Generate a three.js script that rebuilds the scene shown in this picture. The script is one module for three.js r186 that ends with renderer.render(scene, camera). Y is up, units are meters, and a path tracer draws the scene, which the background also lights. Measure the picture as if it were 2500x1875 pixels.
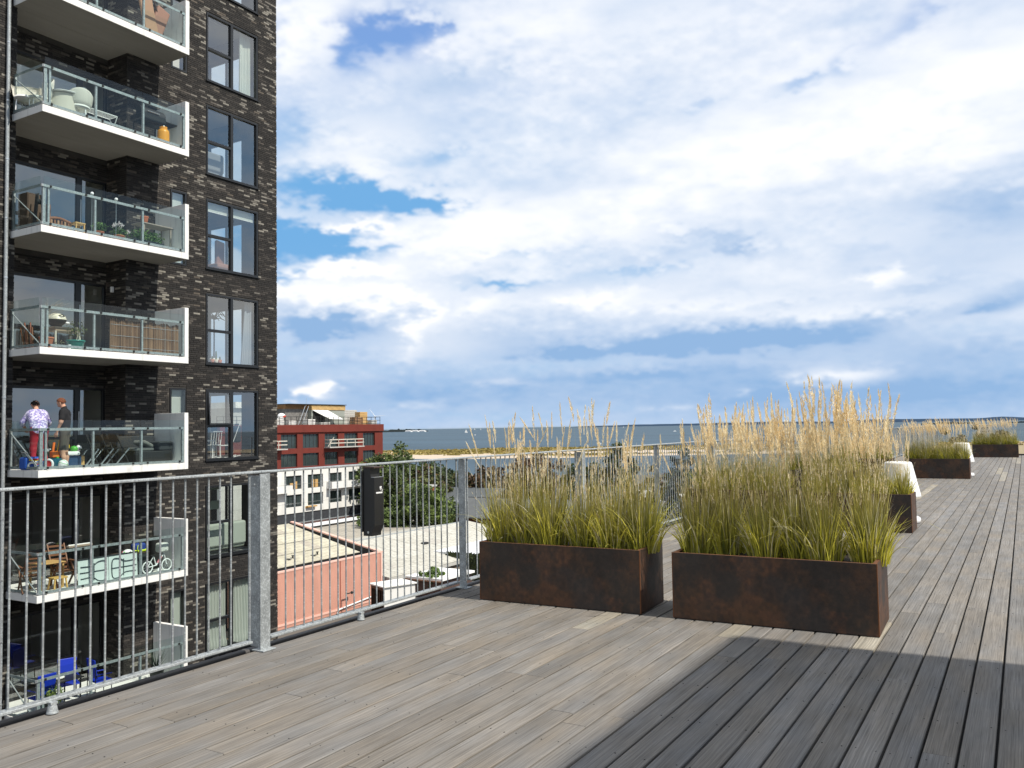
import * as THREE from 'three';
import { RoundedBoxGeometry } from 'three/addons/geometries/RoundedBoxGeometry.js';
import { mergeGeometries } from 'three/addons/utils/BufferGeometryUtils.js';
import { FontLoader } from 'three/addons/loaders/FontLoader.js';
import { TextGeometry } from 'three/addons/geometries/TextGeometry.js';

// ---------------------------------------------------------------- camera, sky, sun, exposure
const scene = new THREE.Scene();
const W = 1024, H = 768;
const camera = new THREE.PerspectiveCamera(2 * Math.atan(1875 / 2 / 2094) * 180 / Math.PI, W / H, 0.1, 60000);
camera.position.set(0, 1.55, 0);
camera.rotation.order = 'YXZ';
camera.rotation.set(THREE.MathUtils.degToRad(2.9), THREE.MathUtils.degToRad(30.8), THREE.MathUtils.degToRad(-0.94));
const renderer = new THREE.WebGLRenderer({ antialias: true });
renderer.setSize(W, H);
renderer.toneMapping = THREE.LinearToneMapping;
renderer.toneMappingExposure = 1.2;
renderer.shadowMap.enabled = true;

const SUN = new THREE.Vector3(1, 1.185, -0.06).normalize();
const sun = new THREE.DirectionalLight(new THREE.Color().setRGB(1, 0.94, 0.83), 4.3);
sun.position.copy(SUN).multiplyScalar(90); sun.target.position.set(-10, 0, -20); sun.position.add(sun.target.position);
sun.castShadow = true; sun.shadow.radius = 1.2;
Object.assign(sun.shadow.camera, { left: -80, right: 80, top: 80, bottom: -80, near: 1, far: 260 });
scene.add(sun, sun.target);

// ---------------------------------------------------------------- random numbers and noise
function rng(seed) { let s = seed >>> 0; return () => { s = (s + 0x6D2B79F5) >>> 0; let t = s; t = Math.imul(t ^ (t >>> 15), t | 1); t ^= t + Math.imul(t ^ (t >>> 7), t | 61); return ((t ^ (t >>> 14)) >>> 0) / 4294967296; }; }
const lerp = (a, b, t) => a + (b - a) * t, clamp = (x, a = 0, b = 1) => Math.min(b, Math.max(a, x));
const sstep = (a, b, x) => { const t = clamp((x - a) / (b - a)); return t * t * (3 - 2 * t); };
const NT = (() => { const r = rng(77), a = new Float32Array(65536); for (let i = 0; i < 65536; i++) a[i] = r(); return a; })();
const mod = (a, n) => ((a % n) + n) % n;
function vnoise(x, y, px = 0, py = px) {          // value noise 0..1, optionally periodic
  const ix = Math.floor(x), iy = Math.floor(y), fx = x - ix, fy = y - iy, sx = fx * fx * (3 - 2 * fx), sy = fy * fy * (3 - 2 * fy);
  let x0 = ix, x1 = ix + 1, y0 = iy, y1 = iy + 1;
  if (px) { x0 = mod(x0, px); x1 = mod(x1, px); y0 = mod(y0, py); y1 = mod(y1, py); }
  const h = (a, b) => NT[(Math.imul(a, 374761) + Math.imul(b, 668265)) & 65535];
  const a = h(x0, y0), b = h(x1, y0), c = h(x0, y1), d = h(x1, y1);
  return a + (b - a) * sx + (c - a + (a - b - c + d) * sx) * sy;
}
function fbm(x, y, o = 5, px = 0, py = px) { let s = 0, a = 0.5, t = 0; for (let i = 0; i < o; i++) { s += a * vnoise(x + i * 17 * (px ? 0 : 1), y, px, py); t += a; a *= 0.5; x *= 2; y *= 2; px *= 2; py *= 2; } return s / t; }

// the sky: clear air, a broad bright veil of cloud, cumulus and grey stratus towards the horizon, broken cloud all round, whitened out of view to neutralise the shade
const skyTexture = (() => {
  const w = 4096, h = 2048, data = new Float32Array(w * h * 4), D = 180 / Math.PI;
  // [azimuth right of -z, elevation, half widths, tilt in degrees, strength]
  const G = (L) => L.map(([a, e, sa, se, rot, k]) => { const c = Math.cos(rot / D), s = Math.sin(rot / D); return [a, e, c, s, 1 / sa, 1 / se, k]; });
  const val = (L, a, e) => { let t = 0; for (const [a0, e0, c, s, ia, ie, k] of L) { let da = a - a0; if (da > 180) da -= 360; if (da < -180) da += 360; if (da > 40 || da < -40) continue; const de = e - e0, p = (da * c + de * s) * ia, q = (de * c - da * s) * ie, r = p * p + q * q; if (r < 9) t += k * Math.exp(-r); } return t; };
  const holes = G([[-38.9, 24.9, 2.9, 1.0, -14, 1.15], [-41.2, 23.8, 1.4, 1.2, 30, 0.8], [-36.5, 25.3, 1.5, 0.6, -20, 0.6], [-40.8, 15.1, 5.2, 0.85, -6, 1.5], [-35.5, 14.6, 3.2, 0.55, -4, 0.9], [-45.6, 12.3, 3.4, 1.3, -10, 1.5], [-41.8, 11.9, 3.6, 0.5, 0, 1.0], [-45.5, 10.1, 2.2, 0.45, 0, 0.9],
    [-11.6, 20.7, 2.2, 0.35, 14, 0.7], [-8.4, 21.6, 1.8, 0.5, 40, 0.42], [-5, 23.2, 2.6, 0.8, 40, 0.36], [-18.4, 20.0, 1.4, 0.35, 10, 0.4], [-31.2, 9.5, 2.2, 0.35, 0, 0.9], [-35.0, 17.6, 2.0, 0.5, 10, 0.4], [-22, 10.0, 3, 0.3, 0, 0.35], [-30, 11.4, 2.5, 0.25, 0, 0.3], [-45.5, 19, 2.5, 1.2, 20, 0.35]]);
  const white = G([[-32.5, 12.9, 5.5, 1.9, 6, 0.75], [-17.5, 16.3, 11, 2.9, 14, 1.0], [-2, 18.6, 8, 3.1, 14, 1.0], [-45.8, 9.0, 2.2, 0.75, 0, 0.9], [-41.2, 9.1, 3.2, 0.65, -3, 1.5], [-37.2, 8.5, 2.2, 0.8, -22, 1.4], [-36.4, 6.6, 0.8, 1.3, -30, 1.1], [-32.6, 8.3, 1.4, 0.45, 10, 0.9], [-25, 8.6, 3.4, 0.45, 3, 1.1], [-7, 9.0, 1.0, 0.4, 0, 1.3], [-43.4, 2.7, 1.1, 0.5, 5, 1.6], [-44.3, 2.4, 0.7, 0.4, 0, 1.2],
    [-40.2, 13.15, 2.2, 0.26, 0, 1.6], [-40.6, 10.75, 2.5, 0.5, -2, 1.9], [-41, 19, 4, 1.2, 0, 0.35], [-40, 16.9, 2.2, 0.8, -6, 0.6], [-18, 8.0, 8, 0.45, 0, 0.6], [-11, 7.1, 6, 0.35, 0, 0.5], [-10, 2.9, 2.4, 0.6, 0, 1.0], [-16, 2.1, 1, 0.25, 10, 0.5], [-31, 3.0, 2, 0.22, 0, 0.4], [-26, 25, 9, 2.2, 0, 0.35], [-44, 25.5, 2.6, 2.2, 60, 0.8], [-20, 1.1, 1.0, 0.2, 0, 0.4], [-24.6, 5.3, 0.9, 0.35, 0, 0.5], [-36, 1.6, 1, 0.3, 0, 0.3]]);
  const grey = G([[-42.5, 7.0, 3.6, 0.85, -4, 1.5], [-45, 6.4, 2, 0.8, 0, 0.6], [-15.5, 5.4, 7.5, 0.85, 0, 1.7], [-25.5, 5.0, 5.0, 0.6, 0, 1.0], [-7.5, 5.9, 3.5, 0.5, 5, 0.6], [-1.5, 12.4, 5.0, 1.6, -4, 0.85], [-1, 9.7, 6, 0.9, 0, 0.3], [-0.8, 6.9, 2.6, 0.6, 6, 0.9], [-15.6, 11.4, 1.9, 0.55, -14, 0.8], [-18.6, 11.9, 2.2, 0.35, -20, 0.6], [-22.5, 10.7, 3, 0.35, 5, 0.3], [-5.6, 7.9, 1.8, 0.3, 6, 0.5], [-13.2, 7.6, 0.8, 0.25, -10, 0.4], [-35.4, 22.4, 2.4, 0.9, 8, 0.62], [-30.9, 22.8, 1.4, 0.55, -10, 0.62], [-18, 23, 8, 1.4, 8, 0.2], [-24, 18.8, 5, 0.8, 14, 0.16],
    [-34, 2.6, 14, 1.3, 0, 0.5], [-8, 2.0, 12, 1.6, 0, 0.62], [-30.5, 6.2, 5, 0.9, 0, 0.4], [-20, 3.4, 7, 0.5, 0, 0.4], [-42, 4.4, 3, 0.4, 0, 0.4], [-3, 4, 4, 0.8, 0, 0.3]]);
  for (let r = 0; r < h; r++) {
    const el = ((r + 0.5) / h - 0.5) * Math.PI, e = el * D, y = Math.sin(el), ce = Math.cos(el);
    for (let c = 0; c < w; c++) {
      const o = (r * w + c) * 4; data[o + 3] = 1;
      if (e < -0.6) { data[o] = 0.30; data[o + 1] = 0.36; data[o + 2] = 0.42; continue; }
      const ph = ((c + 0.5) / w - 0.5) * 2 * Math.PI, x = Math.cos(ph) * ce, z = Math.sin(ph) * ce, a = Math.atan2(x, -z) * D, yy = Math.max(y, 0);
      const k = 1 / (yy + 0.10), cx = x * k + 9.3, cz = z * k + 4.1;
      const n1 = fbm(cx * 0.9, cz * 0.9, 6), n2 = fbm(cx * 3.1 + 40, cz * 3.1 + 7, 5), n3 = fbm(a * 0.55 + 300, e * 1.5 + 50, 5), n4 = fbm(a * 1.6 + 500, e * 3.2 + 90, 4), n5 = fbm(a * 0.17 + 700, e * 0.5 + 190, 3);
      const wa = a + (n5 - 0.5) * 3 + (n3 - 0.5) * 3.4 + (n4 - 0.5) * 1.8, we = e + ((n3 - 0.5) * 1.2 + (n4 - 0.5) * 0.9 + (n2 - 0.5) * 0.5) * sstep(-1, 7, e) ;
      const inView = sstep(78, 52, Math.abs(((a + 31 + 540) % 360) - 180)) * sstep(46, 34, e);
      const ho = val(holes, wa, we), wh = val(white, wa, we), gr = val(grey, wa, we);
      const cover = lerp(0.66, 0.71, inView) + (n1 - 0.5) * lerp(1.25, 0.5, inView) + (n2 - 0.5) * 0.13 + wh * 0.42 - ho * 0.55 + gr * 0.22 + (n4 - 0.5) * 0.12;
      const alpha = sstep(0.14, 0.86, cover) * 0.97;
      // clear air
      const t = sstep(0, 13, e), t2 = sstep(14, 50, e), t3 = sstep(17, 26, e);
      const b0 = lerp(lerp(0.30, 0.15, t) + 0.04 * t3, 0.13, t2), b1 = lerp(lerp(0.50, 0.37, t) - 0.035 * t3, 0.26, t2), b2 = lerp(lerp(0.72, 0.66, t), 0.52, t2);
      const lowT = 1 - sstep(0.5, 8.5, e);
      const dark = clamp(gr * (0.80 + 0.7 * (n3 - 0.5) + 0.45 * (n2 - 0.5)) * (1 - clamp(wh * 0.8)) + lowT * 0.60 * (1 - clamp(wh)) + (0.5 - n4) * 0.10 * (1 + lowT), 0, 1);
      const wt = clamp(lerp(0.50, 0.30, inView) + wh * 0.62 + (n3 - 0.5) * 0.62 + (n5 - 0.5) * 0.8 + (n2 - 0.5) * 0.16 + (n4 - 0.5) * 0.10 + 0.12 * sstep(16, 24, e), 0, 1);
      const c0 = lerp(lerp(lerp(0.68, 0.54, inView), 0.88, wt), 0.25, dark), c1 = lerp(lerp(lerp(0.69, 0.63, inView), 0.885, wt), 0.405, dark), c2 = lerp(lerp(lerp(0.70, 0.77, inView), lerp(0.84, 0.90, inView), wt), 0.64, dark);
      data[o] = lerp(b0, c0, alpha); data[o + 1] = lerp(b1, c1, alpha); data[o + 2] = lerp(b2, c2, alpha);
    }
  }
  const t = new THREE.DataTexture(data, w, h, THREE.RGBAFormat, THREE.FloatType);
  t.mapping = THREE.EquirectangularReflectionMapping; t.magFilter = THREE.LinearFilter; t.minFilter = THREE.LinearFilter; t.needsUpdate = true;
  return t;
})();
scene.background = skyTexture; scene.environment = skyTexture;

// ---------------------------------------------------------------- naming, things, parts
const used = {};
const numbered = (n) => { const k = used[n] = (used[n] ?? -1) + 1; return k ? n + '_' + String(k).padStart(3, '0') : n; };
function tag(o, label, category, group, kind) { Object.assign(o.userData, { label, category }); if (group) o.userData.group = group; if (kind) o.userData.kind = kind; return o; }
function thing(name, label, category, pos = [0, 0, 0], turn = 0, group) {
  const o = new THREE.Group(); o.name = numbered(name); o.position.set(...pos); o.rotation.y = turn; scene.add(o); return tag(o, label, category, group);
}
function groupPart(name, parent) { const o = new THREE.Group(); o.name = numbered(name); parent.add(o); return o; }
function meshOf(name, geo, mat, parent = scene) { const m = new THREE.Mesh(geo, mat); m.name = numbered(name); m.castShadow = m.receiveShadow = true; parent.add(m); return m; }
function structure(name, geo, mat, label, category) { const m = meshOf(name, geo, mat); m.userData.kind = 'structure'; if (label) { m.userData.label = label; m.userData.category = category; } return m; }

// uv in metres by the dominant axis of each face
function metreUV(g) {
  const p = g.attributes.position, n = g.attributes.normal, uv = new Float32Array(p.count * 2);
  for (let i = 0; i < p.count; i++) {
    const ax = Math.abs(n.getX(i)), ay = Math.abs(n.getY(i)), az = Math.abs(n.getZ(i));
    if (ay >= ax && ay >= az) { uv[i * 2] = p.getX(i); uv[i * 2 + 1] = p.getZ(i); }
    else if (ax >= az) { uv[i * 2] = p.getZ(i); uv[i * 2 + 1] = p.getY(i); }
    else { uv[i * 2] = p.getX(i); uv[i * 2 + 1] = p.getY(i); }
  }
  g.setAttribute('uv', new THREE.BufferAttribute(uv, 2)); return g;
}
class MB {                                               // collects pieces, merges them into one named mesh
  constructor() { this.list = []; }
  add(g, at, rot, scale, color) {
    g = g.index ? g.toNonIndexed() : g.clone();
    const m = new THREE.Matrix4().compose(new THREE.Vector3(...(at ?? [0, 0, 0])), new THREE.Quaternion().setFromEuler(new THREE.Euler(...(rot ?? [0, 0, 0]))), scale?.length ? new THREE.Vector3(...scale) : new THREE.Vector3(1, 1, 1).multiplyScalar(scale ?? 1));
    g.applyMatrix4(m);
    for (const k of Object.keys(g.attributes)) if (!['position', 'normal'].includes(k)) g.deleteAttribute(k);
    if (color) { this.colored = true; const c = new Float32Array(g.attributes.position.count * 3); for (let i = 0; i < c.length; i += 3) { c[i] = color[0]; c[i + 1] = color[1]; c[i + 2] = color[2]; } g.setAttribute('color', new THREE.BufferAttribute(c, 3)); }
    this.list.push(g); return this;
  }
  box(x0, x1, y0, y1, z0, z1, color) { return this.add(new THREE.BoxGeometry(Math.abs(x1 - x0), Math.abs(y1 - y0), Math.abs(z1 - z0)), [(x0 + x1) / 2, (y0 + y1) / 2, (z0 + z1) / 2], null, null, color); }
  rbox(x0, x1, y0, y1, z0, z1, r = 0.01, color, seg = 2) { return this.add(new RoundedBoxGeometry(Math.abs(x1 - x0), Math.abs(y1 - y0), Math.abs(z1 - z0), seg, r), [(x0 + x1) / 2, (y0 + y1) / 2, (z0 + z1) / 2], null, null, color); }
  rod(a, b, r = 0.01, r1 = r, seg = 8, color) {
    const A = new THREE.Vector3(...a), B = new THREE.Vector3(...b), d = B.clone().sub(A), g = new THREE.CylinderGeometry(r1, r, d.length(), seg);
    g.applyQuaternion(new THREE.Quaternion().setFromUnitVectors(new THREE.Vector3(0, 1, 0), d.normalize())); const m = A.add(B).multiplyScalar(0.5); return this.add(g, [m.x, m.y, m.z], null, null, color);
  }
  bar(a, b, w, t, color) {                                // a rectangular bar from a to b
    const A = new THREE.Vector3(...a), B = new THREE.Vector3(...b), d = B.clone().sub(A), g = new THREE.BoxGeometry(w, d.length(), t);
    g.applyQuaternion(new THREE.Quaternion().setFromUnitVectors(new THREE.Vector3(0, 1, 0), d.normalize())); const m = A.add(B).multiplyScalar(0.5); return this.add(g, [m.x, m.y, m.z], null, null, color);
  }
  tube(pts, r, seg = 24, rad = 7, color) { return this.add(new THREE.TubeGeometry(new THREE.CatmullRomCurve3(pts.map((p) => new THREE.Vector3(...p))), seg, r, rad), null, null, null, color); }
  lathe(prof, at, seg = 24, color, scale) { return this.add(new THREE.LatheGeometry(prof.map((p) => new THREE.Vector2(...p)), seg), at, null, scale, color); }
  ball(at, s, color, seg = 14) { return this.add(new THREE.SphereGeometry(1, seg, Math.max(6, seg - 4)), at, null, s.length ? s : [s, s, s], color); }
  slab(top, t, color) {                                   // a polygon in space with thickness t downwards
    const v = [], P = top.map((p) => new THREE.Vector3(...p)), Q = P.map((p) => p.clone().setY(p.y - t)), tri = (a, b, c) => v.push(a.x, a.y, a.z, b.x, b.y, b.z, c.x, c.y, c.z);
    const up = new THREE.Vector3().crossVectors(P[1].clone().sub(P[0]), P[2].clone().sub(P[0])).y > 0;
    const A = up ? P : P.slice().reverse(), B = up ? Q : Q.slice().reverse(), n = A.length;
    for (let i = 1; i < n - 1; i++) { tri(A[0], A[i], A[i + 1]); tri(B[0], B[i + 1], B[i]); }
    for (let i = 0; i < n; i++) { const j = (i + 1) % n; tri(A[i], B[i], B[j]); tri(A[i], B[j], A[j]); }
    const g = new THREE.BufferGeometry(); g.setAttribute('position', new THREE.Float32BufferAttribute(v, 3)); g.computeVertexNormals(); return this.add(g, null, null, null, color);
  }
  extrude(pts, depth, at, rot, color, bevel = 0) {
    const s = new THREE.Shape(pts.map((p) => new THREE.Vector2(...p)));
    return this.add(new THREE.ExtrudeGeometry(s, { depth, bevelEnabled: bevel > 0, bevelSize: bevel, bevelThickness: bevel, bevelSegments: 2, curveSegments: 8 }), at, rot, null, color);
  }
  geo() { if (this.colored) for (const g of this.list) if (!g.attributes.color) g.setAttribute('color', new THREE.BufferAttribute(new Float32Array(g.attributes.position.count * 3).fill(1), 3)); return metreUV(mergeGeometries(this.list)); }
  build(name, mat, parent) { return meshOf(name, this.geo(), mat, parent); }
}
const mb = () => new MB();

// ---------------------------------------------------------------- textures and materials
const s8 = (l) => { l = clamp(l); return 255 * (l <= 0.0031308 ? 12.92 * l : 1.055 * Math.pow(l, 1 / 2.4) - 0.055); };
function texture(w, h, f, { data = false, metres = [1, 1], mirror = false } = {}) {
  const d = new Uint8Array(w * h * 4);
  for (let j = 0; j < h; j++) for (let i = 0; i < w; i++) { const c = f((i + 0.5) / w, (j + 0.5) / h), o = (j * w + i) * 4; for (let k = 0; k < 3; k++) { const v = c.length ? c[k] : c; d[o + k] = data ? 255 * clamp(v) : s8(v); } d[o + 3] = 255; }
  const t = new THREE.DataTexture(d, w, h); t.wrapS = t.wrapT = mirror ? THREE.MirroredRepeatWrapping : THREE.RepeatWrapping; t.magFilter = t.minFilter = THREE.LinearFilter;
  if (!data) t.colorSpace = THREE.SRGBColorSpace; t.repeat.set(1 / metres[0], 1 / metres[1]); t.needsUpdate = true; return t;
}
const rgb = (c) => new THREE.Color().setRGB(...(c.length ? c : [c, c, c]));
const std = (c, rough = 0.8, extra = {}) => new THREE.MeshStandardMaterial({ color: rgb(c), roughness: rough, ...extra });
const phys = (c, rough, extra = {}) => new THREE.MeshPhysicalMaterial({ color: rgb(c), roughness: rough, ...extra });
const vc = (rough = 0.8, extra = {}) => new THREE.MeshStandardMaterial({ vertexColors: true, roughness: rough, ...extra });

const T = {
  mottle: texture(512, 512, (u, v) => 0.62 + 0.38 * clamp(0.5 + 1.5 * (fbm(u * 8, v * 8, 6, 8) - 0.5)), { metres: [1.7, 1.7] }),
  stain: texture(512, 512, (u, v) => { const a = fbm(u * 5, v * 3, 6, 5, 3), b = fbm(u * 40, v * 6, 3, 40, 6); return 0.80 + 0.2 * clamp(0.5 + 1.2 * (a - 0.5) + 0.5 * (b - 0.5)); }, { metres: [4.3, 4.3] }),
  fine: texture(256, 256, (u, v) => clamp(0.5 + 1.1 * (fbm(u * 32, v * 32, 4, 32) - 0.5)), { data: true, metres: [0.5, 0.5] }),
  spangle: texture(512, 512, (u, v) => { const a = fbm(u * 46, v * 46, 2, 46), b = fbm(u * 9, v * 9, 4, 9), s = fbm(u * 90, v * 60, 2, 90, 60); return clamp(0.55 + 0.35 * (b - 0.5) + 0.45 * sstep(0.5, 0.75, a) * 0.6 + 0.5 * sstep(0.74, 0.86, s)); }, { metres: [0.42, 0.42] }),
};
// weathered hardwood: u runs across the boards (0.6 m), v along them (2.4 m)
const grain = (u, v) => {
  const w1 = fbm(u * 6, v * 3, 3), w2 = fbm(u * 2.2 + 9, v * 1.4 + 4, 3);
  const rings = u * 26 + w1 * 3.4 + w2 * 9;
  const ring = Math.pow(0.5 + 0.5 * Math.sin(rings * 6.283), 2), streak = fbm(u * 170, v * 7, 3), fibre = fbm(u * 420, v * 18, 2), cloud = fbm(u * 5 + 31, v * 6 + 3, 4);
  return { ring: ring * sstep(0.42, 0.62, w2), streak, fibre, cloud, pale: sstep(0.56, 0.72, fbm(u * 9 + 70, v * 4 + 20, 4)) };
};
{
  T.wood = texture(1024, 2048, (u, v) => {
    const g = grain(u, v), t = 0.50 + 0.62 * (g.streak - 0.5) + 0.46 * (g.fibre - 0.5) + 0.32 * (g.cloud - 0.5) + 0.34 * g.ring + 0.13 * g.pale * (0.4 + g.streak), warm = 0.5 + 1.4 * (fbm(u * 4 + 11, v * 5 + 90, 3) - 0.5);
    const k = 0.56 * clamp(t, 0.12, 1.2) + 0.14, crack = g.fibre > 0.70 && g.streak > 0.56 ? 0.78 : 1;
    return [k * (0.99 + 0.10 * warm) * crack, k * 0.985 * crack, k * (0.99 - 0.13 * warm) * crack];
  }, { mirror: true });
  T.woodBump = texture(1024, 2048, (u, v) => { const g = grain(u, v); return 0.35 + 0.5 * (g.streak - 0.5) + 0.5 * (g.fibre - 0.5) + 0.3 * g.ring; }, { data: true, mirror: true });
  const rust = (u, v) => {
    const a = fbm(u * 4, v * 3, 6, 4, 3), b = fbm(u * 10 + 3, v * 7, 5, 10, 7), c = fbm(u * 60, v * 50, 3, 60, 50), d = fbm(u * 3, v * 26, 4, 3, 26), m = sstep(0.40, 0.66, a * 0.5 + b * 0.34 + c * 0.16), n = sstep(0.52, 0.66, b * 0.6 + d * 0.4), blue = sstep(0.60, 0.72, fbm(u * 5 + 9, v * 8 + 2, 4, 5, 8));
    let r = lerp(0.024, 0.056, m), g = lerp(0.0165, 0.026, m), bl = lerp(0.0125, 0.0115, m);
    r = lerp(r, 0.10, n * 0.36 * c * 1.6); g = lerp(g, 0.04, n * 0.36 * c * 1.6); bl = lerp(bl, 0.018, n * 0.40);
    const k = 0.7 + 0.6 * c; return [lerp(r, 0.026, blue * 0.4) * k * 2, lerp(g, 0.022, blue * 0.4) * k * 2, lerp(bl, 0.022, blue * 0.4) * k * 2];
  };
  T.rust = texture(1024, 1024, rust, { metres: [1.62, 1.62] });
  T.rustRough = texture(512, 512, (u, v) => 0.45 + 0.4 * fbm(u * 10, v * 7, 5, 10, 7), { data: true, metres: [1.62, 1.62] });
}
const M = {
  wood: std(0.62, 0.86, { map: T.wood, bumpMap: T.woodBump, bumpScale: 0.0016, vertexColors: true }),
  dark: std(0.015, 0.9), black: std(0.012, 0.55), blackSatin: std([0.016, 0.016, 0.017], 0.42),
  galv: std([0.56, 0.60, 0.62], 0.5, { metalness: 0.3, map: T.spangle }), galvDark: std([0.14, 0.16, 0.18], 0.55, { metalness: 0.4, map: T.spangle }),
  rust: std([0.62, 0.62, 0.62], 1, { map: T.rust, roughnessMap: T.rustRough, bumpMap: T.fine, bumpScale: 0.0012 }), rustEdge: std([0.17, 0.065, 0.024], 0.9, { map: T.mottle }),
  soil: std([0.035, 0.026, 0.018], 1, { map: T.mottle }),
  white: std([0.80, 0.79, 0.76], 0.75, { map: T.stain }), slab: std([0.84, 0.83, 0.80], 0.75, { map: texture(1024, 256, (u, v) => { const a = fbm(u * 60, v * 2, 4, 60, 2), b = fbm(u * 8, v * 8, 5, 8), c = fbm(u * 14, v * 1, 3, 14, 1); return clamp(1 - 0.16 * sstep(0.56, 0.80, a) * sstep(0.45, 0.65, c) - 0.10 * (b - 0.3)); }, { metres: [4.6, 1.1] }) }), lamp: std([0.86, 0.86, 0.85], 0.4, { side: THREE.DoubleSide }), plasticWhite: std(0.8, 0.4),
  concrete: std([0.50, 0.49, 0.46], 0.85, { map: T.stain }),
  mortar: std([0.075, 0.07, 0.064], 0.95, { map: T.mottle }),
  frame: std([0.012, 0.013, 0.015], 0.4), glass: phys([0.93, 0.97, 0.95], 0.0, { transmission: 1, thickness: 0, ior: 2.9 }), railGlass: phys([0.84, 0.92, 0.90], 0.0, { transmission: 1, thickness: 0, ior: 1.5 }),
  inner: std([0.55, 0.55, 0.53], 0.9), innerFloor: std([0.30, 0.22, 0.14], 0.6), curtain: phys([0.75, 0.80, 0.74], 0.95, { transmission: 0.35, thickness: 0, side: THREE.DoubleSide }),
  leaf: phys([1, 1, 1], 0.6, { vertexColors: true, transmission: 0.40, thickness: 0, side: THREE.DoubleSide }), plume: phys([1, 1, 1], 0.85, { vertexColors: true, transmission: 0.35, thickness: 0, side: THREE.DoubleSide }),
  crown: phys([1, 1, 1], 0.85, { vertexColors: true, transmission: 0.22, thickness: 0, side: THREE.DoubleSide }), trunk: std([0.07, 0.055, 0.04], 0.95),
  teak: std([0.20, 0.085, 0.04], 0.6), pine: std([0.52, 0.32, 0.12], 0.6), darkWood: std([0.06, 0.035, 0.022], 0.7), terracotta: std([0.48, 0.16, 0.08], 0.8), teal: std([0.03, 0.22, 0.18], 0.25), blue: std([0.01, 0.035, 0.42], 0.4),
  steel: std([0.6, 0.62, 0.63], 0.3, { metalness: 0.8 }), chrome: std([0.75, 0.75, 0.75], 0.2, { metalness: 1 }), fabricDark: std([0.03, 0.034, 0.038], 0.95), wicker: std([0.62, 0.58, 0.50], 0.8), tan: std([0.34, 0.17, 0.12], 0.75),
  paint: vc(0.5), matt: vc(0.9),
};

// ---------------------------------------------------------------- the roof deck: boards, one by one
const PITCH = 0.1525, BOARD = 0.1392, EDGE_X = -4.785, DECK_END = -42.8;
const deck = new THREE.Group(); deck.name = 'roof_deck'; scene.add(deck); tag(deck, 'weathered grey hardwood roof deck of long parallel boards', 'deck', null, 'structure');
structure('deck_underlay', mb().box(EDGE_X - 0.02, 9, -0.3, -0.034, DECK_END, 9).geo(), M.dark);
{
  const R = rng(5), all = [], spare = [];
  const plank = (x, z0, z1, tone, tint, dy) => {
    const w = BOARD / 2, t = 0.028, c = 0.0035, pr = [[-w, -t], [-w, -c], [-w + c, 0], [w - c, 0], [w, -c], [w, -t]], v = [], uv = [], ou = R() * 3, ov = R() * 9, f = R() < 0.5 ? -1 : 1;
    let s = 0; const S = pr.map((p, i) => { if (i) s += Math.hypot(p[0] - pr[i - 1][0], p[1] - pr[i - 1][1]); return s; });
    const q = (i, z) => { v.push(x + pr[i][0], pr[i][1] + dy, z); uv.push((S[i] * f) / 0.6 + ou, z / 2.4 + ov); };
    for (let i = 0; i < 5; i++) { q(i, z0); q(i, z1); q(i + 1, z1); q(i, z0); q(i + 1, z1); q(i + 1, z0); }
    for (const [z, o] of [[z0, 1], [z1, 0]]) for (let i = 1; i < 5; i++) { const [a, b] = o ? [i, i + 1] : [i + 1, i]; q(0, z); q(b, z); q(a, z); }
    const g = new THREE.BufferGeometry(); g.setAttribute('position', new THREE.Float32BufferAttribute(v, 3)); g.setAttribute('uv', new THREE.Float32BufferAttribute(uv, 2)); g.computeVertexNormals();
    const col = new Float32Array(v.length); for (let i = 0; i < v.length; i += 3) { col[i] = tone * tint[0]; col[i + 1] = tone * tint[1]; col[i + 2] = tone * tint[2]; } g.setAttribute('color', new THREE.BufferAttribute(col, 3)); return g;
  };
  const n0 = Math.ceil((EDGE_X + 0.175) / PITCH), n1 = 56;
  for (let n = n0; n < n1; n++) {
    const x = -0.175 + PITCH * (n + 0.5) ;
    if (x - BOARD / 2 < EDGE_X - 0.05) continue;
    let z = 2.2 + R() * 3.2;
    const cutAt = { '-19': -5.98, '-12': -6.22, '-6': -6.30 }[n]; let force = 0;
    while (z > DECK_END) {
      if (cutAt && force === 1) force = 2;
      const L0 = R() < 0.12 ? 1.4 + R() * 1.2 : 3.0 + R() * 2.4, L = cutAt && !force && z - L0 < cutAt ? ((force = 1), z - cutAt) : force === 2 ? 0.95 : L0, z1 = Math.max(DECK_END, z - L), pale = force === 2 || R() < 0.012; if (force === 2) force = 3;
      const tone = pale ? 0.98 : 0.62 + 0.10 * R() * R() + 0.12 * (R() - 0.5), warm = R();
      const left = sstep(-1.2, -3.4, x);                 // boards are tinted browner towards the railing
      const tint = pale ? [1, 0.95, 0.82] : [1.0, 0.985 - 0.02 * warm - 0.02 * left, 0.975 - 0.055 * warm - 0.05 * left];
      const g = plank(x, z - 0.0015, z1 + 0.0015, tone, tint, -0.0016 * R()), cz = (z + z1) / 2, seen = x < 0.35 + 0.01 * -cz && z1 < 0.5 ? 1 : 0;
      if (z1 < 2.5 && x < 4.5) all.push({ g, d: (seen ? 0 : 1000) + Math.hypot(x, Math.min(0, z) + 2) });
      z = z1;
    }
  }
  all.sort((a, b) => a.d - b.d);
  all.forEach((b, i) => (i < 300 ? meshOf('plank', b.g, M.wood, deck) : spare.push(b.g)));
  const far = meshOf('plank_field', mergeGeometries(spare), M.wood, deck); far.userData.kind = 'stuff'; far.userData.label = 'rows of grey deck boards running on into the distance';
}
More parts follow.
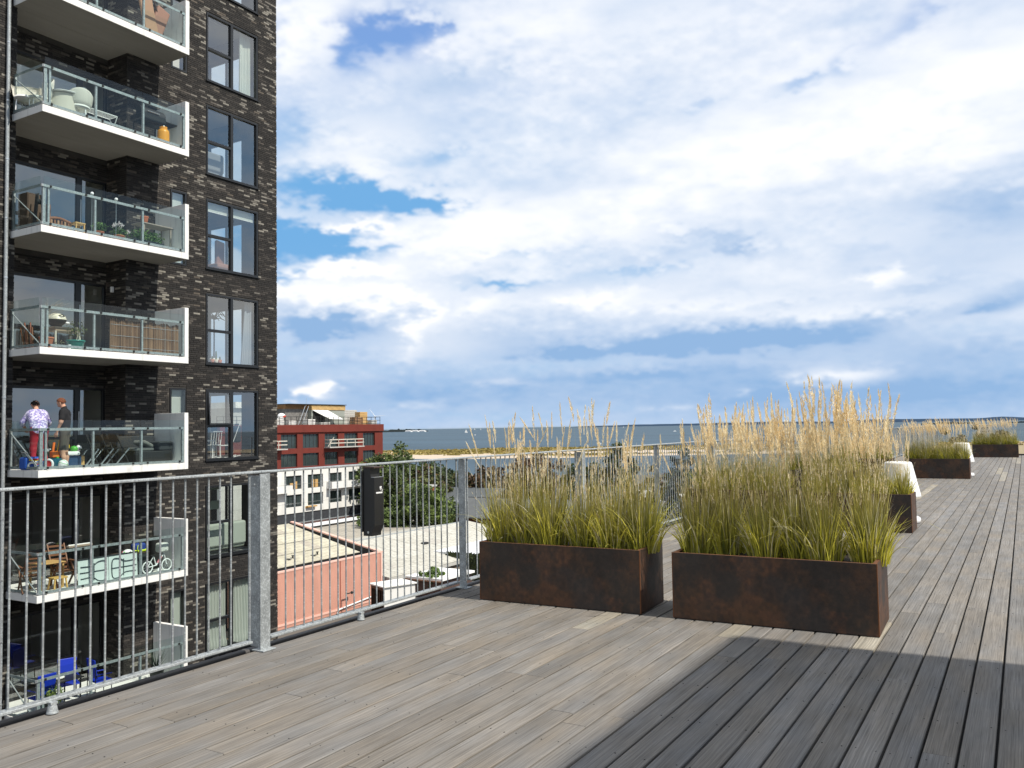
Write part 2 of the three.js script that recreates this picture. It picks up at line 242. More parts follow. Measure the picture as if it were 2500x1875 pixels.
// screws along the joists near the camera
{
  const m = mb(), R = rng(9), g = new THREE.CylinderGeometry(0.004, 0.004, 0.002, 6);
  for (let n = -30; n < 6; n++) for (let z = -2.6; z > -9; z -= 0.6) for (const s of [-1, 1]) if (R() < 0.8) m.add(g, [-0.175 + PITCH * (n + 0.5) + s * 0.045, -0.0004, z + 0.015 * (R() - 0.5)]);
  const s = m.build('screws', M.dark, deck); s.userData.kind = 'stuff';
}
structure('deck_kerb', mb().rbox(-4.862, -4.792, -0.35, 0.004, DECK_END - 0.3, 6, 0.018).geo(), std([0.085, 0.080, 0.080], 0.6, { map: T.mottle }), 'dark metal edge strip between deck boards and railing', 'edge strip');
structure('deck_end_kerb', mb().rbox(-4.65, 9, -0.3, 0.06, DECK_END - 0.25, DECK_END - 0.02, 0.02).geo(), M.black, 'black edge strip across the far end of the deck', 'edge strip');
structure('podium_building', mb().box(-4.86, 16, -14.2, -0.36, -61, 12).geo(), std([0.06, 0.055, 0.05], 0.9, { map: T.mottle }));
structure('gravel_strip', mb().box(-4.6, 16, -0.35, -0.02, -60.4, DECK_END - 0.26).geo(), std([0.36, 0.29, 0.17], 1, { map: T.mottle }), 'pale gravel and sedum roof beyond the far end of the deck', 'gravel roof');
// the stair block beyond the right of the frame, whose roof line shades the nearest boards
{
  const t = thing('stair_block', 'pale rendered stair block standing on the deck beside the camera', 'stair block', [0, 0, 0]);
  mb().box(4, 9, 0.004, 6.75, -6.62, 7.5).build('wall', std([0.62, 0.61, 0.58], 0.9, { map: T.stain }), t);
  mb().box(3.97, 9.03, 6.751, 6.95, -6.65, 7.53).build('coping', M.galvDark, t);
}

// ---------------------------------------------------------------- the galvanised railing along the left edge
{
  const RX = -4.755, t = thing('guard_railing', 'long galvanised steel railing with thin vertical bars along the deck edge', 'railing');
  const P0 = -4.395, STEP = 2.59, posts = []; for (let k = -2; k < 22; k++) posts.push(P0 - STEP * k);
  const bar = new THREE.CylinderGeometry(0.0062, 0.0062, 1.175, 7), gp = metreUV(bar.clone()), spareBars = mb();
  const platB = mb().rbox(-0.092, -0.012, 0.0, 1.249, -0.006, 0.006, 0.002).rbox(-0.11, 0.02, 0.0, 0.010, -0.05, 0.05, 0.003).geo(), platA = mb().rbox(-0.006, 0.006, 0.0, 1.247, -0.046, 0.046, 0.002).rbox(-0.10, -0.007, 0.03, 1.235, 0.034, 0.046, 0.002).rbox(-0.07, 0.05, 0.0, 0.010, -0.06, 0.06, 0.003).add(new THREE.CylinderGeometry(0.009, 0.009, 0.012, 6), [-0.05, 1.17, 0.05], [Math.PI / 2, 0, 0]).geo();
  const len = STEP - 0.002, rail = mb().rbox(-0.026, 0.026, -0.009, 0.009, -len / 2, len / 2, 0.006).geo(), lower = mb().rbox(-0.030, 0.030, -0.009, 0.009, -len / 2 + 0.085, len / 2 - 0.085, 0.004).geo(), endBar = mb().rbox(-0.007, 0.007, 0, 1.19, -0.006, 0.006, 0.002).geo(), foot = mb().rod([0, 0, 0], [0, 0.055, 0], 0.032, 0.02, 12).box(-0.02, 0.02, 0.05, 0.062, -0.02, 0.02).geo();
  let count = 0;
  posts.forEach((z, i) => {
    const p = meshOf('post', i % 2 ? platB : platA, M.galv, t); p.position.set(-4.700, 0.0, z);
    if (i === posts.length - 1) return;
    const zc = z - STEP / 2, put = (n, g, x, y, zz) => { const o = meshOf(n, g, M.galv, t); o.position.set(x, y, zz); };
    put('handrail', rail, RX, 1.259, zc); put('bottom_rail', lower, RX, 0.069, zc);
    put('end_bar', endBar, RX, 0.06, z - 0.092); put('end_bar', endBar, RX, 0.06, z - STEP + 0.092);
    put('foot', foot, RX + 0.04, 0.004, zc + 0.25);
    for (let j = 0; j < 23; j++) {
      const bz = z - 0.218 - 0.0945 * j - 0.0366;
      if (count < 300 && z < 0.5) { put('baluster', gp, RX, 0.66, bz); count++; } else spareBars.add(bar, [RX, 0.66, bz]);
    }
  });
  const far = spareBars.build('baluster_row', M.galv, t); far.userData.kind = 'stuff';
}
{
  const t = thing('end_railing', 'railing of thin bars closing the far end of the roof', 'railing'), z = -60, bars = mb();
  for (let x = -4.6; x < 12; x += 0.0945) bars.rod([x, 0.05, z], [x, 1.25, z], 0.0065, 0.0065, 5);
  const b = bars.build('baluster_row', M.galv, t); b.userData.kind = 'stuff';
  mb().rbox(-4.75, 12, 1.25, 1.27, z - 0.026, z + 0.026, 0.006).build('handrail', M.galv, t); mb().rbox(-4.75, 12, 0.05, 0.07, z - 0.026, z + 0.026, 0.006).build('bottom_rail', M.galv, t);
  for (let x = -4.75; x < 12; x += 2.59) mb().rbox(x - 0.045, x + 0.045, -0.02, 1.25, z - 0.012, z - 0.002, 0.002).build('post', M.galv, t);
}
// the sign at the far end
{
  const t = thing('exit_sign', 'white sign with dark lettering EXIT ONLY hung at the far railing', 'sign', [-2.1, 0.72, -59.95]);
  mb().rbox(-0.38, 0.38, 0, 0.54, -0.012, 0, 0.004).build('sign_board', std([0.62, 0.60, 0.55], 0.6), t);
  const font = await new FontLoader().loadAsync('fonts/droid/droid_sans_bold.typeface.json'), m = mb();
  const word = (s, size, y) => { const g = new TextGeometry(s, { font, size, depth: 0.004, curveSegments: 3 }); g.computeBoundingBox(); m.add(g, [-(g.boundingBox.max.x + g.boundingBox.min.x) / 2, y, 0.001]); };
  word('EXIT', 0.135, 0.235); word('ONLY', 0.135, 0.045);
  m.build('lettering', std([0.07, 0.06, 0.055], 0.7), t);
  mb().box(-0.32, 0.32, 0.455, 0.475, 0, 0.004).build('ruled_line', std([0.10, 0.09, 0.08], 0.7), t);
}
// the black cigarette bin on the railing
{
  const t = thing('cigarette_bin', 'tall black cigarette bin with a white smoking symbol, hung on the railing', 'cigarette bin', [-4.715, 0.68, -5.60]);
  mb().extrude([[0, 0], [0.085, 0], [0.085, 0.022], [0.115, 0.085], [0.115, 0.475], [0.075, 0.475], [0.075, 0.555], [0, 0.555]], 0.115, [0, 0, 0], null, null, 0.002).build('body', M.blackSatin, t);
  mb().rbox(-0.004, 0.118, 0.552, 0.566, -0.006, 0.121, 0.003).build('lid', std([0.05, 0.03, 0.022], 0.6), t);
  mb().box(0.03, 0.112, 0.474, 0.480, 0.004, 0.111).build('stub_tray', M.steel, t);
  mb().rbox(-0.014, -0.002, 0.03, 0.53, -0.012, 0.127, 0.002).build('back_plate', M.black, t);
  const s = mb(), X = 0.1175;
  s.box(X - 0.001, X + 0.002, 0.345, 0.357, 0.018, 0.098);
  s.tube([[X, 0.362, 0.022], [X, 0.372, 0.018], [X, 0.382, 0.030], [X, 0.388, 0.048], [X, 0.397, 0.046], [X, 0.398, 0.028], [X, 0.391, 0.034], [X, 0.385, 0.047], [X, 0.377, 0.044], [X, 0.371, 0.036]], 0.0035, 40, 6);
  s.build('smoking_symbol', M.plasticWhite, t);
  mb().rod([0.05, 0.028, 0.114], [0.05, 0.028, 0.121], 0.010, 0.010, 14).build('lock', M.steel, t);
}

// ---------------------------------------------------------------- rusted steel planters with feather reed grass, and the white lamps
function planter(label, x, z, turn, w = 1.53, d = 0.60, h = 0.524, group) {      // x, z: middle of the front edge
  const t = thing('steel_planter', label, 'planter', [x, 0, z], turn, group), s = 0.006;
  const P = (n, b, m = M.rust) => b.build(n, m, t), u = x * 7.3 + z * 3.1;
  const pan = (n, ...a) => { const g = mb().rbox(...a).geo(), uv = g.attributes.uv; for (let i = 0; i < uv.count; i++) uv.setXY(i, uv.getX(i) + u, uv.getY(i) + u * 0.37); meshOf(n, g, M.rust, t); };
  pan('front_panel', -w / 2, w / 2, 0.004, h, -s, 0, 0.0025); pan('back_panel', -w / 2, w / 2, 0.004, h, -d, -d + s, 0.0025);
  pan('end_panel', -w / 2, -w / 2 + s, 0.004, h, -d + s, -s, 0.0025); pan('end_panel', w / 2 - s, w / 2, 0.004, h, -d + s, -s, 0.0025);
  P('rim', mb().rbox(-w / 2 + s, w / 2 - s, h - 0.007, h - 0.001, -0.034, -s, 0.002).rbox(-w / 2 + s, w / 2 - s, h - 0.007, h - 0.001, -d + s, -d + 0.034, 0.002).rbox(-w / 2 + s, -w / 2 + 0.034, h - 0.007, h - 0.001, -d + 0.035, -0.035, 0.002).rbox(w / 2 - 0.034, w / 2 - s, h - 0.007, h - 0.001, -d + 0.035, -0.035, 0.002), M.rustEdge);
  P('corner_seam', mb().rod([w / 2 - 0.003, 0.005, -0.003], [w / 2 - 0.003, h, -0.003], 0.0055, 0.0055, 6), M.rustEdge); P('corner_seam', mb().rod([-w / 2 + 0.003, 0.005, -0.003], [-w / 2 + 0.003, h, -0.003], 0.005, 0.005, 6), M.rustEdge);
  const sg = new THREE.PlaneGeometry(w - 2 * s, d - 2 * s, 40, 14).rotateX(-Math.PI / 2), p = sg.attributes.position; for (let i = 0; i < p.count; i++) p.setY(i, h - 0.055 + 0.03 * fbm(p.getX(i) * 6 + x, p.getZ(i) * 6 + z, 3)); p.needsUpdate = true; sg.translate(0, 0, -d / 2); sg.computeVertexNormals();
  meshOf('soil', metreUV(sg), M.soil, t); return t;
}
// one clump: arching leaves, straight stems, feathery plumes
function clumpGeometry(seed, o) {
  const R = rng(seed), L = { v: [], c: [] }, S = { v: [], c: [] }, F = { v: [], c: [] };
  const strip = (dst, pts, w, side, cols) => {          // a tapering strip along pts
    for (let i = 0; i < pts.length - 1; i++) {
      const a = pts[i], b = pts[i + 1], wa = w * o.taper(i / (pts.length - 1)), wb = w * o.taper((i + 1) / (pts.length - 1)), k = (p, s, q) => dst.v.push(p[0] + side[0] * s, p[1] + side[1] * s, p[2] + side[2] * s);
      k(a, -wa); k(a, wa); k(b, wb); k(a, -wa); k(b, wb); k(b, -wb);
      for (const j of [i, i, i + 1, i, i + 1, i + 1]) dst.c.push(...cols(j / (pts.length - 1)));
    }
  };
  const mix = (a, b, t) => [lerp(a[0], b[0], t), lerp(a[1], b[1], t), lerp(a[2], b[2], t)];
  const green = [0.22, 0.27, 0.032], lime = [0.86, 0.80, 0.10], olive = [0.52, 0.49, 0.10], straw = [0.70, 0.58, 0.24], gold = [0.90, 0.74, 0.46], pale = [0.95, 0.87, 0.66];
  for (let n = 0; n < o.leaves; n++) {
    const tuft = R() < 0.62, th = R() * 6.283, r0 = o.r * Math.sqrt(R()) * (tuft ? 1.1 : 0.8), len = tuft ? o.leafH * (0.34 + 0.50 * R()) : o.leafH * (0.62 + 0.60 * R()), stray = R() < 0.05, lean = tuft ? 0.16 + 0.80 * R() * R() + 1.3 * r0 : 0.05 + 0.22 * R() + 0.7 * r0 + (stray ? 0.45 : 0), out = tuft ? 0.5 + 0.9 * R() : 0.2 + 0.7 * R() + (stray ? 1.2 : 0), kink = th + (R() - 0.5) * 1.6, seg = 5, pts = [];
    let px = Math.cos(th) * r0, pz = Math.sin(th) * r0, py = -0.02, ang = lean * 0.4;
    for (let i = 0; i <= seg; i++) { pts.push([px, py, pz]); const d = len / seg; ang = lean * 0.4 + lean * out * Math.pow((i + 1) / seg, 1.6) * 1.4; px += Math.cos(kink) * Math.sin(ang) * d + o.wind * d * i / seg; py += Math.cos(ang) * d; pz += Math.sin(kink) * Math.sin(ang) * d; }
    const base = tuft ? mix(green, lime, clamp(0.30 + R() * 0.95 + o.lime)) : mix(green, olive, R()), tip = tuft ? mix(lime, straw, R() * 0.5) : mix(olive, straw, 0.25 + 0.75 * R()), fa = R() * 6.283, dead = R() < 0.16, dk = 0.40 + 0.85 * R();
    strip(L, pts, (tuft ? 0.0036 : 0.0030) + 0.0030 * R(), [Math.cos(fa), 0, Math.sin(fa)], (t) => { const c = dead ? mix(olive, pale, 0.35 + 0.65 * t) : mix(base, tip, sstep(0.15, 1, t)); return [c[0] * dk, c[1] * dk, c[2] * dk]; });
  }
  for (let n = 0; n < o.stems; n++) {
    const th = R() * 6.283, r0 = o.r * 0.8 * Math.sqrt(R()), full = R() < o.plumes, len = full ? o.stemH * (0.78 + 0.30 * R()) : o.leafH * (0.60 + 0.62 * R()), tilt = 0.02 + 0.10 * R() + 0.30 * r0 + (R() < 0.07 ? 0.35 : 0), seg = 4, pts = [];
    let px = Math.cos(th) * r0, pz = Math.sin(th) * r0, py = 0, kx = Math.cos(th + R() - 0.5), kz = Math.sin(th + R() - 0.5);
    for (let i = 0; i <= seg; i++) { pts.push([px, py, pz]); const d = len / seg, a = tilt * (0.7 + 0.6 * i / seg); px += kx * Math.sin(a) * d + o.wind * 0.5 * d * i / seg; py += Math.cos(a) * d; pz += kz * Math.sin(a) * d; }
    const fa = R() * 6.283, low = mix(olive, green, R()), hi = full ? mix(straw, olive, R() * 0.5) : mix(straw, olive, 0.2 + R() * 0.8);
    for (const q of [fa, fa + 1.57]) strip(S, pts, 0.0019, [Math.cos(q), 0, Math.sin(q)], (t) => mix(low, hi, sstep(0.1, 0.9, t)));
    const e = pts[seg], f = pts[seg - 1], dl = Math.hypot(e[0] - f[0], e[1] - f[1], e[2] - f[2]), dir = [(e[0] - f[0]) / dl, (e[1] - f[1]) / dl, (e[2] - f[2]) / dl];
    const pl = full ? 0.19 + 0.12 * R() : 0.05 + 0.08 * R(), pw = full ? 0.009 + 0.013 * R() : 0.003, N = full ? 110 : 7, tone = R(), bend = (R() - 0.5) * 0.25 + o.wind * 1.4, bz = (R() - 0.5) * 0.2;
    for (let i = 0; i < N; i++) {
      const t = Math.pow(R(), 0.9), w = pw * Math.pow(Math.sin(Math.PI * (0.06 + 0.92 * t)), 0.8) * (0.5 + 0.7 * R()), a = R() * 6.283, cx = e[0] + dir[0] * pl * t + bend * pl * t * t, cy = e[1] + dir[1] * pl * t, cz = e[2] + dir[2] * pl * t + bz * pl * t * t;
      const l = 0.016 + 0.022 * R(), ox = Math.cos(a), oz = Math.sin(a), s = 0.0019 + 0.0018 * R(), bx = cx + ox * w * 0.25, bzz = cz + oz * w * 0.25, tx = cx + ox * w * 1.25 + dir[0] * l, ty = cy + dir[1] * l, tz = cz + oz * w * 1.25 + dir[2] * l;
      F.v.push(bx - oz * s, cy, bzz + ox * s, bx + oz * s, cy, bzz - ox * s, tx, ty, tz);
      const c = mix(gold, pale, clamp(tone * 0.7 + 0.5 * (R() - 0.3))); F.c.push(...c, ...c, ...c);
    }
  }
  const G = (d) => { const g = new THREE.BufferGeometry(); g.setAttribute('position', new THREE.Float32BufferAttribute(d.v, 3)); g.setAttribute('color', new THREE.Float32BufferAttribute(d.c, 3)); g.computeVertexNormals(); return metreUV(g); };
  return { leaves: G(L), stems: G(S), plumes: G(F) };
}
const taper = (t) => (t < 0.15 ? 0.75 + 1.6 * t : 1 - Math.pow(t, 2.2) * 0.93);
function clump(label, x, y, z, seed, o, group) {
  const g = clumpGeometry(seed, { taper, r: 0.10, leafH: 0.62, stemH: 1.0, leaves: 420, stems: 60, plumes: 0.4, wind: -0.01, lime: 0, ...o }), t = thing('ornamental_grass', label, 'ornamental grass', [x, y, z], 0, group);
  meshOf('leaves', g.leaves, M.leaf, t); meshOf('stems', g.stems, M.leaf, t); meshOf('plumes', g.plumes, M.plume, t); return t;
}
const TOP = 0.50, GP = 'rusted steel planters standing on the roof deck';
planter('rusted steel planter with dark bluish patches, the nearest one beside the railing', -3.528, -6.608, 0.038, 1.535, 0.575, 0.522, GP);
planter('largest rusted brown steel planter in front, nearest to the shaded boards', -1.72, -6.666, 0.031, 1.535, 0.66, 0.524, GP);
planter('rusted steel planter behind the largest one, with a white lamp behind its right end', -2.16, -13.07, 0.0, 1.54, 0.6, 0.53, GP);
planter('rusted steel planter against the railing in the second row, mostly hidden by tall grass', -3.90, -13.2, 0.0, 1.54, 0.6, 0.53, GP);
planter('lone rusted steel planter by the railing between the second and third rows', -3.84, -19.2, 0.0, 1.54, 0.6, 0.53, GP);
planter('dark steel planter in the third row with the farther white lamp behind its right end', -2.07, -25.6, 0.0, 1.56, 0.6, 0.53, GP);
planter('rusted steel planter beside the railing in the third row', -3.90, -25.4, 0.0, 1.5, 0.6, 0.53, GP);
planter('farthest rusted steel planter, in front of the exit sign', -1.09, -40.5, 0.0, 1.66, 0.6, 0.53, GP);
{
  // the near left planter: six clumps, few plumes; the largest planter: six clumps, many plumes
  const A = ['first grass clump from the railing in the near left planter', 'second grass clump from the railing in the near left planter', 'third grass clump from the railing in the near left planter', 'fourth grass clump from the railing in the near left planter', 'fifth grass clump from the railing in the near left planter', 'bright yellow green grass clump at the right end of the near left planter'];
  A.forEach((l, i) => { const s = -0.66 + i * 0.262; clump(l, -3.528 + s + 0.05 * Math.sin(i * 5.1), TOP - 0.015, -6.608 - 0.25 - 0.05 * (i % 2) - s * 0.038, 100 + i, { leaves: 330, stems: 100, plumes: [0.10, 0.095, 0.12, 0.16, 0.095, 0.08][i], stemH: [0.92, 0.84, 0.90, 1.04, 0.88, 0.86][i], leafH: 0.56 + 0.05 * (i % 3), lime: [0.05, 0.0, 0, 0.05, 0.15, 0.35][i], r: 0.13 }, 'grass clumps in the near left planter'); });
  const B = ['spreading grass clump overhanging the left end of the largest planter', 'second grass clump from the left in the largest planter', 'third grass clump from the left in the largest planter', 'fourth grass clump from the left in the largest planter', 'fifth grass clump from the left in the largest planter, with the tallest plumes', 'low bright green grass clump at the right end of the largest planter'];
  B.forEach((l, i) => { const s = -0.64 + i * 0.258; clump(l, -1.72 + s + 0.04 * Math.sin(i * 4.3), TOP - 0.015, -6.666 - 0.30 - 0.06 * (i % 2) - s * 0.031, 200 + i, { leaves: 340, stems: 135, plumes: [0.10, 0.34, 0.31, 0.21, 0.43, 0.33][i], stemH: [0.80, 0.93, 0.95, 0.90, 1.06, 0.98][i], leafH: 0.58 + 0.05 * (i % 2), lime: [0.08, 0.12, 0, 0.05, 0.1, 0.3][i], r: 0.125 }, 'grass clumps in the largest planter'); });
  const far = (l, x0, x1, z, n, seed, o) => {            // one mass of grass for a planter farther off
    const t = thing('ornamental_grass', l, 'ornamental grass', [0, TOP - 0.015, 0], 0, 'grass filling the farther planters'), acc = { leaves: [], stems: [], plumes: [] };
    for (let i = 0; i < n; i++) { const g = clumpGeometry(seed + i, { taper, r: 0.11, leafH: 0.52, stemH: 0.78, leaves: 300, stems: 90, plumes: 0.25, wind: -0.02, lime: 0.1, ...o }); for (const k in acc) acc[k].push(g[k].translate(lerp(x0, x1, (i + 0.5) / n), 0, z - 0.28 - 0.05 * (i % 2))); }
    meshOf('leaves', mergeGeometries(acc.leaves), M.leaf, t); meshOf('stems', mergeGeometries(acc.stems), M.leaf, t); meshOf('plumes', mergeGeometries(acc.plumes), M.plume, t);
  };
  far('grass in the planter behind the largest one, low and green at its right end', -2.9, -1.42, -13.07, 6, 300, { plumes: 0.22, stemH: 0.62, leafH: 0.42 });
  far('tall grass in the second row planter against the railing', -4.6, -3.15, -13.2, 6, 320, {});
  far('grass in the lone planter by the railing', -4.55, -3.1, -19.2, 6, 340, { stemH: 0.7, leafH: 0.45 });
  far('straw coloured grass blown to one side in the third row planter by the farther lamp', -2.84, -1.32, -25.6, 7, 360, { stemH: 0.80, plumes: 0.28, wind: -0.10, leafH: 0.5 });
  far('grass in the third row planter beside the railing', -4.6, -3.2, -25.4, 6, 380, { wind: -0.06 });
  far('pale feathery grass in the farthest planter below the exit sign', -1.88, -0.3, -40.5, 7, 400, { stemH: 0.82, plumes: 0.28, wind: -0.12, leafH: 0.5, lime: -0.1 });
}
{
  const shade = [[0.0, 0.925], [0.165, 0.925], [0.188, 0.915], [0.198, 0.895], [0.302, 0.43], [0.306, 0.405], [0.295, 0.395], [0.285, 0.405], [0.190, 0.88], [0.16, 0.905], [0, 0.908]], base = [[0, 0.0], [0.262, 0.0], [0.282, 0.012], [0.290, 0.045], [0.282, 0.078], [0.255, 0.095], [0.05, 0.105], [0.035, 0.13], [0.035, 0.39], [0, 0.39]];
  for (const [x, z, l] of [[-1.70, -14.42, 'nearer white mushroom shaped floor lamp behind a planter in the second row'], [-1.53, -26.8, 'farther white mushroom shaped floor lamp behind the third row planter']]) {
    const t = thing('outdoor_lamp', l, 'floor lamp', [x, 0.001, z], 0, 'white outdoor lamps on the deck');
    mb().lathe(shade, null, 40).build('lamp_shade', M.lamp, t); mb().lathe(base.reverse().slice(), null, 36).build('lamp_foot', M.plasticWhite, t); base.reverse();
  }
}

// ---------------------------------------------------------------- the dark brick apartment tower
const FX = -21.8, BX = -20.45, LX = -22.72, CORNER = -20.95, tower = thing('brick_tower', 'tall apartment tower of dark brick with pale flecks and stacked white balconies', 'apartment building');
const FLOORS = [-2, -1, 0, 1, 2, 3, 4, 5], YLOW = -14.2, YHIGH = 24;
{
  const s = new THREE.Shape([[9, YLOW], [-CORNER, YLOW], [-CORNER, YHIGH], [9, YHIGH]].map((p) => new THREE.Vector2(...p)));
  const hole = (z0, z1, y0, y1) => s.holes.push(new THREE.Path([[-z0, y0], [-z0, y1], [-z1, y1], [-z1, y0]].map((p) => new THREE.Vector2(...p))));
  for (const k of FLOORS) { hole(-17.98, -20.10, 0.68 + 3 * k, 2.90 + 3 * k); if (k % 2 === 0) hole(-16.67, -17.25, 0.63 + 3 * k, 2.90 + 3 * k); }
  hole(-12.06, -15.21, -5.3, 23);
  const g = new THREE.ExtrudeGeometry(s, { depth: 0.33, bevelEnabled: false }), m = new THREE.Matrix4().makeBasis(new THREE.Vector3(0, 0, -1), new THREE.Vector3(0, 1, 0), new THREE.Vector3(1, 0, 0)); g.applyMatrix4(m); g.translate(FX - 0.342, 0, 0);
  const w = mb().add(g);
  // loggia: back wall round the sliding doors, and the returns
  w.box(FX - 0.345, LX - 0.02, YLOW, YHIGH, -15.222, -15.5).box(FX - 0.345, LX - 0.02, YLOW, YHIGH, -11.7, -12.048);
  for (const k of FLOORS) w.box(LX - 0.012, LX - 0.30, 2.86 + 3 * k, 3.53 + 3 * k, -12.05, -15.22).box(LX - 0.012, LX - 0.3, 0.7 + 3 * k, 2.86 + 3 * k, -12.05, -12.50);
  w.box(LX - 0.012, LX - 0.3, YLOW, -5.31, -12.05, -15.22);
  // far face with its own windows, end and rear walls, roof
  for (const k of FLOORS) w.box(-23.21, -25.1, 2.90 + 3 * k, 3.68 + 3 * k, CORNER, CORNER + 0.3);
  w.box(-22.15, -23.2, YLOW, YHIGH, CORNER, CORNER + 0.3).box(-25.11, -32, YLOW, YHIGH, CORNER, CORNER + 0.3).box(-23.21, -25.1, YLOW, -5.32, CORNER, CORNER + 0.3).box(-31.7, -32, YLOW, YHIGH, 0, CORNER + 0.31).box(-22.15, -31.69, YLOW, YHIGH, -8.9, -9.2);
  w.build('wall', M.mortar, tower);
  const f = mb(), c = mb(), r = mb();
  for (const k of [...FLOORS, 6]) { f.box(LX - 0.31, -31.69, 0.45 + 3 * k, 0.66 + 3 * k, -9.21, -15.49); f.box(FX - 0.36, -31.69, 0.45 + 3 * k, 0.66 + 3 * k, -15.51, CORNER + 0.31); c.box(LX - 0.32, -31.68, 0.665 + 3 * k, 0.69 + 3 * k, -9.22, CORNER + 0.32); }
  for (const k of FLOORS) r.box(-22.2, -31.5, 0.7 + 3 * k, 3.44 + 3 * k, -17.45, -17.55).box(-28.5, -28.6, 0.7 + 3 * k, 3.44 + 3 * k, -9.22, CORNER + 0.32).box(-23.05, -27, 0.7 + 3 * k, 3.44 + 3 * k, -15.6, -15.7);
  f.build('storey_slab', M.inner, tower); c.build('room_floor', M.innerFloor, tower); r.build('partition', M.inner, tower);
}
// windows: black frames, three panes, in every storey of the corner room; slim windows beside the balconies
const WG = metreUV(new THREE.PlaneGeometry(1, 1));
const pane = (parent, x, z0, z1, y0, y1, mat = M.glass) => { const o = meshOf('pane', WG, mat, parent); o.rotation.y = Math.PI / 2; o.scale.set(Math.abs(z1 - z0), Math.abs(y1 - y0), 1); o.position.set(x, (y0 + y1) / 2, (z0 + z1) / 2); return o; };
for (const k of FLOORS) {
  const y = 3 * k, X0 = FX - 0.10, X1 = FX + 0.018, fr = (b, z0, z1, y0, y1, t) => b.box(X0, X1, y + y0, y + y0 + t, z0, z1).box(X0, X1, y + y1 - t, y + y1, z0, z1).box(X0, X1, y + y0 + t, y + y1 - t, z0, z0 - t).box(X0, X1, y + y0 + t, y + y1 - t, z1 + t, z1);
  const open = k === 0, w = groupPart('window', tower), b = mb();
  fr(b, -17.985, -20.095, 0.685, 2.895, 0.06); b.box(X0, X1, y + 0.745, y + 2.835, -18.95, -19.05).box(X0, X1, y + 1.705, y + 1.785, -18.045, -18.949);
  b.build('frame', M.frame, w);
  mb().box(FX - 0.05, FX + 0.06, y + 0.655, y + 0.683, -17.95, -20.13).build('sill', M.frame, w);
  pane(w, FX - 0.045, -18.046, -18.949, y + 0.746, y + 1.704); pane(w, FX - 0.045, -19.051, -20.034, y + 0.746, y + 2.834);
  if (open) { const q = groupPart('opening_sash', w); q.position.set(FX + 0.012, y + 2.835, -18.498); q.rotation.z = 0.085; mb().box(-0.03, 0.01, -0.045, 0, -0.45, 0.45).box(-0.03, 0.01, -1.05, -1.005, -0.45, 0.45).box(-0.03, 0.01, -1.004, -0.046, -0.45, -0.405).box(-0.03, 0.01, -1.004, -0.046, 0.405, 0.45).build('sash_frame', M.frame, q); const p = meshOf('sash_pane', WG, M.glass, q); p.rotation.y = Math.PI / 2; p.scale.set(0.81, 0.958, 1); p.position.set(-0.01, -0.525, 0); }
  else pane(w, FX - 0.045, -18.046, -18.949, y + 1.786, y + 2.834);
  if (k % 2 === 0) { const s = groupPart('slim_window', tower), sb = mb(), g2 = -0.05; fr(sb, -16.675, -17.245, 0.635, 2.895, 0.055); sb.build('frame', M.frame, s);
  const sp = pane(s, FX - 0.04, -16.731, -17.189, y + 0.69, y + 2.84); if ([-2, 0, 2, 4].includes(k)) { const q = mb().box(FX - 0.16, FX - 0.155, y + (k === 2 ? 0.70 : 0.66), y + 2.85, -16.70, k === 4 ? -17.1 : -17.22).build('inner_blind', k === 4 ? M.wicker : M.curtain, s); } if (k === 0) { sp.rotation.order = 'YXZ'; sp.rotation.x = 0.03; sp.position.x += 0.05; } }
  // the window in the far face of the corner room
  const e = groupPart('side_window', tower), eb = mb(), zf = CORNER + 0.1; eb.box(-23.205, -25.105, y + 0.66, y + 0.74, zf, zf + 0.06).box(-23.205, -25.105, y + 2.84, y + 2.895, zf, zf + 0.06).box(-23.205, -23.26, y + 0.741, y + 2.839, zf, zf + 0.06).box(-25.05, -25.105, y + 0.741, y + 2.839, zf, zf + 0.06).box(-24.11, -24.19, y + 0.741, y + 2.839, zf, zf + 0.06); eb.box(-23.21, -25.1, y + (k > -2 ? 0.45 : 0.1), y + 0.659, CORNER, CORNER + 0.3); eb.build('frame', M.frame, e);
  for (const [a, c] of [[-23.261, -24.109], [-24.191, -25.049]]) { const p = meshOf('pane', WG, M.glass, e); p.scale.set(Math.abs(c - a), 2.098, 1); p.position.set((a + c) / 2, y + 1.79, zf + 0.03); }
  // sliding door in the loggia
  const d = groupPart('sliding_door', tower), db = mb(), D0 = LX - 0.12, D1 = LX - 0.02;
  db.box(D0, D1, y + 0.70, y + 0.76, -12.50, -15.215).box(D0, D1, y + 2.80, y + 2.86, -12.5, -15.215).box(D0, D1, y + 0.761, y + 2.799, -12.5, -12.56).box(D0, D1, y + 0.761, y + 2.799, -14.30, -14.46).box(D0, D1, y + 0.761, y + 2.799, -15.15, -15.215).box(D0, D1, y + 1.42, y + 1.50, -12.561, -14.299);
  db.build('door_frame', M.frame, d); mb().box(D1 + 0.001, D1 + 0.03, y + 1.4, y + 2.2, -14.40, -14.42).build('handle', M.steel, d);
  const P = (z0, z1, y0, y1) => { const o = meshOf('pane', WG, M.glass, d); o.rotation.y = Math.PI / 2; o.scale.set(z0 - z1, y1 - y0, 1); o.position.set(LX - 0.06, (y0 + y1) / 2, (z0 + z1) / 2); };
  P(-12.561, -14.299, y + 1.501, y + 2.799); P(-12.561, -14.299, y + 0.761, y + 1.419); P(-14.461, -15.149, y + 0.761, y + 2.799);
}
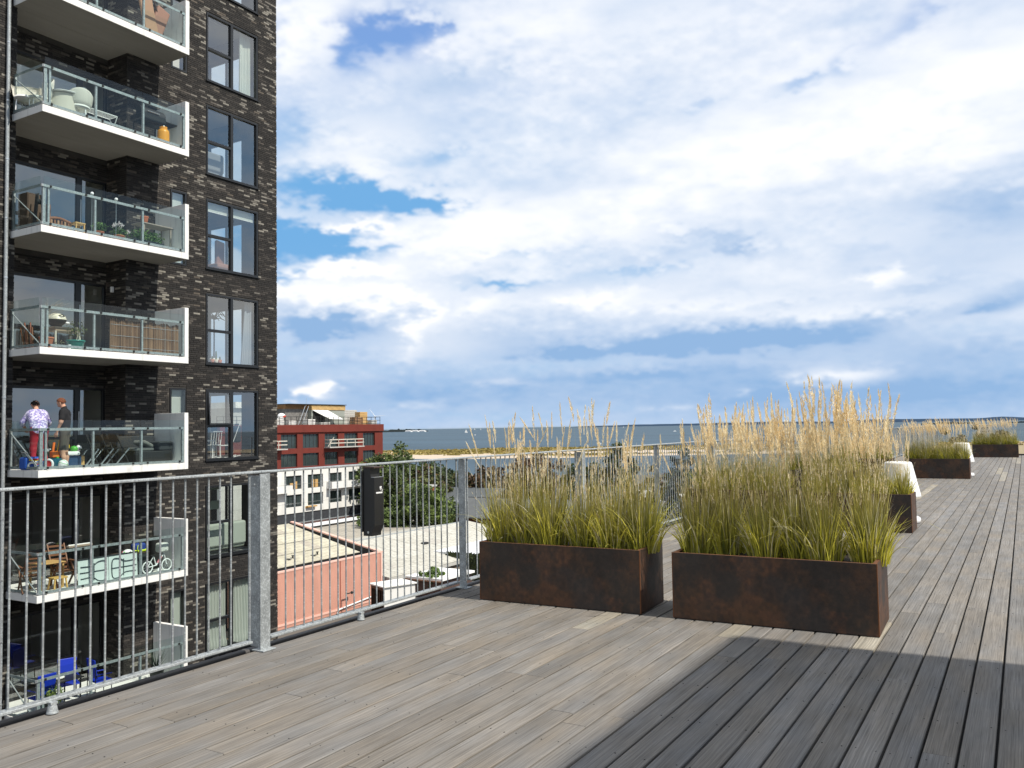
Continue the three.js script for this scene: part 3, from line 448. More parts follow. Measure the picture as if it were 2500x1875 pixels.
// bricks
{
  const R = rng(31), L = 0.238, HH = 0.052, CP = 0.0625, JT = 0.0105, pal = [[0.022, 0.0195, 0.018], [0.030, 0.0265, 0.024], [0.041, 0.036, 0.032], [0.055, 0.048, 0.042], [0.076, 0.066, 0.057], [0.115, 0.10, 0.086], [0.17, 0.155, 0.135], [0.26, 0.24, 0.205], [0.12, 0.10, 0.08]];
  let was = false; const tone = (s, y) => { const n = 0.6 * fbm(s * 0.5 + 13, y * 0.9, 2) + 0.4 * vnoise(s * 2.6 + 40, y * 15), p = R(); const light = clamp(0.125 + 0.6 * (n - 0.5)); if (p < light && !(was && R() < 0.75)) { was = true; return 6 + (R() < 0.45 ? 1 : R() < 0.25 ? 2 : 0); } was = false; return Math.min(5, Math.floor(R() * R() * 6.5)); };
  const mats = pal.map((c) => std(c, 0.9, { map: T.mottle })), inst = [], single = [];
  const solid = (ivs, y) => { let out = [ivs]; return out; };
  const cut = (a, b, holes) => { let s = [[a, b]]; for (const [h0, h1] of holes) s = s.flatMap(([p, q]) => (h1 <= p || h0 >= q ? [[p, q]] : [[p, h0], [h1, q]].filter(([m, n]) => n - m > 0.02))); return s; };
  const rows = (s0, s1, y0, y1, holesAt, put, easy = true) => {
    for (let i = Math.floor(y0 / CP); i * CP < y1; i++) {
      const y = i * CP + CP / 2; if (y - CP / 2 < y0 - 0.03) continue;
      const off = (i & 1 ? 0.5 : 0) * (L + JT) + (mod(i, 7) < 2 ? 0.06 : 0);
      for (const [a, b] of cut(s0, s1, holesAt(y))) for (let p = Math.floor((a - off) / (L + JT)) * (L + JT) + off; p < b; p += L + JT) {
        const u = Math.max(p, a + 0.003), v = Math.min(p + L, b - 0.003); if (v - u < 0.03) continue; put((u + v) / 2, y, v - u, tone((u + v) / 2, y));
      }
    }
  };
  const openings = (y) => { const h = [[12.06, 15.21]]; for (const k of FLOORS) { const t = y - 3 * k; if (t > 0.655 && t < 2.925) h.push([17.96, 20.12]); if (k % 2 === 0 && t > 0.61 && t < 2.925) h.push([16.65, 17.27]); } return h; };
  const M4 = new THREE.Matrix4(), Q = new THREE.Quaternion();
  rows(9, -CORNER, -6.2, 18.6, openings, (s, y, len, c) => { const d = { p: [FX - 0.006 + 0.004 * R(), y, -s], len, c, axis: 'x' }; (len > 0.2 && -s > -17.95 && -s < -16.1 && y > 1.0 && y < 8 ? single : inst).push(d); });
  rows(12.04, 15.22, -5.4, 18.6, (y) => { const h = []; for (const k of FLOORS) { const t = y - 3 * k; if (t > 0.4 && t < 2.875) h.push([12.495, 15.22]); } return h; }, (s, y, len, c) => inst.push({ p: [LX - 0.006, y, -s], len, c, axis: 'x' }));
  rows(-FX + 0.015, -LX, -5.4, 18.6, () => [], (s, y, len, c) => inst.push({ p: [-s, y, -15.215], len, c, axis: 'z' }));
  single.sort((a, b) => Math.abs(a.p[1] - 2.2) - Math.abs(b.p[1] - 2.2));
  inst.push(...single.splice(300));
  const g = metreUV(new RoundedBoxGeometry(0.026, HH, L, 1, 0.004));
  for (const b of single) { const o = meshOf('brick', g, mats[b.c], tower); o.position.set(...b.p); o.scale.set(1, 1, b.len / L); }
  const im = new THREE.InstancedMesh(metreUV(new THREE.BoxGeometry(0.026, HH, L)), std(1, 0.9, { map: T.mottle }), inst.length), cc = new THREE.Color();
  inst.forEach((b, i) => { Q.setFromAxisAngle(new THREE.Vector3(0, 1, 0), b.axis === 'x' ? 0 : Math.PI / 2); im.setMatrixAt(i, M4.compose(new THREE.Vector3(...b.p), Q, new THREE.Vector3(1, 1, b.len / L))); const k = 0.85 + 0.3 * R(); im.setColorAt(i, cc.setRGB(pal[b.c][0] * k, pal[b.c][1] * k, pal[b.c][2] * k)); });
  im.name = numbered('brickwork'); im.userData.kind = 'stuff'; im.castShadow = im.receiveShadow = true; tower.add(im);
  // soldier line and movement joints over the windows
  const j = mb(); for (const k of FLOORS) if (k % 2) j.box(FX + 0.004, FX + 0.0088, 2.885 + 3 * k, 2.905 + 3 * k, -16.6, -17.96); j.build('movement_joint', M.dark, tower);
}
// rain pipe with brackets
{
  const p = groupPart('rain_pipe', tower); mb().rod([FX + 0.09, YLOW, -11.80], [FX + 0.09, YHIGH, -11.80], 0.045, 0.045, 14).build('pipe', M.galv, p);
  for (let y = -5; y < 18; y += 1.5) mb().rod([FX + 0.09, y - 0.02, -11.80], [FX + 0.09, y + 0.02, -11.80], 0.052, 0.052, 14).box(FX, FX + 0.05, y - 0.012, y + 0.012, -11.81, -11.79).build('bracket', M.steel, p);
}
// balconies: slab, right side wall, glass with clamps, flat rails and posts, a brace at the open end
for (const k of FLOORS) {
  const b = groupPart('balcony', tower), y = 3 * k, P = (n, q, m) => q.build(n, m, b);
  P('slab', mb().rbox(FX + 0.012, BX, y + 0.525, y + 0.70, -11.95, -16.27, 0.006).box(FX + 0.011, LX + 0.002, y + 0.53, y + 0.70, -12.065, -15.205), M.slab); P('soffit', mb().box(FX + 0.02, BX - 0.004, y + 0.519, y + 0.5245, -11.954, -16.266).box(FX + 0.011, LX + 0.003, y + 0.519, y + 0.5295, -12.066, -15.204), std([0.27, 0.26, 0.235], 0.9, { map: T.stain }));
  P('side_wall', mb().rbox(FX + 0.014, BX, y + 0.702, y + 2.12, -16.14, -16.27, 0.006), M.slab);
  const Z = [-11.985, -13.33, -14.73, -16.125];
  for (let i = 0; i < 3; i++) { const o = meshOf('glass_panel', WG, M.railGlass, b); o.rotation.y = Math.PI / 2; o.scale.set(Z[i] - Z[i + 1] - 0.012, 1.17, 1); o.position.set(BX + 0.012, y + 1.325, (Z[i] + Z[i + 1]) / 2); }
  const e = meshOf('glass_panel', WG, M.railGlass, b); e.scale.set(1.24, 1.17, 1); e.position.set((FX + BX) / 2 + 0.03, y + 1.325, -11.94);
  P('handrail', mb().box(BX - 0.03, BX - 0.006, y + 1.655, y + 1.72, -11.97, -16.12).box(FX + 0.06, BX - 0.031, y + 1.655, y + 1.72, -11.955, -11.97), M.galv);
  P('bottom_rail', mb().box(BX - 0.03, BX - 0.006, y + 0.722, y + 0.785, -11.97, -16.12).box(FX + 0.06, BX - 0.031, y + 0.722, y + 0.785, -11.955, -11.97), M.galv);
  for (const [z, w] of [[-12.0, 0.075], [-12.13, 0.05], [-13.37, 0.05], [-14.77, 0.05], [-16.09, 0.05]]) P('rail_post', mb().box(BX - 0.085, BX - 0.031, y + 0.701, y + 1.70, z, z - w), M.galv);
  P('rail_post', mb().box(FX + 0.02, FX + 0.10, y + 0.701, y + 1.72, -11.972, -12.02), M.galv);
  P('brace', mb().rod([FX + 0.10, y + 1.60, -11.98], [BX - 0.10, y + 0.80, -11.98], 0.016, 0.016, 8), M.galv);
  for (const z of [-12.18, -13.11, -13.55, -14.51, -14.95, -15.98]) for (const h of [1.688, 0.753]) P('clamp', mb().box(BX - 0.005, BX + 0.03, y + h - 0.026, y + h + 0.026, z - 0.02, z + 0.02), M.black);
}
mb().rbox(LX + 0.3, LX + 0.38, 5.62, 5.78, -15.13, -15.205, 0.01).build('wall_lamp', M.plasticWhite, tower);

// ---------------------------------------------------------------- the land, the lagoon, the sand spit and the sea
const GROUND = -14.15, SEA = -16;
{
  const seaMat = phys([0.058, 0.102, 0.142], 0.6, { specularIntensity: 0.45,  bumpMap: texture(512, 512, (u, v) => 0.5 + 0.9 * (fbm(u * 14, v * 22, 5, 14, 22) - 0.5), { data: true, metres: [60, 40] }), bumpScale: 0.5, map: texture(512, 512, (u, v) => { const k = 0.72 + 0.28 * clamp(0.5 + 1.6 * (fbm(u * 4, v * 9, 6, 4, 9) - 0.5)); return [k, k, k]; }, { metres: [1500, 700] }) });
  structure('sea', metreUV(new THREE.CircleGeometry(50000, 96).rotateX(-Math.PI / 2).translate(0, SEA, 0)), seaMat, 'dark blue sea reaching to the horizon', 'sea');
  const land = mb().slab([[-420, GROUND, 300], [-420, GROUND, -150], [-300, GROUND, -200], [-180, GROUND, -225], [-90, GROUND, -262], [10, GROUND, -300], [160, GROUND, -360], [420, GROUND, -420], [420, GROUND, 300]], 3);
  structure('ground', land.geo(), std([0.13, 0.125, 0.11], 0.95, { map: T.stain }), 'paved ground and yards between the buildings', 'ground');
  // the spit: pale sand with dune grass
  const near = [[-470, -360], [-400, -372], [-312, -401], [-276, -398], [-216, -426], [-182, -458], [-120, -492], [-40, -540], [80, -590], [240, -650]], far = [[-480, -470], [-419, -522], [-397, -569], [-355, -600], [-315, -622], [-258, -650], [-170, -694], [-60, -745], [80, -800], [240, -850]];
  const NU = 200, NV = 30, v = [], c = [], idx = [], pl = (L, t) => { const f = t * (L.length - 1), i = Math.min(L.length - 2, Math.floor(f)), k = f - i; return [lerp(L[i][0], L[i + 1][0], k), lerp(L[i][1], L[i + 1][1], k)]; };
  for (let j = 0; j <= NV; j++) for (let i = 0; i <= NU; i++) {
    const a = pl(near, i / NU), b = pl(far, i / NU), t = j / NV, w = 9 * (fbm(i * 0.09, j > NV / 2 ? 40 : 3, 3) - 0.5) * 2, x = lerp(a[0], b[0], t), z = lerp(a[1], b[1], t) + w, n = fbm(x * 0.02 + 9, z * 0.035, 4), edge = Math.min(sstep(0, 0.12, t), sstep(1, 0.9, t));
    const grass = sstep(0.40, 0.56, n + 0.16 * sstep(0.35, 0.7, t) - 0.12 * sstep(0.2, 0.0, t)) * edge; v.push(x, SEA - 0.25 + edge * (0.7 + 1.5 * n * t), z);
    const s = [0.52, 0.43, 0.33], g = [0.29 + 0.12 * fbm(x * 0.3, z * 0.2, 2), 0.245, 0.085], q = fbm(x * 0.06, z * 0.09, 3); c.push(...[0, 1, 2].map((m) => lerp(s[m], g[m] * (0.75 + 0.5 * q), grass)));
    if (i < NU && j < NV) { const o = j * (NU + 1) + i; idx.push(o, o + 1, o + NU + 1, o + 1, o + NU + 2, o + NU + 1); }
  }
  const g = new THREE.BufferGeometry(); g.setAttribute('position', new THREE.Float32BufferAttribute(v, 3)); g.setAttribute('color', new THREE.Float32BufferAttribute(c, 3)); g.setIndex(idx); g.computeVertexNormals();
  structure('sand_spit', metreUV(g), vc(1, { side: THREE.DoubleSide }), 'long sand spit with dune grass between lagoon and sea', 'sand spit');
  // dune grass tufts that stand up from the spit
  const R = rng(88), m = { v: [], c: [] };
  for (let i = 0; i < 7000; i++) { const tt = R(), a = pl(near, tt), b = pl(far, tt), t = 0.12 + 0.8 * R(), x = lerp(a[0], b[0], t), z = lerp(a[1], b[1], t), n = fbm(x * 0.02 + 9, z * 0.035, 4); if (n + 0.16 * t < 0.47) continue; const y = SEA - 0.25 + 0.7 + 1.5 * n * t, s = 0.9 + 1.6 * R(), h = 0.4 + 0.7 * R(), k = 0.6 + 0.6 * R(); for (let q = 0; q < 2; q++) { const an = R() * 3.14, dx = Math.cos(an) * s, dz = Math.sin(an) * s; m.v.push(x - dx, y - 0.1, z - dz, x + dx, y - 0.1, z + dz, x + dx * (R() - 0.5), y + h, z + dz * (R() - 0.5)); for (let e = 0; e < 3; e++) m.c.push(0.30 * k, 0.25 * k, 0.08 * k); } }
  const tg = new THREE.BufferGeometry(); tg.setAttribute('position', new THREE.Float32BufferAttribute(m.v, 3)); tg.setAttribute('color', new THREE.Float32BufferAttribute(m.c, 3)); tg.computeVertexNormals();
  tag(meshOf('dune_grass', metreUV(tg), vc(1, { side: THREE.DoubleSide })), 'yellow dune grass growing along the sand spit', 'dune grass', null, 'stuff');
  // far shores; haze over the long low coast is mixed into its colour
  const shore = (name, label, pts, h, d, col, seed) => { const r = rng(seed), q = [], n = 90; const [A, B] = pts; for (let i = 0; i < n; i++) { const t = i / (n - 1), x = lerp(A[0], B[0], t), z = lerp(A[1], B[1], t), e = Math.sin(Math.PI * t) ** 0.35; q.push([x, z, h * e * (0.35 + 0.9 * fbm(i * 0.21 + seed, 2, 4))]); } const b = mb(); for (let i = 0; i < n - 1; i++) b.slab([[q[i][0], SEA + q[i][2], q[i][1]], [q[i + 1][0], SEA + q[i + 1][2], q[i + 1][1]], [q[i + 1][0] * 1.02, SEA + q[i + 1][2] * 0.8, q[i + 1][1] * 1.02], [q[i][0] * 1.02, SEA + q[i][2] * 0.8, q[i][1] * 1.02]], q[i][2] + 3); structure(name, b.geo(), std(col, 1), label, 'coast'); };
  const at = (az, d) => [Math.sin(az * Math.PI / 180) * d, -Math.cos(az * Math.PI / 180) * d];
  shore('distant_coast', 'low coast on the horizon behind the grasses, coloured blue for haze', [at(-27, 17000), at(14, 16000)], 58, 1, [0.16, 0.23, 0.33], 3);
  shore('distant_coast', 'short dark wooded headland on the horizon beside the red building', [at(-39.6, 5600), at(-36.4, 5900)], 22, 1, [0.018, 0.026, 0.028], 8);
  shore('distant_coast', 'dark tree line on the horizon behind the third row of grass', [at(-5.4, 4200), at(-2.4, 4300)], 13, 1, [0.06, 0.065, 0.06], 12);
  shore('distant_coast', 'small dark wooded island on the horizon at the far right', [at(-0.9, 4600), at(3.5, 4700)], 12, 1, [0.06, 0.08, 0.09], 15);
  for (let i = 0; i < 3; i++) { const p = at(-37.7 + i * 0.45, 5500); mb().box(p[0] - 22, p[0] + 22, SEA, SEA + 6, p[1] - 10, p[1] + 10).slab([[p[0] - 23, SEA + 9, p[1]], [p[0] + 23, SEA + 9, p[1]], [p[0] + 23, SEA + 6, p[1] + 11], [p[0] - 23, SEA + 6, p[1] + 11]], 0.5).build('shore_house', M.plasticWhite, scene.children.find((o) => o.name === 'distant_coast_001')); }
}
// boats and a wind turbine out at sea
{
  const dir = (px, d) => { const b = (-30.8 * Math.PI / 180) + Math.atan((px - 1250) / 2094); return [Math.sin(b) * d, SEA, -Math.cos(b) * d]; };
  const sail = (label, px, d, h, turn) => { const t = thing('sailing_boat', label, 'sailing boat', dir(px, d), turn, 'sailing boats far out'); mb().extrude([[-h * 0.42, 0.7], [h * 0.46, 1.1], [h * 0.36, 0], [-h * 0.34, -0.2]], h * 0.16, [0, 0, -h * 0.08]).build('hull', M.plasticWhite, t); mb().rod([0.05 * h, 0.8, 0], [0.05 * h, h * 1.04, 0], 0.1).build('mast', M.plasticWhite, t); mb().extrude([[0.03 * h, 1.8], [0.03 * h, h], [-0.36 * h, 1.9]], 0.08, [0, 0, 0]).build('mainsail', M.white, t); mb().extrude([[0.07 * h, 1.4], [0.07 * h, h * 0.86], [0.42 * h, 1.4]], 0.08, [0, 0, 0]).build('jib', M.white, t); };
  sail('nearest sailing boat with a white triangular sail, off the red building', 1136, 3300, 14, 0.7); sail('tiny sailing boat on the horizon right of the nearest sail', 1149, 8000, 17, 0.4); sail('tiny sailing boat close behind another on the horizon', 1157, 8600, 17, 0.6); sail('tiny white sail just left of the near planter grass', 1172, 8200, 15, 0.5); sail('tiny sail seen between the plumes of the near left planter', 1291, 5200, 9, 0.4); sail('tiny sail far right of the others between the grasses', 1520, 7500, 14, 0.3);
  const motor = (label, px, d, l) => { const t = thing('motor_boat', label, 'motor boat', dir(px, d), 0.55, 'motor boats on the water'); mb().extrude([[-l / 2, 0.9], [l / 2, 1.2], [l * 0.34, -0.1], [-l / 2, -0.1]], l * 0.3, [0, 0, -l * 0.15]).build('hull', M.plasticWhite, t); mb().rbox(-l * 0.2, l * 0.16, 0.9, 0.9 + l * 0.2, -l * 0.1, l * 0.1, 0.1).build('cabin', M.plasticWhite, t); mb().box(l * 0.10, l * 0.17, 1.0, 0.9 + l * 0.16, -l * 0.09, l * 0.09).build('windscreen', M.black, t); };
  motor('white motor boat just beyond the spit above the railing', 1460, 830, 4.5); motor('white motor boat farther out left of the largest planter', 1645, 2300, 9); motor('small white motor boat left of the near planter plumes', 1158, 2100, 5);
  const p = dir(914, 3300), t = thing('wind_turbine', 'white wind turbine out at sea behind the red building', 'wind turbine', p, 0.72); mb().rod([0, 0, 0], [0, 68, 0], 2.2, 1.3, 16).build('tower', M.plasticWhite, t); mb().rbox(-1.8, 1.8, 66.5, 70.5, -4, 4, 0.8).build('nacelle', M.plasticWhite, t); mb().ball([0, 68.5, 5], [1.6, 1.6, 2]).build('hub', M.plasticWhite, t);
  for (const a of [125, 4, 245]) { const c = Math.cos(a * Math.PI / 180), s = Math.sin(a * Math.PI / 180); mb().rod([c, 68.5 + s, 5], [c * 38, 68.5 + s * 38, 5], 1.15, 0.25, 8).build('blade', M.plasticWhite, t); }
}

// ---------------------------------------------------------------- the white block with the red block on top
const wallWithHoles = (z0, z1, y0, y1, holes, x, t) => {  // a wall facing +x with window openings
  const s = new THREE.Shape([[-z0, y0], [-z1, y0], [-z1, y1], [-z0, y1]].map((p) => new THREE.Vector2(...p)));
  for (const [a, b, c, d] of holes) s.holes.push(new THREE.Path([[-a, c], [-a, d], [-b, d], [-b, c]].map((p) => new THREE.Vector2(...p))));
  const g = new THREE.ExtrudeGeometry(s, { depth: t, bevelEnabled: false }); g.applyMatrix4(new THREE.Matrix4().makeBasis(new THREE.Vector3(0, 0, -1), new THREE.Vector3(0, 1, 0), new THREE.Vector3(1, 0, 0))); return g.translate(x - t, 0, 0);
};
const WX = -99, farGlass = phys([0.035, 0.05, 0.05], 0.05, { ior: 1.9 }), farFrame = std([0.02, 0.02, 0.022], 0.5);
function farWindow(parent, z0, z1, y0, y1, nm, frame = farFrame, depth = 0.22, x = WX) {
  const w = groupPart('window', parent), f = mb(), n = nm ?? 4, X0 = x - depth - 0.06, X1 = x - depth + 0.02; f.box(X0, X1, y0, y0 + 0.07, z0, z1).box(X0, X1, y1 - 0.07, y1, z0, z1);
  for (let i = 0; i <= n; i++) { const z = lerp(z0 - 0.04, z1 + 0.04, i / n); f.box(X0, X1, y0 + 0.071, y1 - 0.071, z - 0.04, z + 0.04); } f.build('frame', frame, w);
  for (let i = 0; i < n; i++) { const a = lerp(z0 - 0.04, z1 + 0.04, i / n) - 0.041, b = lerp(z0 - 0.04, z1 + 0.04, (i + 1) / n) + 0.041; pane(w, X0 + 0.03, a, b, y0 + 0.072, y1 - 0.072, farGlass); }
}
{
  const t = thing('white_building', 'white rendered apartment block with a dark ground floor, below the red storeys', 'apartment building'), z0 = -84, z1 = -121.8;
  const up = [[-92.2, -95.2], [-96.82, -100.3], [-101.68, -105.15], [-106.54, -109.63], [-111.36, -114.84], [-116.17, -119.2]], holes = [];
  up.forEach(([a, b], i) => holes.push([a, b, -7.62, -5.48], [a, b, -10.38, -8.45]));
  mb().add(wallWithHoles(z0, z1, -11.35, -4.42, holes, WX, 0.4)).box(WX - 0.401, -112, -11.35, -4.6, z1, z1 + 0.4).box(WX - 0.41, -112, -4.7, -4.5, z0, z1 + 0.41).build('wall', std([0.78, 0.77, 0.73], 0.85, { map: T.stain }), t);
  mb().box(WX - 0.15, -112, GROUND, -11.352, z0, z1).build('dark_base', std([0.045, 0.05, 0.058], 0.7, { map: T.mottle }), t);
  mb().box(WX - 0.5, -111, -11.3, -4.75, z0, z1 + 0.5).build('interior', M.dark, t);
  holes.forEach(([a, b, c, d], i) => farWindow(t, a, b, c, d, i % 4 < 2 ? 3 : 4));
  mb().box(WX + 0.002, WX + 0.02, -6.87, -6.845, z0, z1).box(WX + 0.002, WX + 0.02, -9.83, -9.805, z0, z1).build('facade_joint', std(0.4, 0.9), t);
  for (const [a, b] of [[-105.98, -117.9], [-90, -97.2]]) { const B = groupPart('balcony', t); mb().box(WX + 0.021, WX + 1.2, -8.0, -7.82, a, b).build('slab', M.white, B); mb().box(WX + 1.08, WX + 1.2, -7.819, -6.88, a, b).box(WX + 0.021, WX + 1.079, -7.819, -6.88, a, a - 0.12).box(WX + 0.021, WX + 1.079, -7.819, -6.88, b + 0.12, b).build('parapet', M.white, B); }
  for (const [z, h] of [[-97.9, 0.95], [-98.8, 1.15], [-102.6, 1.25], [-103.45, 1.25]]) mb().box(WX - 0.16, WX - 0.08, -7.55, -7.55 + h, z, z - 0.62).build('window_board', M.pine, t);
  mb().box(WX + 0.02, WX + 0.5, -10.62, -10.42, -101.2, -103.3).build('window_plank', M.pine, t); mb().box(WX + 0.02, WX + 0.1, -10.75, -10.5, -101.1, -101.7).build('window_plank', M.pine, t);
  const pr = groupPart('roof_edge', t); mb().box(WX - 0.3, WX + 0.03, -4.42, -4.36, z0, z1).build('flashing', M.galvDark, pr);
}
{
  const t = thing('red_building', 'two dark red storeys with tall dark windows and a railed roof under construction', 'apartment building'), z0 = -84, z1 = -120.5, holes = [];
  for (const [a, b] of [[-91.0, -94.4], [-95.95, -99.4], [-100.66, -104.23], [-105.61, -108.85], [-110.38, -113.75], [-115.14, -118.32]]) holes.push([a, b, -1.2, 1.02], [a, b, -4.1, -2.02]);
  const red = std([0.16, 0.022, 0.012], 0.8, { map: T.stain });
  mb().add(wallWithHoles(z0, z1, -4.358, 1.30, holes, WX - 0.02, 0.4)).box(WX - 0.421, -112, -4.355, 1.3, z1, z1 + 0.4).build('wall', red, t);
  mb().box(WX - 0.4, WX + 0.22, 1.31, 2.53, z0, z1 - 0.02).box(WX - 0.401, -112, 1.31, 2.53, z1 - 0.02, z1 + 0.4).box(-103, -105.5, 1.0, 1.95, z1 - 0.8, z1 - 0.021).build('cornice', red, t);
  mb().box(WX - 0.55, -111, -4.3, 2.3, z0, z1 + 0.5).build('interior', M.dark, t); mb().box(WX - 0.401, -111.5, 2.31, 2.42, z0, z1 + 0.41).build('roof', M.concrete, t);
  holes.forEach(([a, b, c, d]) => farWindow(t, a, b, c, d, 4, std([0.05, 0.055, 0.06], 0.4), 0.28, WX - 0.02));
  for (const [a, b] of [[-105.43, -114.0], [-88, -96.1]]) {
    const B = groupPart('balcony', t); mb().box(WX - 0.018, WX + 1.3, -1.33, -1.16, a, b).build('slab', M.concrete, B);
    for (let z = a - 0.05; z > b; z -= 2.05) mb().box(WX + 1.2, WX + 1.28, -1.159, 0.1, z, z - 0.08).build('guard_post', M.wicker, B);
    for (const y of [-0.05, -0.62]) mb().box(WX + 1.13, WX + 1.19, y, y + 0.14, a, b).box(WX + 0.2, WX + 1.12, y, y + 0.14, a - 0.06, a).build('guard_board', M.wicker, B);
    mb().bar([WX + 1.15, -1.1, a + 0.3], [WX + 1.15, 0.4, a - 1.1], 0.08, 0.06).build('leaning_plank', M.wicker, B);
  }
  const rail = groupPart('roof_railing', t); for (const y of [2.62, 3.2, 3.78]) mb().box(WX - 0.52, WX - 0.47, y, y + 0.06, z0, z1 + 0.05).box(-110, WX - 0.521, y, y + 0.06, z1 + 0.05, z1 + 0.1).build('rail', M.black, rail);
  for (let z = z0; z > z1; z -= 1.21) mb().box(WX - 0.525, WX - 0.465, 2.43, 3.84, z, z - 0.06).build('post', M.black, rail);
  // the timber-edged roof house
  const h = groupPart('roof_house', t); mb().box(-102, -110, 2.43, 5.15, -99.72, -104.83).build('wall', std([0.20, 0.19, 0.18], 0.9, { map: T.mottle }), h); mb().box(-101.2, -110, 2.43, 5.0, -104.84, -112.9).build('glazed_front', std([0.32, 0.34, 0.30], 0.5, { map: T.stain }), h);
  mb().box(-101.9, -110, 5.151, 5.85, -99.70, -104.82).build('timber_fascia', std([0.30, 0.16, 0.06], 0.7, { map: T.mottle }), h); mb().box(-101.1, -110, 5.001, 5.82, -104.83, -113.0).build('timber_fascia', std([0.58, 0.38, 0.15], 0.7, { map: T.mottle }), h);
  mb().box(-100.9, -110, 5.851, 5.95, -99.6, -113.1).build('roof_edge', M.black, h); mb().box(-101.19, -101.12, 2.43, 5.0, -105.2, -106.9).box(-101.19, -101.12, 3.0, 4.4, -107.1, -107.9).build('dark_opening', M.dark, h);
  mb().slab([[-101, 5.0, -104.9], [-101, 4.95, -108.6], [-99.9, 3.4, -111.2], [-99.8, 3.55, -107.6]], 0.06).build('tarpaulin', M.white, h);
  const e = groupPart('roof_house_end', t); mb().box(-103, -110, 2.43, 5.2, -90, -97.6).build('wall', M.concrete, e); mb().box(-102.4, -110.2, 5.201, 6.1, -90, -98.4).build('parapet', M.white, e); mb().box(-102.99, -102.9, 2.5, 5.1, -93.5, -96.6).build('dark_opening', M.dark, e);
  mb().rod([-101, 2.44, -101.6], [-101, 5.6, -103.2], 0.06).rod([-101, 2.44, -102.4], [-101, 5.6, -104.0], 0.06).rod([-101, 5.6, -103.4], [-101, 6.9, -103.5], 0.03).build('ladder', M.steel, t);
}
// building materials on the red roof
{
  const R = rng(41), put = (l, n, cat, z, w, h, mat, x = -100.3, d = 1.2, y = 2.425) => { const t = thing(n, l, cat, [x, y, z], (R() - 0.5) * 0.2, 'building materials on the red roof'); const k = Math.max(1, Math.round(h / 0.32)); for (let i = 0; i < k; i++) mb().rbox(-d / 2, d / 2, i * h / k + 0.01, (i + 1) * h / k - 0.01, -w / 2 + 0.05 * R(), w / 2 - 0.05 * R(), 0.03).build('layer', mat, t); };
  put('white wrapped pallet stack at the left end of the red roof', 'pallet_stack', 'pallet stack', -96.3, 2.0, 1.25, M.white); put('second white wrapped stack beside the roof ladder', 'pallet_stack', 'pallet stack', -99.1, 1.7, 0.85, M.white); put('third white wrapped stack in front of the dark roof wall', 'pallet_stack', 'pallet stack', -103.4, 1.6, 1.0, M.white);
  put('low white bundle beside the tarpaulin', 'pallet_stack', 'pallet stack', -106.6, 2.2, 0.5, M.concrete); put('brown cardboard stack left of the tall yellow crate', 'crate', 'crate', -114.9, 2.3, 1.35, std([0.30, 0.17, 0.09], 0.9)); put('tall yellow plywood crate on the red roof', 'crate', 'crate', -117.0, 2.0, 2.3, M.pine, -101); put('pale wrapped stack behind the yellow crate', 'pallet_stack', 'pallet stack', -116.3, 3.6, 2.7, M.concrete, -103.5); put('low grey bundle near the right end of the red roof', 'pallet_stack', 'pallet stack', -118.9, 1.8, 0.8, M.concrete);
  const t = thing('rubble_bag', 'white bag with a red mark on the red roof', 'bag', [-100.4, 3.7, -97.4]); mb().ball([0, 0.25, 0], [0.5, 0.45, 0.7]).build('bag', M.plasticWhite, t); mb().ball([0.38, 0.15, -0.2], [0.2, 0.22, 0.4]).build('red_mark', std([0.6, 0.06, 0.03], 0.6), t);
}

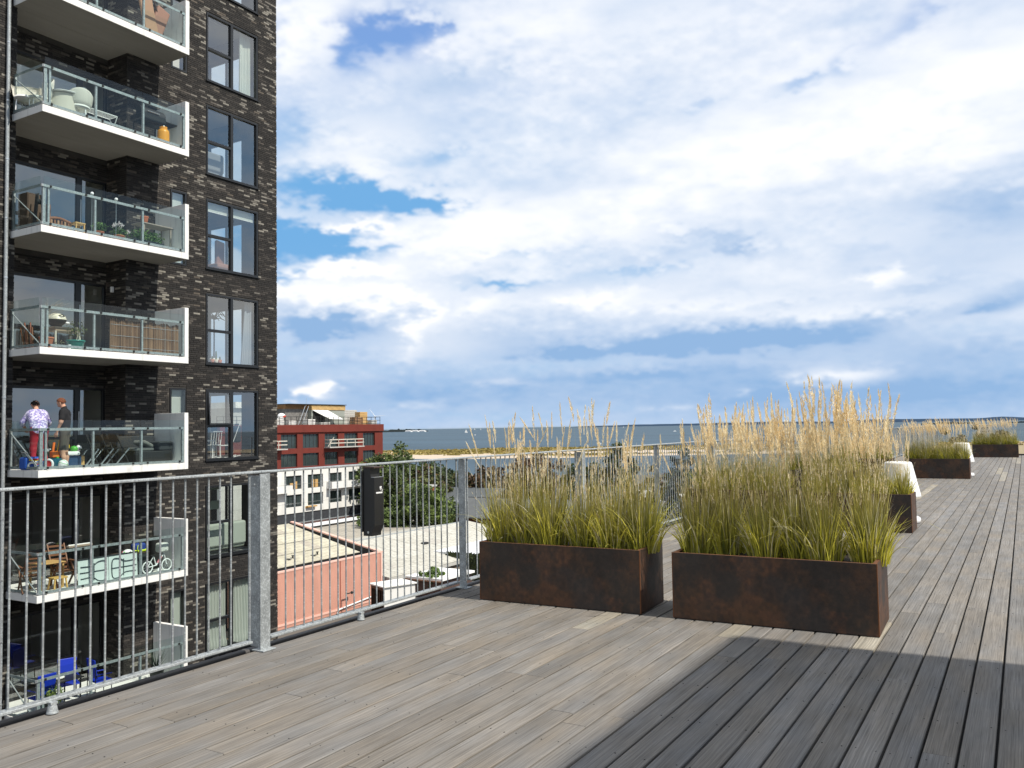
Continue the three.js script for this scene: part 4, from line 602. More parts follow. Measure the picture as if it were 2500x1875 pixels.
// ---------------------------------------------------------------- sheds and roofs below
{
  const X = -51.2, t = thing('pink_warehouse', 'pink rendered warehouse with a cream sheet roof and black gutters', 'warehouse'), pink = std([0.66, 0.33, 0.25], 0.85, { map: T.stain, bumpMap: T.fine, bumpScale: 0.02 }), copM = std([0.72, 0.44, 0.36], 0.8);
  const RZ = -62.5, RY = -7.6, EX = -53.5, EY = -9.80, ZE = -62.1, ZN = -38;
  mb().box(X, X - 0.3, GROUND, -9.72, ZN, ZE).build('wall', pink, t);
  // gable end: up to the ridge and down again
  mb().extrude([[-X, GROUND], [-X, -9.72], [-RZ, RY + 0.16], [-RZ + 12, -9.9], [-RZ + 12, GROUND]], 0.3, [0, 0, 0]).list[0] && (() => { const g = mb(); const s = new THREE.Shape([[X - 0.301, GROUND], [X - 0.301, -9.68], [RZ, RY + 0.12], [RZ - 12, -9.9], [RZ - 12, GROUND]].map((p) => new THREE.Vector2(...p))); g.add(new THREE.ExtrudeGeometry(s, { depth: 0.3, bevelEnabled: false }), [0, 0, ZE]); g.build('gable', std([0.03, 0.03, 0.03], 0.8), t); })();
  mb().box(X + 0.04, X - 0.34, -9.719, -9.60, ZN, ZE - 0.04).bar([X - 0.2, -9.62, ZE + 0.16], [RZ, RY + 0.2, ZE + 0.16], 0.12, 0.42).build('coping', copM, t);
  mb().box(X + 0.002, X + 0.06, GROUND, -9.72, -62.02, -61.8).box(X + 0.002, X + 0.05, GROUND + 0.25, GROUND + 0.42, ZN, -61.79).build('wall_trim', copM, t);
  for (const z of [-45.7, -51.05, -56.39]) mb().box(X + 0.001, X + 0.02, GROUND + 0.43, -9.73, z, z - 0.1).build('wall_joint', std([0.30, 0.08, 0.05], 0.9), t);
  mb().slab([[X - 0.31, -9.95, ZN], [X - 0.31, -9.95, ZE + 0.31], [EX - 0.5, -9.95, ZE + 0.31], [EX - 0.5, -9.95, ZN]], 0.1).build('gutter', std([0.025, 0.027, 0.03], 0.6), t);
  // cream corrugated sheets, row by row
  const N = 10, L = (Math.hypot(RZ - EX, RY - EY)) / 4, Wd = 1.18, g = new THREE.PlaneGeometry(L + 0.12, Wd, 1, 56), p = g.attributes.position; for (let i = 0; i < p.count; i++) p.setZ(i, 0.03 * Math.sin(p.getY(i) / Wd * Math.PI * 2 * 8)); g.computeVertexNormals(); metreUV(g);
  const tones = [[0.66, 0.62, 0.49], [0.62, 0.58, 0.46], [0.70, 0.66, 0.53], [0.57, 0.52, 0.43]].map((c) => std(c, 0.9, { map: T.mottle, side: THREE.DoubleSide })), R = rng(61), ang = Math.atan2(RY - EY, RZ - EX);
  for (let z = ZN; z > ZE + 1.5; z -= Wd) for (let i = 0; i < 4; i++) { const d = (i + 0.5) / 4, o = meshOf('roof_sheet', g, tones[R() < 0.09 ? 3 : Math.floor(R() * 3)], t); o.position.set(lerp(EX, RZ, d), lerp(EY, RY, d) + 0.045 - 0.0 * i, z - Wd / 2); o.rotation.set(0, 0, 0); o.quaternion.setFromRotationMatrix(new THREE.Matrix4().makeBasis(new THREE.Vector3(Math.cos(ang), Math.sin(ang), 0).negate().multiplyScalar(-1), new THREE.Vector3(0, 0, -1), new THREE.Vector3(Math.cos(ang), Math.sin(ang), 0).cross(new THREE.Vector3(0, 0, -1)))); o.position.y += 0.012 * (3 - i) * 0; }
  mb().slab([[EX, EY - 0.05, ZN], [EX, EY - 0.05, ZE + 1.0], [RZ, RY - 0.05, ZE + 1.0], [RZ, RY - 0.05, ZN]], 0.2).slab([[RZ - 0.01, RY - 0.05, ZN], [RZ - 0.01, RY - 0.05, ZE + 1], [RZ - 12, -9.9, ZE + 1], [RZ - 12, -9.9, ZN]], 0.2).build('roof_deck', M.blackSatin, t);
  for (const [d, z] of [[0.12, -57.2], [0.14, -54.4], [0.13, -51.6], [0.12, -48.9]]) { const v = groupPart('roof_vent', t), x = lerp(EX, RZ, d), y = lerp(EY, RY, d); mb().rod([x, y, z], [x, y + 0.28, z], 0.07, 0.07, 8).rod([x, y + 0.26, z], [x, y + 0.33, z], 0.14, 0.1, 8).build('cowl', M.black, v); mb().box(x + 0.3, x - 0.3, y + 0.06, y + 0.10, z + 0.4, z + 0.7).build('bracket', M.black, v); }
  mb().rod([X + 0.12, -13.42, -60.6], [X + 0.12, -13.8, -56.1], 0.07, 0.07, 8).rod([X + 0.12, -13.8, -56.1], [X + 0.12, -14.1, -55.9], 0.07, 0.07, 8).build('white_pipe', M.plasticWhite, t);
  mb().rod([X + 0.5, GROUND, -56.62], [X + 0.5, -12.5, -56.62], 0.05).rod([X + 0.5, -12.52, -56.62], [X + 0.5, -12.52, -57.2], 0.05).ball([X + 0.5, -12.52, -57.35], 0.13).build('outdoor_lamp_arm', M.black, t);
}
{
  const t = thing('small_shed', 'small white flat roofed shed with a dark open front beside the pink warehouse', 'shed', [-47.0, GROUND, -58.4], -0.37);
  mb().rbox(-1.3, 1.3, 2.48, 2.6, -1.65, 1.65, 0.03).build('roof', M.white, t); mb().box(1.05, 1.15, 0, 2.478, -1.5, 1.5).box(-1.15, 1.049, 0, 2.478, -1.5, -1.4).build('wall', M.white, t); mb().box(-1.15, -1.05, 0, 2.478, -1.39, 1.5).box(-1.049, 1.049, 2.2, 2.478, 1.4, 1.5).build('dark_wall', M.darkWood, t);
  for (let i = 0; i < 5; i++) mb().box(-0.9 + i * 0.44, -0.84 + i * 0.44, 0, 2.19, 1.3, 1.36).build('batten', M.darkWood, t);
}
const creamRoof = [[0.58, 0.56, 0.49], [0.55, 0.53, 0.46], [0.60, 0.58, 0.51], [0.52, 0.49, 0.43]].map((c) => std(c, 0.9, { map: T.mottle }));
const beigeRoof = [[0.44, 0.40, 0.33], [0.42, 0.385, 0.32], [0.46, 0.42, 0.35], [0.40, 0.36, 0.30]].map((c) => std(c, 0.9, { map: T.mottle }));
function tiledRoof(t, c, nu, nv, seed, th = 0.05, set = creamRoof) {       // sheets laid on a quadrilateral c0 c1 c2 c3, each its own part
  const R = rng(seed), at = (u, v) => [0, 1, 2].map((k) => lerp(lerp(c[0][k], c[1][k], u), lerp(c[3][k], c[2][k], u), v));
  mb().slab(c.map((p) => [p[0], p[1] - 0.06, p[2]]), 0.3).build('roof_deck', M.concrete, t);
  for (let i = 0; i < nu; i++) for (let j = 0; j < nv; j++) { const e = 0.008, q = [at((i + e) / nu, (j + e) / nv), at((i + 1 - e) / nu, (j + e) / nv), at((i + 1 - e) / nu, (j + 1 - e) / nv), at((i + e) / nu, (j + 1 - e) / nv)], h = 0.02 * R(); meshOf('roof_slab', mb().slab(q.map((p) => [p[0], p[1] + h, p[2]]), th).geo(), set[R() < 0.1 ? 3 : Math.floor(R() * 3)], t); }
}
{
  const t = thing('cream_roof_hall', 'low hall with a gently sloping cream slab roof behind the pink warehouse', 'hall'); tiledRoof(t, [[-62.5, -10.42, -62.6], [-62.5, -10.42, -93], [-50.8, -12.1, -93], [-50.8, -12.1, -62.6]], 14, 6, 71);
  mb().box(-51.1, -74, GROUND, -12.45, -62.7, -92.9).build('wall', std([0.25, 0.20, 0.16], 0.9, { map: T.stain }), t); mb().slab([[-62.51, -10.5, -62.6], [-62.51, -10.5, -93], [-74, -12.1, -93], [-74, -12.1, -62.6]], 0.25).build('rear_slope', creamRoof[1], t); mb().box(-62.4, -62.65, -10.42, -10.36, -62.6, -93).build('ridge_cap', M.galv, t);
  for (const [x, z] of [[-57.2, -76.6], [-55.2, -87.5]]) mb().rbox(x, x - 0.5, -11.4, -10.95, z, z - 0.8, 0.05).build('roof_hatch', M.black, t);
}
{
  const t = thing('beige_flat_roof_hall', 'hall with a beige flat roof in front of the white building', 'hall'); tiledRoof(t, [[-66, -11.72, -58], [-66, -11.72, -97], [-84, -11.72, -103], [-84, -11.72, -58]], 12, 8, 72, 0.05, beigeRoof);
  mb().box(-66.2, -84, GROUND, -12.1, -58, -95).build('wall', std([0.25, 0.2, 0.16], 0.9), t);
  mb().box(-84.05, -86.8, -11.70, -11.45, -70, -116).build('white_edge', M.plasticWhite, t); mb().box(-83.8, -84.04, -11.9, -11.5, -70, -116).build('dark_edge', M.black, t);
}
{
  const t = thing('brown_canopy', 'lean-to canopy of brown ribbed panels along the dark base of the white building', 'canopy'), m = [[0.10, 0.045, 0.038], [0.075, 0.04, 0.036], [0.12, 0.055, 0.045]].map((c) => std(c, 0.6, { map: T.mottle }));
  for (let i = 0; i < 18; i++) { const z = -86 - i * 2; mb().slab([[-98.9, -12.95, z], [-98.9, -12.95, z - 1.88], [-94.6, -13.42, z - 1.88], [-94.6, -13.42, z]], 0.08).build('roof_panel', m[i % 3], t); mb().slab([[-98.9, -12.86, z - 1.88], [-98.9, -12.86, z - 2], [-94.6, -13.33, z - 2], [-94.6, -13.33, z - 1.88]], 0.1).build('rib', std([0.25, 0.16, 0.14], 0.7), t); }
  mb().box(-98.84, -98.7, -12.94, -12.80, -86, -122).build('flashing', M.galv, t); mb().box(-94.7, -94.62, GROUND, -13.5, -86, -122).build('wall', M.dark, t);
}
{
  const t = thing('ivy_block', 'brown block with a pale flat roof and ivy hanging down its front', 'shed'); mb().box(-55, -44, GROUND, -11.72, -75, -90).build('wall', std([0.13, 0.085, 0.06], 0.9, { map: T.stain }), t); mb().box(-55.1, -43.9, -11.718, -11.5, -74.9, -90).build('flat_roof', std([0.72, 0.73, 0.75], 0.7, { map: T.stain }), t);
  const R = rng(91), v = [], c = []; for (let i = 0; i < 5200; i++) { const x = lerp(-53, -43.8, Math.pow(R(), 0.7)), y = -11.6 - 2.6 * R() * (0.35 + 0.8 * fbm(x * 0.8, 3, 3)) * (x > -50 ? 1.3 : 0.8), z = -74.9 + 0.30 * R(), s = 0.10 + 0.10 * R(), a = R() * 6.28, b = R() - 0.2; v.push(x, y, z, x + Math.cos(a) * s * 2, y + Math.sin(a) * s * 2, z + b * s, x + Math.cos(a + 1.2) * s * 2, y + Math.sin(a + 1.2) * s * 2, z + 0.1); const k = 0.5 + 0.9 * R(); for (let q = 0; q < 3; q++) c.push(0.05 * k, 0.065 * k, 0.014 * k); }
  const g = new THREE.BufferGeometry(); g.setAttribute('position', new THREE.Float32BufferAttribute(v, 3)); g.setAttribute('color', new THREE.Float32BufferAttribute(c, 3)); g.computeVertexNormals(); meshOf('ivy', metreUV(g), M.crown, t);
}
{
  const t = thing('white_canopy_shed', 'brown shed with a bright white flat roof in front of the cream roof', 'shed'); mb().box(-54.2, -46.6, -12.5, -12.3, -65.0, -70.5).build('flat_roof', std([0.82, 0.82, 0.80], 0.7), t); mb().box(-54, -46.9, GROUND, -12.502, -65.2, -70.4).build('wall', std([0.10, 0.06, 0.05], 0.9, { map: T.mottle }), t); mb().box(-54.21, -46.59, -12.62, -12.503, -64.95, -65.1).build('fascia', std([0.30, 0.16, 0.09], 0.8), t);
}
{
  const t = thing('grey_roof_house', 'red brick house under a wide plain grey roof', 'house'); mb().box(-72, -52, GROUND, -10.85, -100.5, -113).build('wall', std([0.22, 0.06, 0.04], 0.9, { map: T.mottle }), t); mb().slab([[-73, -10.75, -99.8], [-51, -10.75, -99.8], [-51, -8.9, -109], [-73, -8.9, -109]], 0.18).slab([[-73, -8.9, -109.01], [-51, -8.9, -109.01], [-51, -10.75, -118], [-73, -10.75, -118]], 0.18).build('roof', std([0.115, 0.12, 0.12], 0.75, { map: T.stain }), t);
  mb().box(-73.1, -50.9, -10.92, -10.76, -99.7, -99.85).build('gutter', M.galv, t); mb().box(-73, -51, -8.9, -8.84, -108.9, -109.1).build('ridge', M.galvDark, t);
}
{
  const t = thing('low_grey_house', 'long low grey house whose ridge shows behind the railing post', 'house'); mb().box(-88, -76, GROUND, -10.6, -118, -128).build('wall', M.concrete, t); mb().slab([[-90, -10.5, -117.5], [-75, -10.5, -117.5], [-75, -8.6, -123], [-90, -8.6, -123]], 0.2).slab([[-90, -8.6, -123.01], [-75, -8.6, -123.01], [-75, -10.5, -128.5], [-90, -10.5, -128.5]], 0.2).build('roof', std([0.10, 0.11, 0.115], 0.8), t); mb().box(-90, -75, -10.56, -10.4, -117.3, -117.5).build('gutter', M.plasticWhite, t);
}
{
  const t = thing('brick_chimney', 'red brick chimney with a pale cap standing among the trees', 'chimney'); mb().box(-77.6, -76.4, GROUND, -7.1, -104.2, -105.3).build('stack', std([0.34, 0.08, 0.045], 0.9, { map: T.mottle }), t); mb().rbox(-77.75, -76.25, -7.098, -6.85, -104.05, -105.45, 0.03).build('cap', M.concrete, t);
}
{
  const t = thing('white_villa', 'white boarded house with a balcony, between the two near planters', 'house'); mb().box(-60, -46, GROUND, -11.3, -139, -150).build('wall', M.plasticWhite, t); mb().slab([[-61, -11.25, -138.4], [-45, -11.25, -138.4], [-45, -10.0, -144], [-61, -10.0, -144]], 0.2).build('roof', M.plasticWhite, t); for (let i = 0; i < 12; i++) mb().box(-59.5 + i * 1.1, -59 + i * 1.1, GROUND, -11.6, -138.9, -138.99).build('board', M.concrete, t); mb().box(-60, -46, -13.4, -13.2, -136.8, -138.98).build('balcony_slab', M.plasticWhite, t);
}

// ---------------------------------------------------------------- trees
function tree(name, label, x, z, top, rad, o = {}) {
  const { squash = 1, leaves = 7000, leaf = 0.30, dark = [0.018, 0.032, 0.008], light = [0.085, 0.12, 0.025], third, seed = 1, low = 0.35, clumps = 60, base = GROUND } = o;
  const t = thing(name, label, 'tree', [x, base, z], 0, 'trees beyond the roofs'), R = rng(seed * 977 + 3), h = top - base, cy = h * (1 + low) / 2, ry = h * (1 - low) / 2 * squash;
  const tr = mb().rod([0, -0.2, 0], [0.1, h * 0.45, 0], rad * 0.075, rad * 0.05, 9), limbs = []; for (let i = 0; i < 7; i++) { const a = i * 0.9 + R(), y0 = h * (0.25 + 0.25 * R()); tr.rod([0.05, y0, 0], [Math.cos(a) * rad * 0.55, y0 + h * 0.25, Math.sin(a) * rad * 0.55], rad * 0.035, rad * 0.012, 6); }
  tr.build('trunk', M.trunk, t);
  const cl = []; for (let i = 0; i < clumps; i++) { const u = R() * 2 - 1, a = R() * 6.283, q = Math.sqrt(1 - u * u), k = 0.50 + 0.52 * R() * (1 + 0.35 * Math.sin(a * 3 + seed) + 0.2 * Math.sin(a * 7 + u * 5)); cl.push([Math.cos(a) * q * rad * k, cy + u * ry * k, Math.sin(a) * q * rad * k, rad * (0.12 + 0.15 * R()), R()]); }
  const v = [], c = [];
  for (let i = 0; i < leaves; i++) {
    const [px, py, pz, pr, tone] = cl[Math.floor(R() * clumps)], u = R() * 2 - 1, a = R() * 6.283, q = Math.sqrt(1 - u * u), k = Math.pow(R(), 0.4), X = px + Math.cos(a) * q * pr * k, Y = py + u * pr * k * 0.85, Z = pz + Math.sin(a) * q * pr * k, s = leaf * (0.6 + 0.8 * R());
    if (o.cone && Math.hypot(X, Z) > rad * Math.max(0.05, (h - Y) / (h * (1 - low)))) continue;
    const e = [R() - 0.5, R() - 0.5, R() - 0.5], f = [R() - 0.5, R() - 0.5, R() - 0.5], el = Math.hypot(...e), fl = Math.hypot(...f);
    const A = [X - e[0] / el * s, Y - e[1] / el * s, Z - e[2] / el * s], B = [X + e[0] / el * s, Y + e[1] / el * s, Z + e[2] / el * s], C = [X + f[0] / fl * s * 0.9, Y + f[1] / fl * s * 0.9, Z + f[2] / fl * s * 0.9], D = [X - f[0] / fl * s * 0.9, Y - f[1] / fl * s * 0.9, Z - f[2] / fl * s * 0.9];
    v.push(...A, ...C, ...B, ...A, ...B, ...D); let m = clamp(tone * 0.8 + R() * 0.5 - 0.1), col = [0, 1, 2].map((n) => 1.6 * lerp(dark[n], light[n], m)); if (third && R() < third[3] * (0.3 + 1.4 * tone)) col = third.slice(0, 3).map((n) => n * (0.6 + 0.8 * R())); for (let n = 0; n < 6; n++) c.push(...col);
  }
  const g = new THREE.BufferGeometry(); g.setAttribute('position', new THREE.Float32BufferAttribute(v, 3)); g.setAttribute('color', new THREE.Float32BufferAttribute(c, 3)); g.computeVertexNormals(); meshOf('crown', metreUV(g), M.crown, t); return t;
}
{
  const brown = { dark: [0.022, 0.014, 0.008], light: [0.115, 0.062, 0.028] }, deep = { dark: [0.012, 0.022, 0.008], light: [0.05, 0.072, 0.02] };
  tree('broadleaf_tree', 'dense mid green tree directly right of the white building, nearest of the trees', -72.6, -96.5, -6.0, 5.0, { seed: 2, leaves: 15000, leaf: 0.2, low: 0.02, clumps: 110, light: [0.115, 0.155, 0.03], dark: [0.014, 0.028, 0.006] });
  tree('broadleaf_tree', 'dark green bush at the foot of the near green tree', -77.0, -92.4, -9.2, 3.2, { seed: 22, leaves: 5000, leaf: 0.2, low: 0.0, clumps: 50, light: [0.09, 0.13, 0.03] });
  tree('broadleaf_tree', 'tall tree behind the right end of the red building', -94.5, -117.6, -2.1, 6.2, { seed: 3, leaves: 12000, leaf: 0.24, low: 0.05, clumps: 90, light: [0.10, 0.135, 0.03] });
  tree('broadleaf_tree', 'olive tree with brown tinges behind the near green tree', -87.5, -118.5, -5.2, 5.2, { seed: 4, leaves: 9000, leaf: 0.24, low: 0.05, clumps: 70, light: [0.10, 0.11, 0.03], third: [0.10, 0.055, 0.02, 0.25] });
  tree('dark_pine', 'very dark spreading tree above the brick chimney', -101, -136.6, -5.6, 6.6, { seed: 5, leaves: 9000, leaf: 0.26, low: 0.2, clumps: 70, ...deep });
  tree('dark_pine', 'dark tree to the right of the brick chimney', -92, -131.0, -7.2, 4.6, { seed: 25, leaves: 6500, leaf: 0.26, low: 0.1, clumps: 50, ...deep, third: [0.09, 0.05, 0.02, 0.2] });
  tree('broadleaf_tree', 'small yellowish brown tree left of the second railing post', -92.6, -136.5, -7.3, 3.2, { seed: 6, leaves: 4500, leaf: 0.24, low: 0.1, clumps: 34, light: [0.13, 0.11, 0.03], third: [0.12, 0.06, 0.02, 0.4] });
  tree('copper_beech', 'round reddish brown tree right of the second railing post', -80.2, -126.5, -5.5, 4.4, { seed: 7, leaves: 10000, leaf: 0.22, low: 0.15, clumps: 80, ...brown, third: [0.055, 0.065, 0.02, 0.18] });
  tree('copper_beech', 'tall reddish brown tree behind the near left planter grass', -73.2, -131.0, -3.6, 4.8, { seed: 8, leaves: 10000, leaf: 0.24, low: 0.1, clumps: 80, ...brown });
  tree('copper_beech', 'lower brown tree beside the tall reddish brown one', -78.0, -134, -6.2, 4.4, { seed: 9, leaves: 6000, leaf: 0.24, low: 0.1, clumps: 50, ...brown, third: [0.06, 0.07, 0.02, 0.3] });
  tree('dark_pine', 'dark green tree behind the middle of the near left planter', -66.5, -135, -4.9, 4.2, { seed: 10, leaves: 7000, leaf: 0.26, low: 0.05, clumps: 60, ...deep });
  tree('dark_pine', 'broad dark green tree with a high crown behind the right of the near planter', -61.2, -136.8, -3.0, 4.6, { seed: 11, leaves: 11000, leaf: 0.24, low: 0.05, clumps: 80, ...deep, third: [0.09, 0.06, 0.02, 0.15] });
  tree('broadleaf_tree', 'small olive tree behind the post between the two near planters', -55.4, -139.0, -5.6, 3.0, { seed: 12, leaves: 5000, leaf: 0.22, low: 0.05, clumps: 36, light: [0.12, 0.11, 0.035], third: [0.10, 0.06, 0.03, 0.3] });
  tree('cypress_tree', 'dark blue green conifer behind the left edge of the largest planter', -40.2, -113.4, -2.4, 3.2, { seed: 13, leaves: 9000, leaf: 0.2, low: 0.02, clumps: 120, dark: [0.012, 0.024, 0.016], light: [0.04, 0.065, 0.035] });
  tree('broadleaf_tree', 'dark tree behind the middle of the largest planter', -36.2, -128, -4.2, 4.2, { seed: 14, leaves: 6000, leaf: 0.24, low: 0.05, clumps: 50, ...deep });
  tree('broadleaf_tree', 'olive tree behind the largest planter, left of the lamp', -30, -150, -4.6, 4.0, { seed: 15, leaves: 5000, leaf: 0.26, low: 0.05, clumps: 50, light: [0.10, 0.10, 0.03] });
  tree('broadleaf_tree', 'dark olive tree rising behind the third row grass at the far end', -4.9, -84, 0.95, 1.9, { seed: 16, leaves: 6000, leaf: 0.13, low: 0.5, clumps: 60, light: [0.10, 0.09, 0.025], dark: [0.02, 0.022, 0.008] });
  tree('dark_pine', 'narrow almost black conifer left of the exit sign', -3.55, -84, 1.15, 0.8, { seed: 17, leaves: 4000, leaf: 0.13, low: 0.4, clumps: 40, dark: [0.008, 0.012, 0.006], light: [0.02, 0.028, 0.012] });
  tree('broadleaf_tree', 'brownish green tree directly behind the exit sign', -2.2, -86, 1.35, 1.7, { seed: 18, leaves: 6000, leaf: 0.13, low: 0.5, clumps: 60, light: [0.075, 0.07, 0.022], dark: [0.016, 0.018, 0.007] });
  tree('small_tree', 'slender green shrub growing beside the ivy covered block', -48.6, -66.2, -11.2, 1.3, { seed: 19, leaves: 2600, leaf: 0.1, low: 0.1, clumps: 40, light: [0.10, 0.16, 0.03] });
}

// ---------------------------------------------------------------- things on the balconies
const FL = (k) => 0.702 + 3 * k;
const place = (n, l, c, p, turn = 0, g) => thing(n, l, c, p, turn, g);
function pot(name, label, p, r, h, mat, plantFn, cat = 'plant pot') { const t = place(name, label, cat, p); mb().lathe([[0, 0], [r * 0.72, 0], [r * 0.98, h * 0.86], [r * 1.06, h * 0.87], [r * 1.06, h], [r * 0.95, h], [r * 0.92, h * 0.9], [0, h * 0.9]], null, 20).build('pot', mat, t); if (plantFn) plantFn(t, h * 0.9); return t; }
function leafBall(parent, name, at, rad, n, size, cols, seed, squash = 0.8) {
  const R = rng(seed), v = [], c = []; for (let i = 0; i < n; i++) { const u = R() * 2 - 1, a = R() * 6.283, q = Math.sqrt(1 - u * u), k = Math.pow(R(), 0.5), X = at[0] + Math.cos(a) * q * rad * k, Y = at[1] + u * rad * squash * k, Z = at[2] + Math.sin(a) * q * rad * k, s = size * (0.6 + 0.8 * R()), e = [R() - 0.5, R() - 0.5, R() - 0.5].map((x) => x * s * 2), f = [R() - 0.5, R() - 0.5, R() - 0.5].map((x) => x * s * 2); v.push(X, Y, Z, X + e[0], Y + e[1], Z + e[2], X + f[0], Y + f[1], Z + f[2]); const col = cols[Math.floor(R() * cols.length)], m = 0.7 + 0.6 * R(); for (let j = 0; j < 3; j++) c.push(col[0] * m, col[1] * m, col[2] * m); }
  const g = new THREE.BufferGeometry(); g.setAttribute('position', new THREE.Float32BufferAttribute(v, 3)); g.setAttribute('color', new THREE.Float32BufferAttribute(c, 3)); g.computeVertexNormals(); return meshOf(name, metreUV(g), M.crown, parent);
}
const GREENS = [[0.05, 0.11, 0.02], [0.09, 0.17, 0.03], [0.12, 0.20, 0.05]];
// top balcony in view: a folded brown lounger
{
  const t = place('sun_lounger', 'folded brown lounger standing on edge on the topmost balcony', 'lounger', [-20.85, FL(4), -15.35]);
  mb().add(new RoundedBoxGeometry(0.10, 1.25, 0.42, 3, 0.04), [0, 0.60, 0.14], [0.24, 0, 0]).build('cushion', std([0.42, 0.24, 0.15], 0.8), t); mb().add(new RoundedBoxGeometry(0.12, 1.10, 0.42, 3, 0.05), [-0.02, 0.53, -0.18], [-0.34, 0, 0]).build('cushion', M.tan, t); mb().rod([0.02, 0.02, 0.3], [0.02, 1.18, 0.02], 0.02).rod([0.02, 0.02, -0.42], [0.02, 1.16, -0.02], 0.02).build('frame', M.darkWood, t);
}
// white garden chairs and table
function shellChair(label, p, turn, high) { const t = place('garden_chair', label, 'garden chair', p, turn, 'white woven garden chairs'); const pr = [], g = new THREE.LatheGeometry([[0.05, 0.28], [0.24, 0.29], [0.30, 0.42], [0.33, 0.62], [0.31, 0.66]].map((q) => new THREE.Vector2(...q)), 26, 0, Math.PI * 1.15), a = g.attributes.position; for (let i = 0; i < a.count; i++) { const x = a.getX(i), z = a.getZ(i), th = Math.atan2(x, z), f = Math.max(0, Math.cos(th - Math.PI * 0.575)); if (a.getY(i) > 0.4) a.setY(i, a.getY(i) + (high ? 0.42 : 0.14) * f * f * (a.getY(i) - 0.3) * 2); } g.computeVertexNormals(); const m = mb().add(g, null, null, 1.02).add(g, null, null, 0.97); m.build('woven_shell', std([0.66, 0.63, 0.56], 0.85, { bumpMap: T.fine, bumpScale: 0.004, side: THREE.DoubleSide }), t); mb().lathe([[0, 0.27], [0.26, 0.29], [0.27, 0.36], [0, 0.37]], null, 24).build('seat_cushion', M.white, t); for (const [x, z] of [[0.17, 0.17], [-0.17, 0.17], [0.17, -0.17], [-0.17, -0.17]]) mb().rod([x, 0, z], [x * 0.9, 0.28, z * 0.9], 0.016).build('leg', M.plasticWhite, t); }
shellChair('white woven chair at the far left of the second balcony from the top', [-21.35, FL(3), -12.05], 2.2, false);
shellChair('high backed white woven chair beside the round white table', [-21.1, FL(3), -12.25], 1.2, true);
shellChair('white woven chair right of the round white table', [-20.8, FL(3), -13.12], -0.6, false);
{
  const t = place('round_table', 'round white woven table between white garden chairs', 'table', [-21.05, FL(3), -12.85]); mb().lathe([[0, 0.60], [0.46, 0.60], [0.48, 0.615], [0.46, 0.63], [0, 0.63]], null, 36).build('table_top', M.plasticWhite, t); mb().lathe([[0.40, 0.58], [0.40, 0.30], [0.37, 0.08], [0.36, 0.08], [0.39, 0.30], [0.39, 0.58]], null, 30).build('woven_base', M.wicker, t);
  const d = place('drying_rack', 'thin white drying rack in the middle of the second balcony from the top', 'drying rack', [-20.95, FL(3), -13.9]); mb().rod([0, 0.5, 0.42], [0, 0.5, -0.42], 0.011).rod([-0.35, 0.5, 0.42], [-0.35, 0.5, -0.42], 0.011).rod([0, 0.5, -0.42], [-0.35, 0.5, -0.42], 0.011).rod([0, 0.5, 0.42], [-0.35, 0.5, 0.42], 0.011).build('rack_frame', M.plasticWhite, d); for (const z of [-0.42, 0.42]) mb().rod([0, 0.5, z], [-0.3, 0, z], 0.011).rod([-0.35, 0.5, z], [0, 0, z], 0.011).build('leg', M.plasticWhite, d); for (let i = 1; i < 6; i++) mb().rod([-i * 0.058, 0.503, 0.42], [-i * 0.058, 0.503, -0.42], 0.004).build('wire', M.plasticWhite, d);
  const b = place('gas_barbecue', 'black covered gas barbecue at the right end of the second balcony from the top', 'barbecue', [-21.0, FL(3), -15.3]); mb().rbox(-0.28, 0.24, 0.62, 0.80, -0.45, 0.38, 0.04).build('fire_box', M.black, b); { const s = mb().add(new THREE.CylinderGeometry(0.26, 0.26, 0.78, 20, 1, false, 0, Math.PI), [-0.02, 0.80, -0.03], [Math.PI / 2, 0, 0]); s.build('lid', M.blackSatin, b); } mb().rbox(-0.2, 0.2, 0.74, 0.78, -0.85, -0.46, 0.015).build('side_shelf', M.black, b); mb().rod([0.26, 0.88, 0.2], [0.26, 0.88, -0.2], 0.014).build('handle', M.chrome, b); for (const [x, z] of [[-0.2, 0.3], [0.2, 0.3], [-0.2, -0.4], [0.2, -0.4]]) mb().rod([x, 0, z], [x, 0.63, z], 0.018).build('leg', M.black, b); mb().rbox(-0.22, 0.22, 0.12, 0.16, -0.4, 0.3, 0.01).build('lower_shelf', M.fabricDark, b); mb().tube([[0.2, 0.6, -0.2], [0.28, 0.35, -0.3], [0.2, 0.45, -0.38]], 0.012, 16, 6).build('hose', M.black, b);
  const gz = place('gas_bottle', 'orange gas bottle beside the black barbecue', 'gas bottle', [-20.68, FL(3), -15.58]); mb().lathe([[0, 0.01], [0.12, 0.01], [0.155, 0.05], [0.16, 0.10], [0.16, 0.36], [0.145, 0.43], [0.08, 0.475], [0, 0.48]], null, 26).build('body', std([0.80, 0.33, 0.02], 0.4), gz); mb().lathe([[0.10, 0.46], [0.105, 0.53], [0.095, 0.53], [0.09, 0.46]], null, 20).build('collar', std([0.75, 0.30, 0.02], 0.4), gz); mb().rod([0, 0.47, 0], [0, 0.56, 0], 0.022).rod([0, 0.54, 0], [0.05, 0.55, 0.02], 0.012).build('valve', M.steel, gz);
}
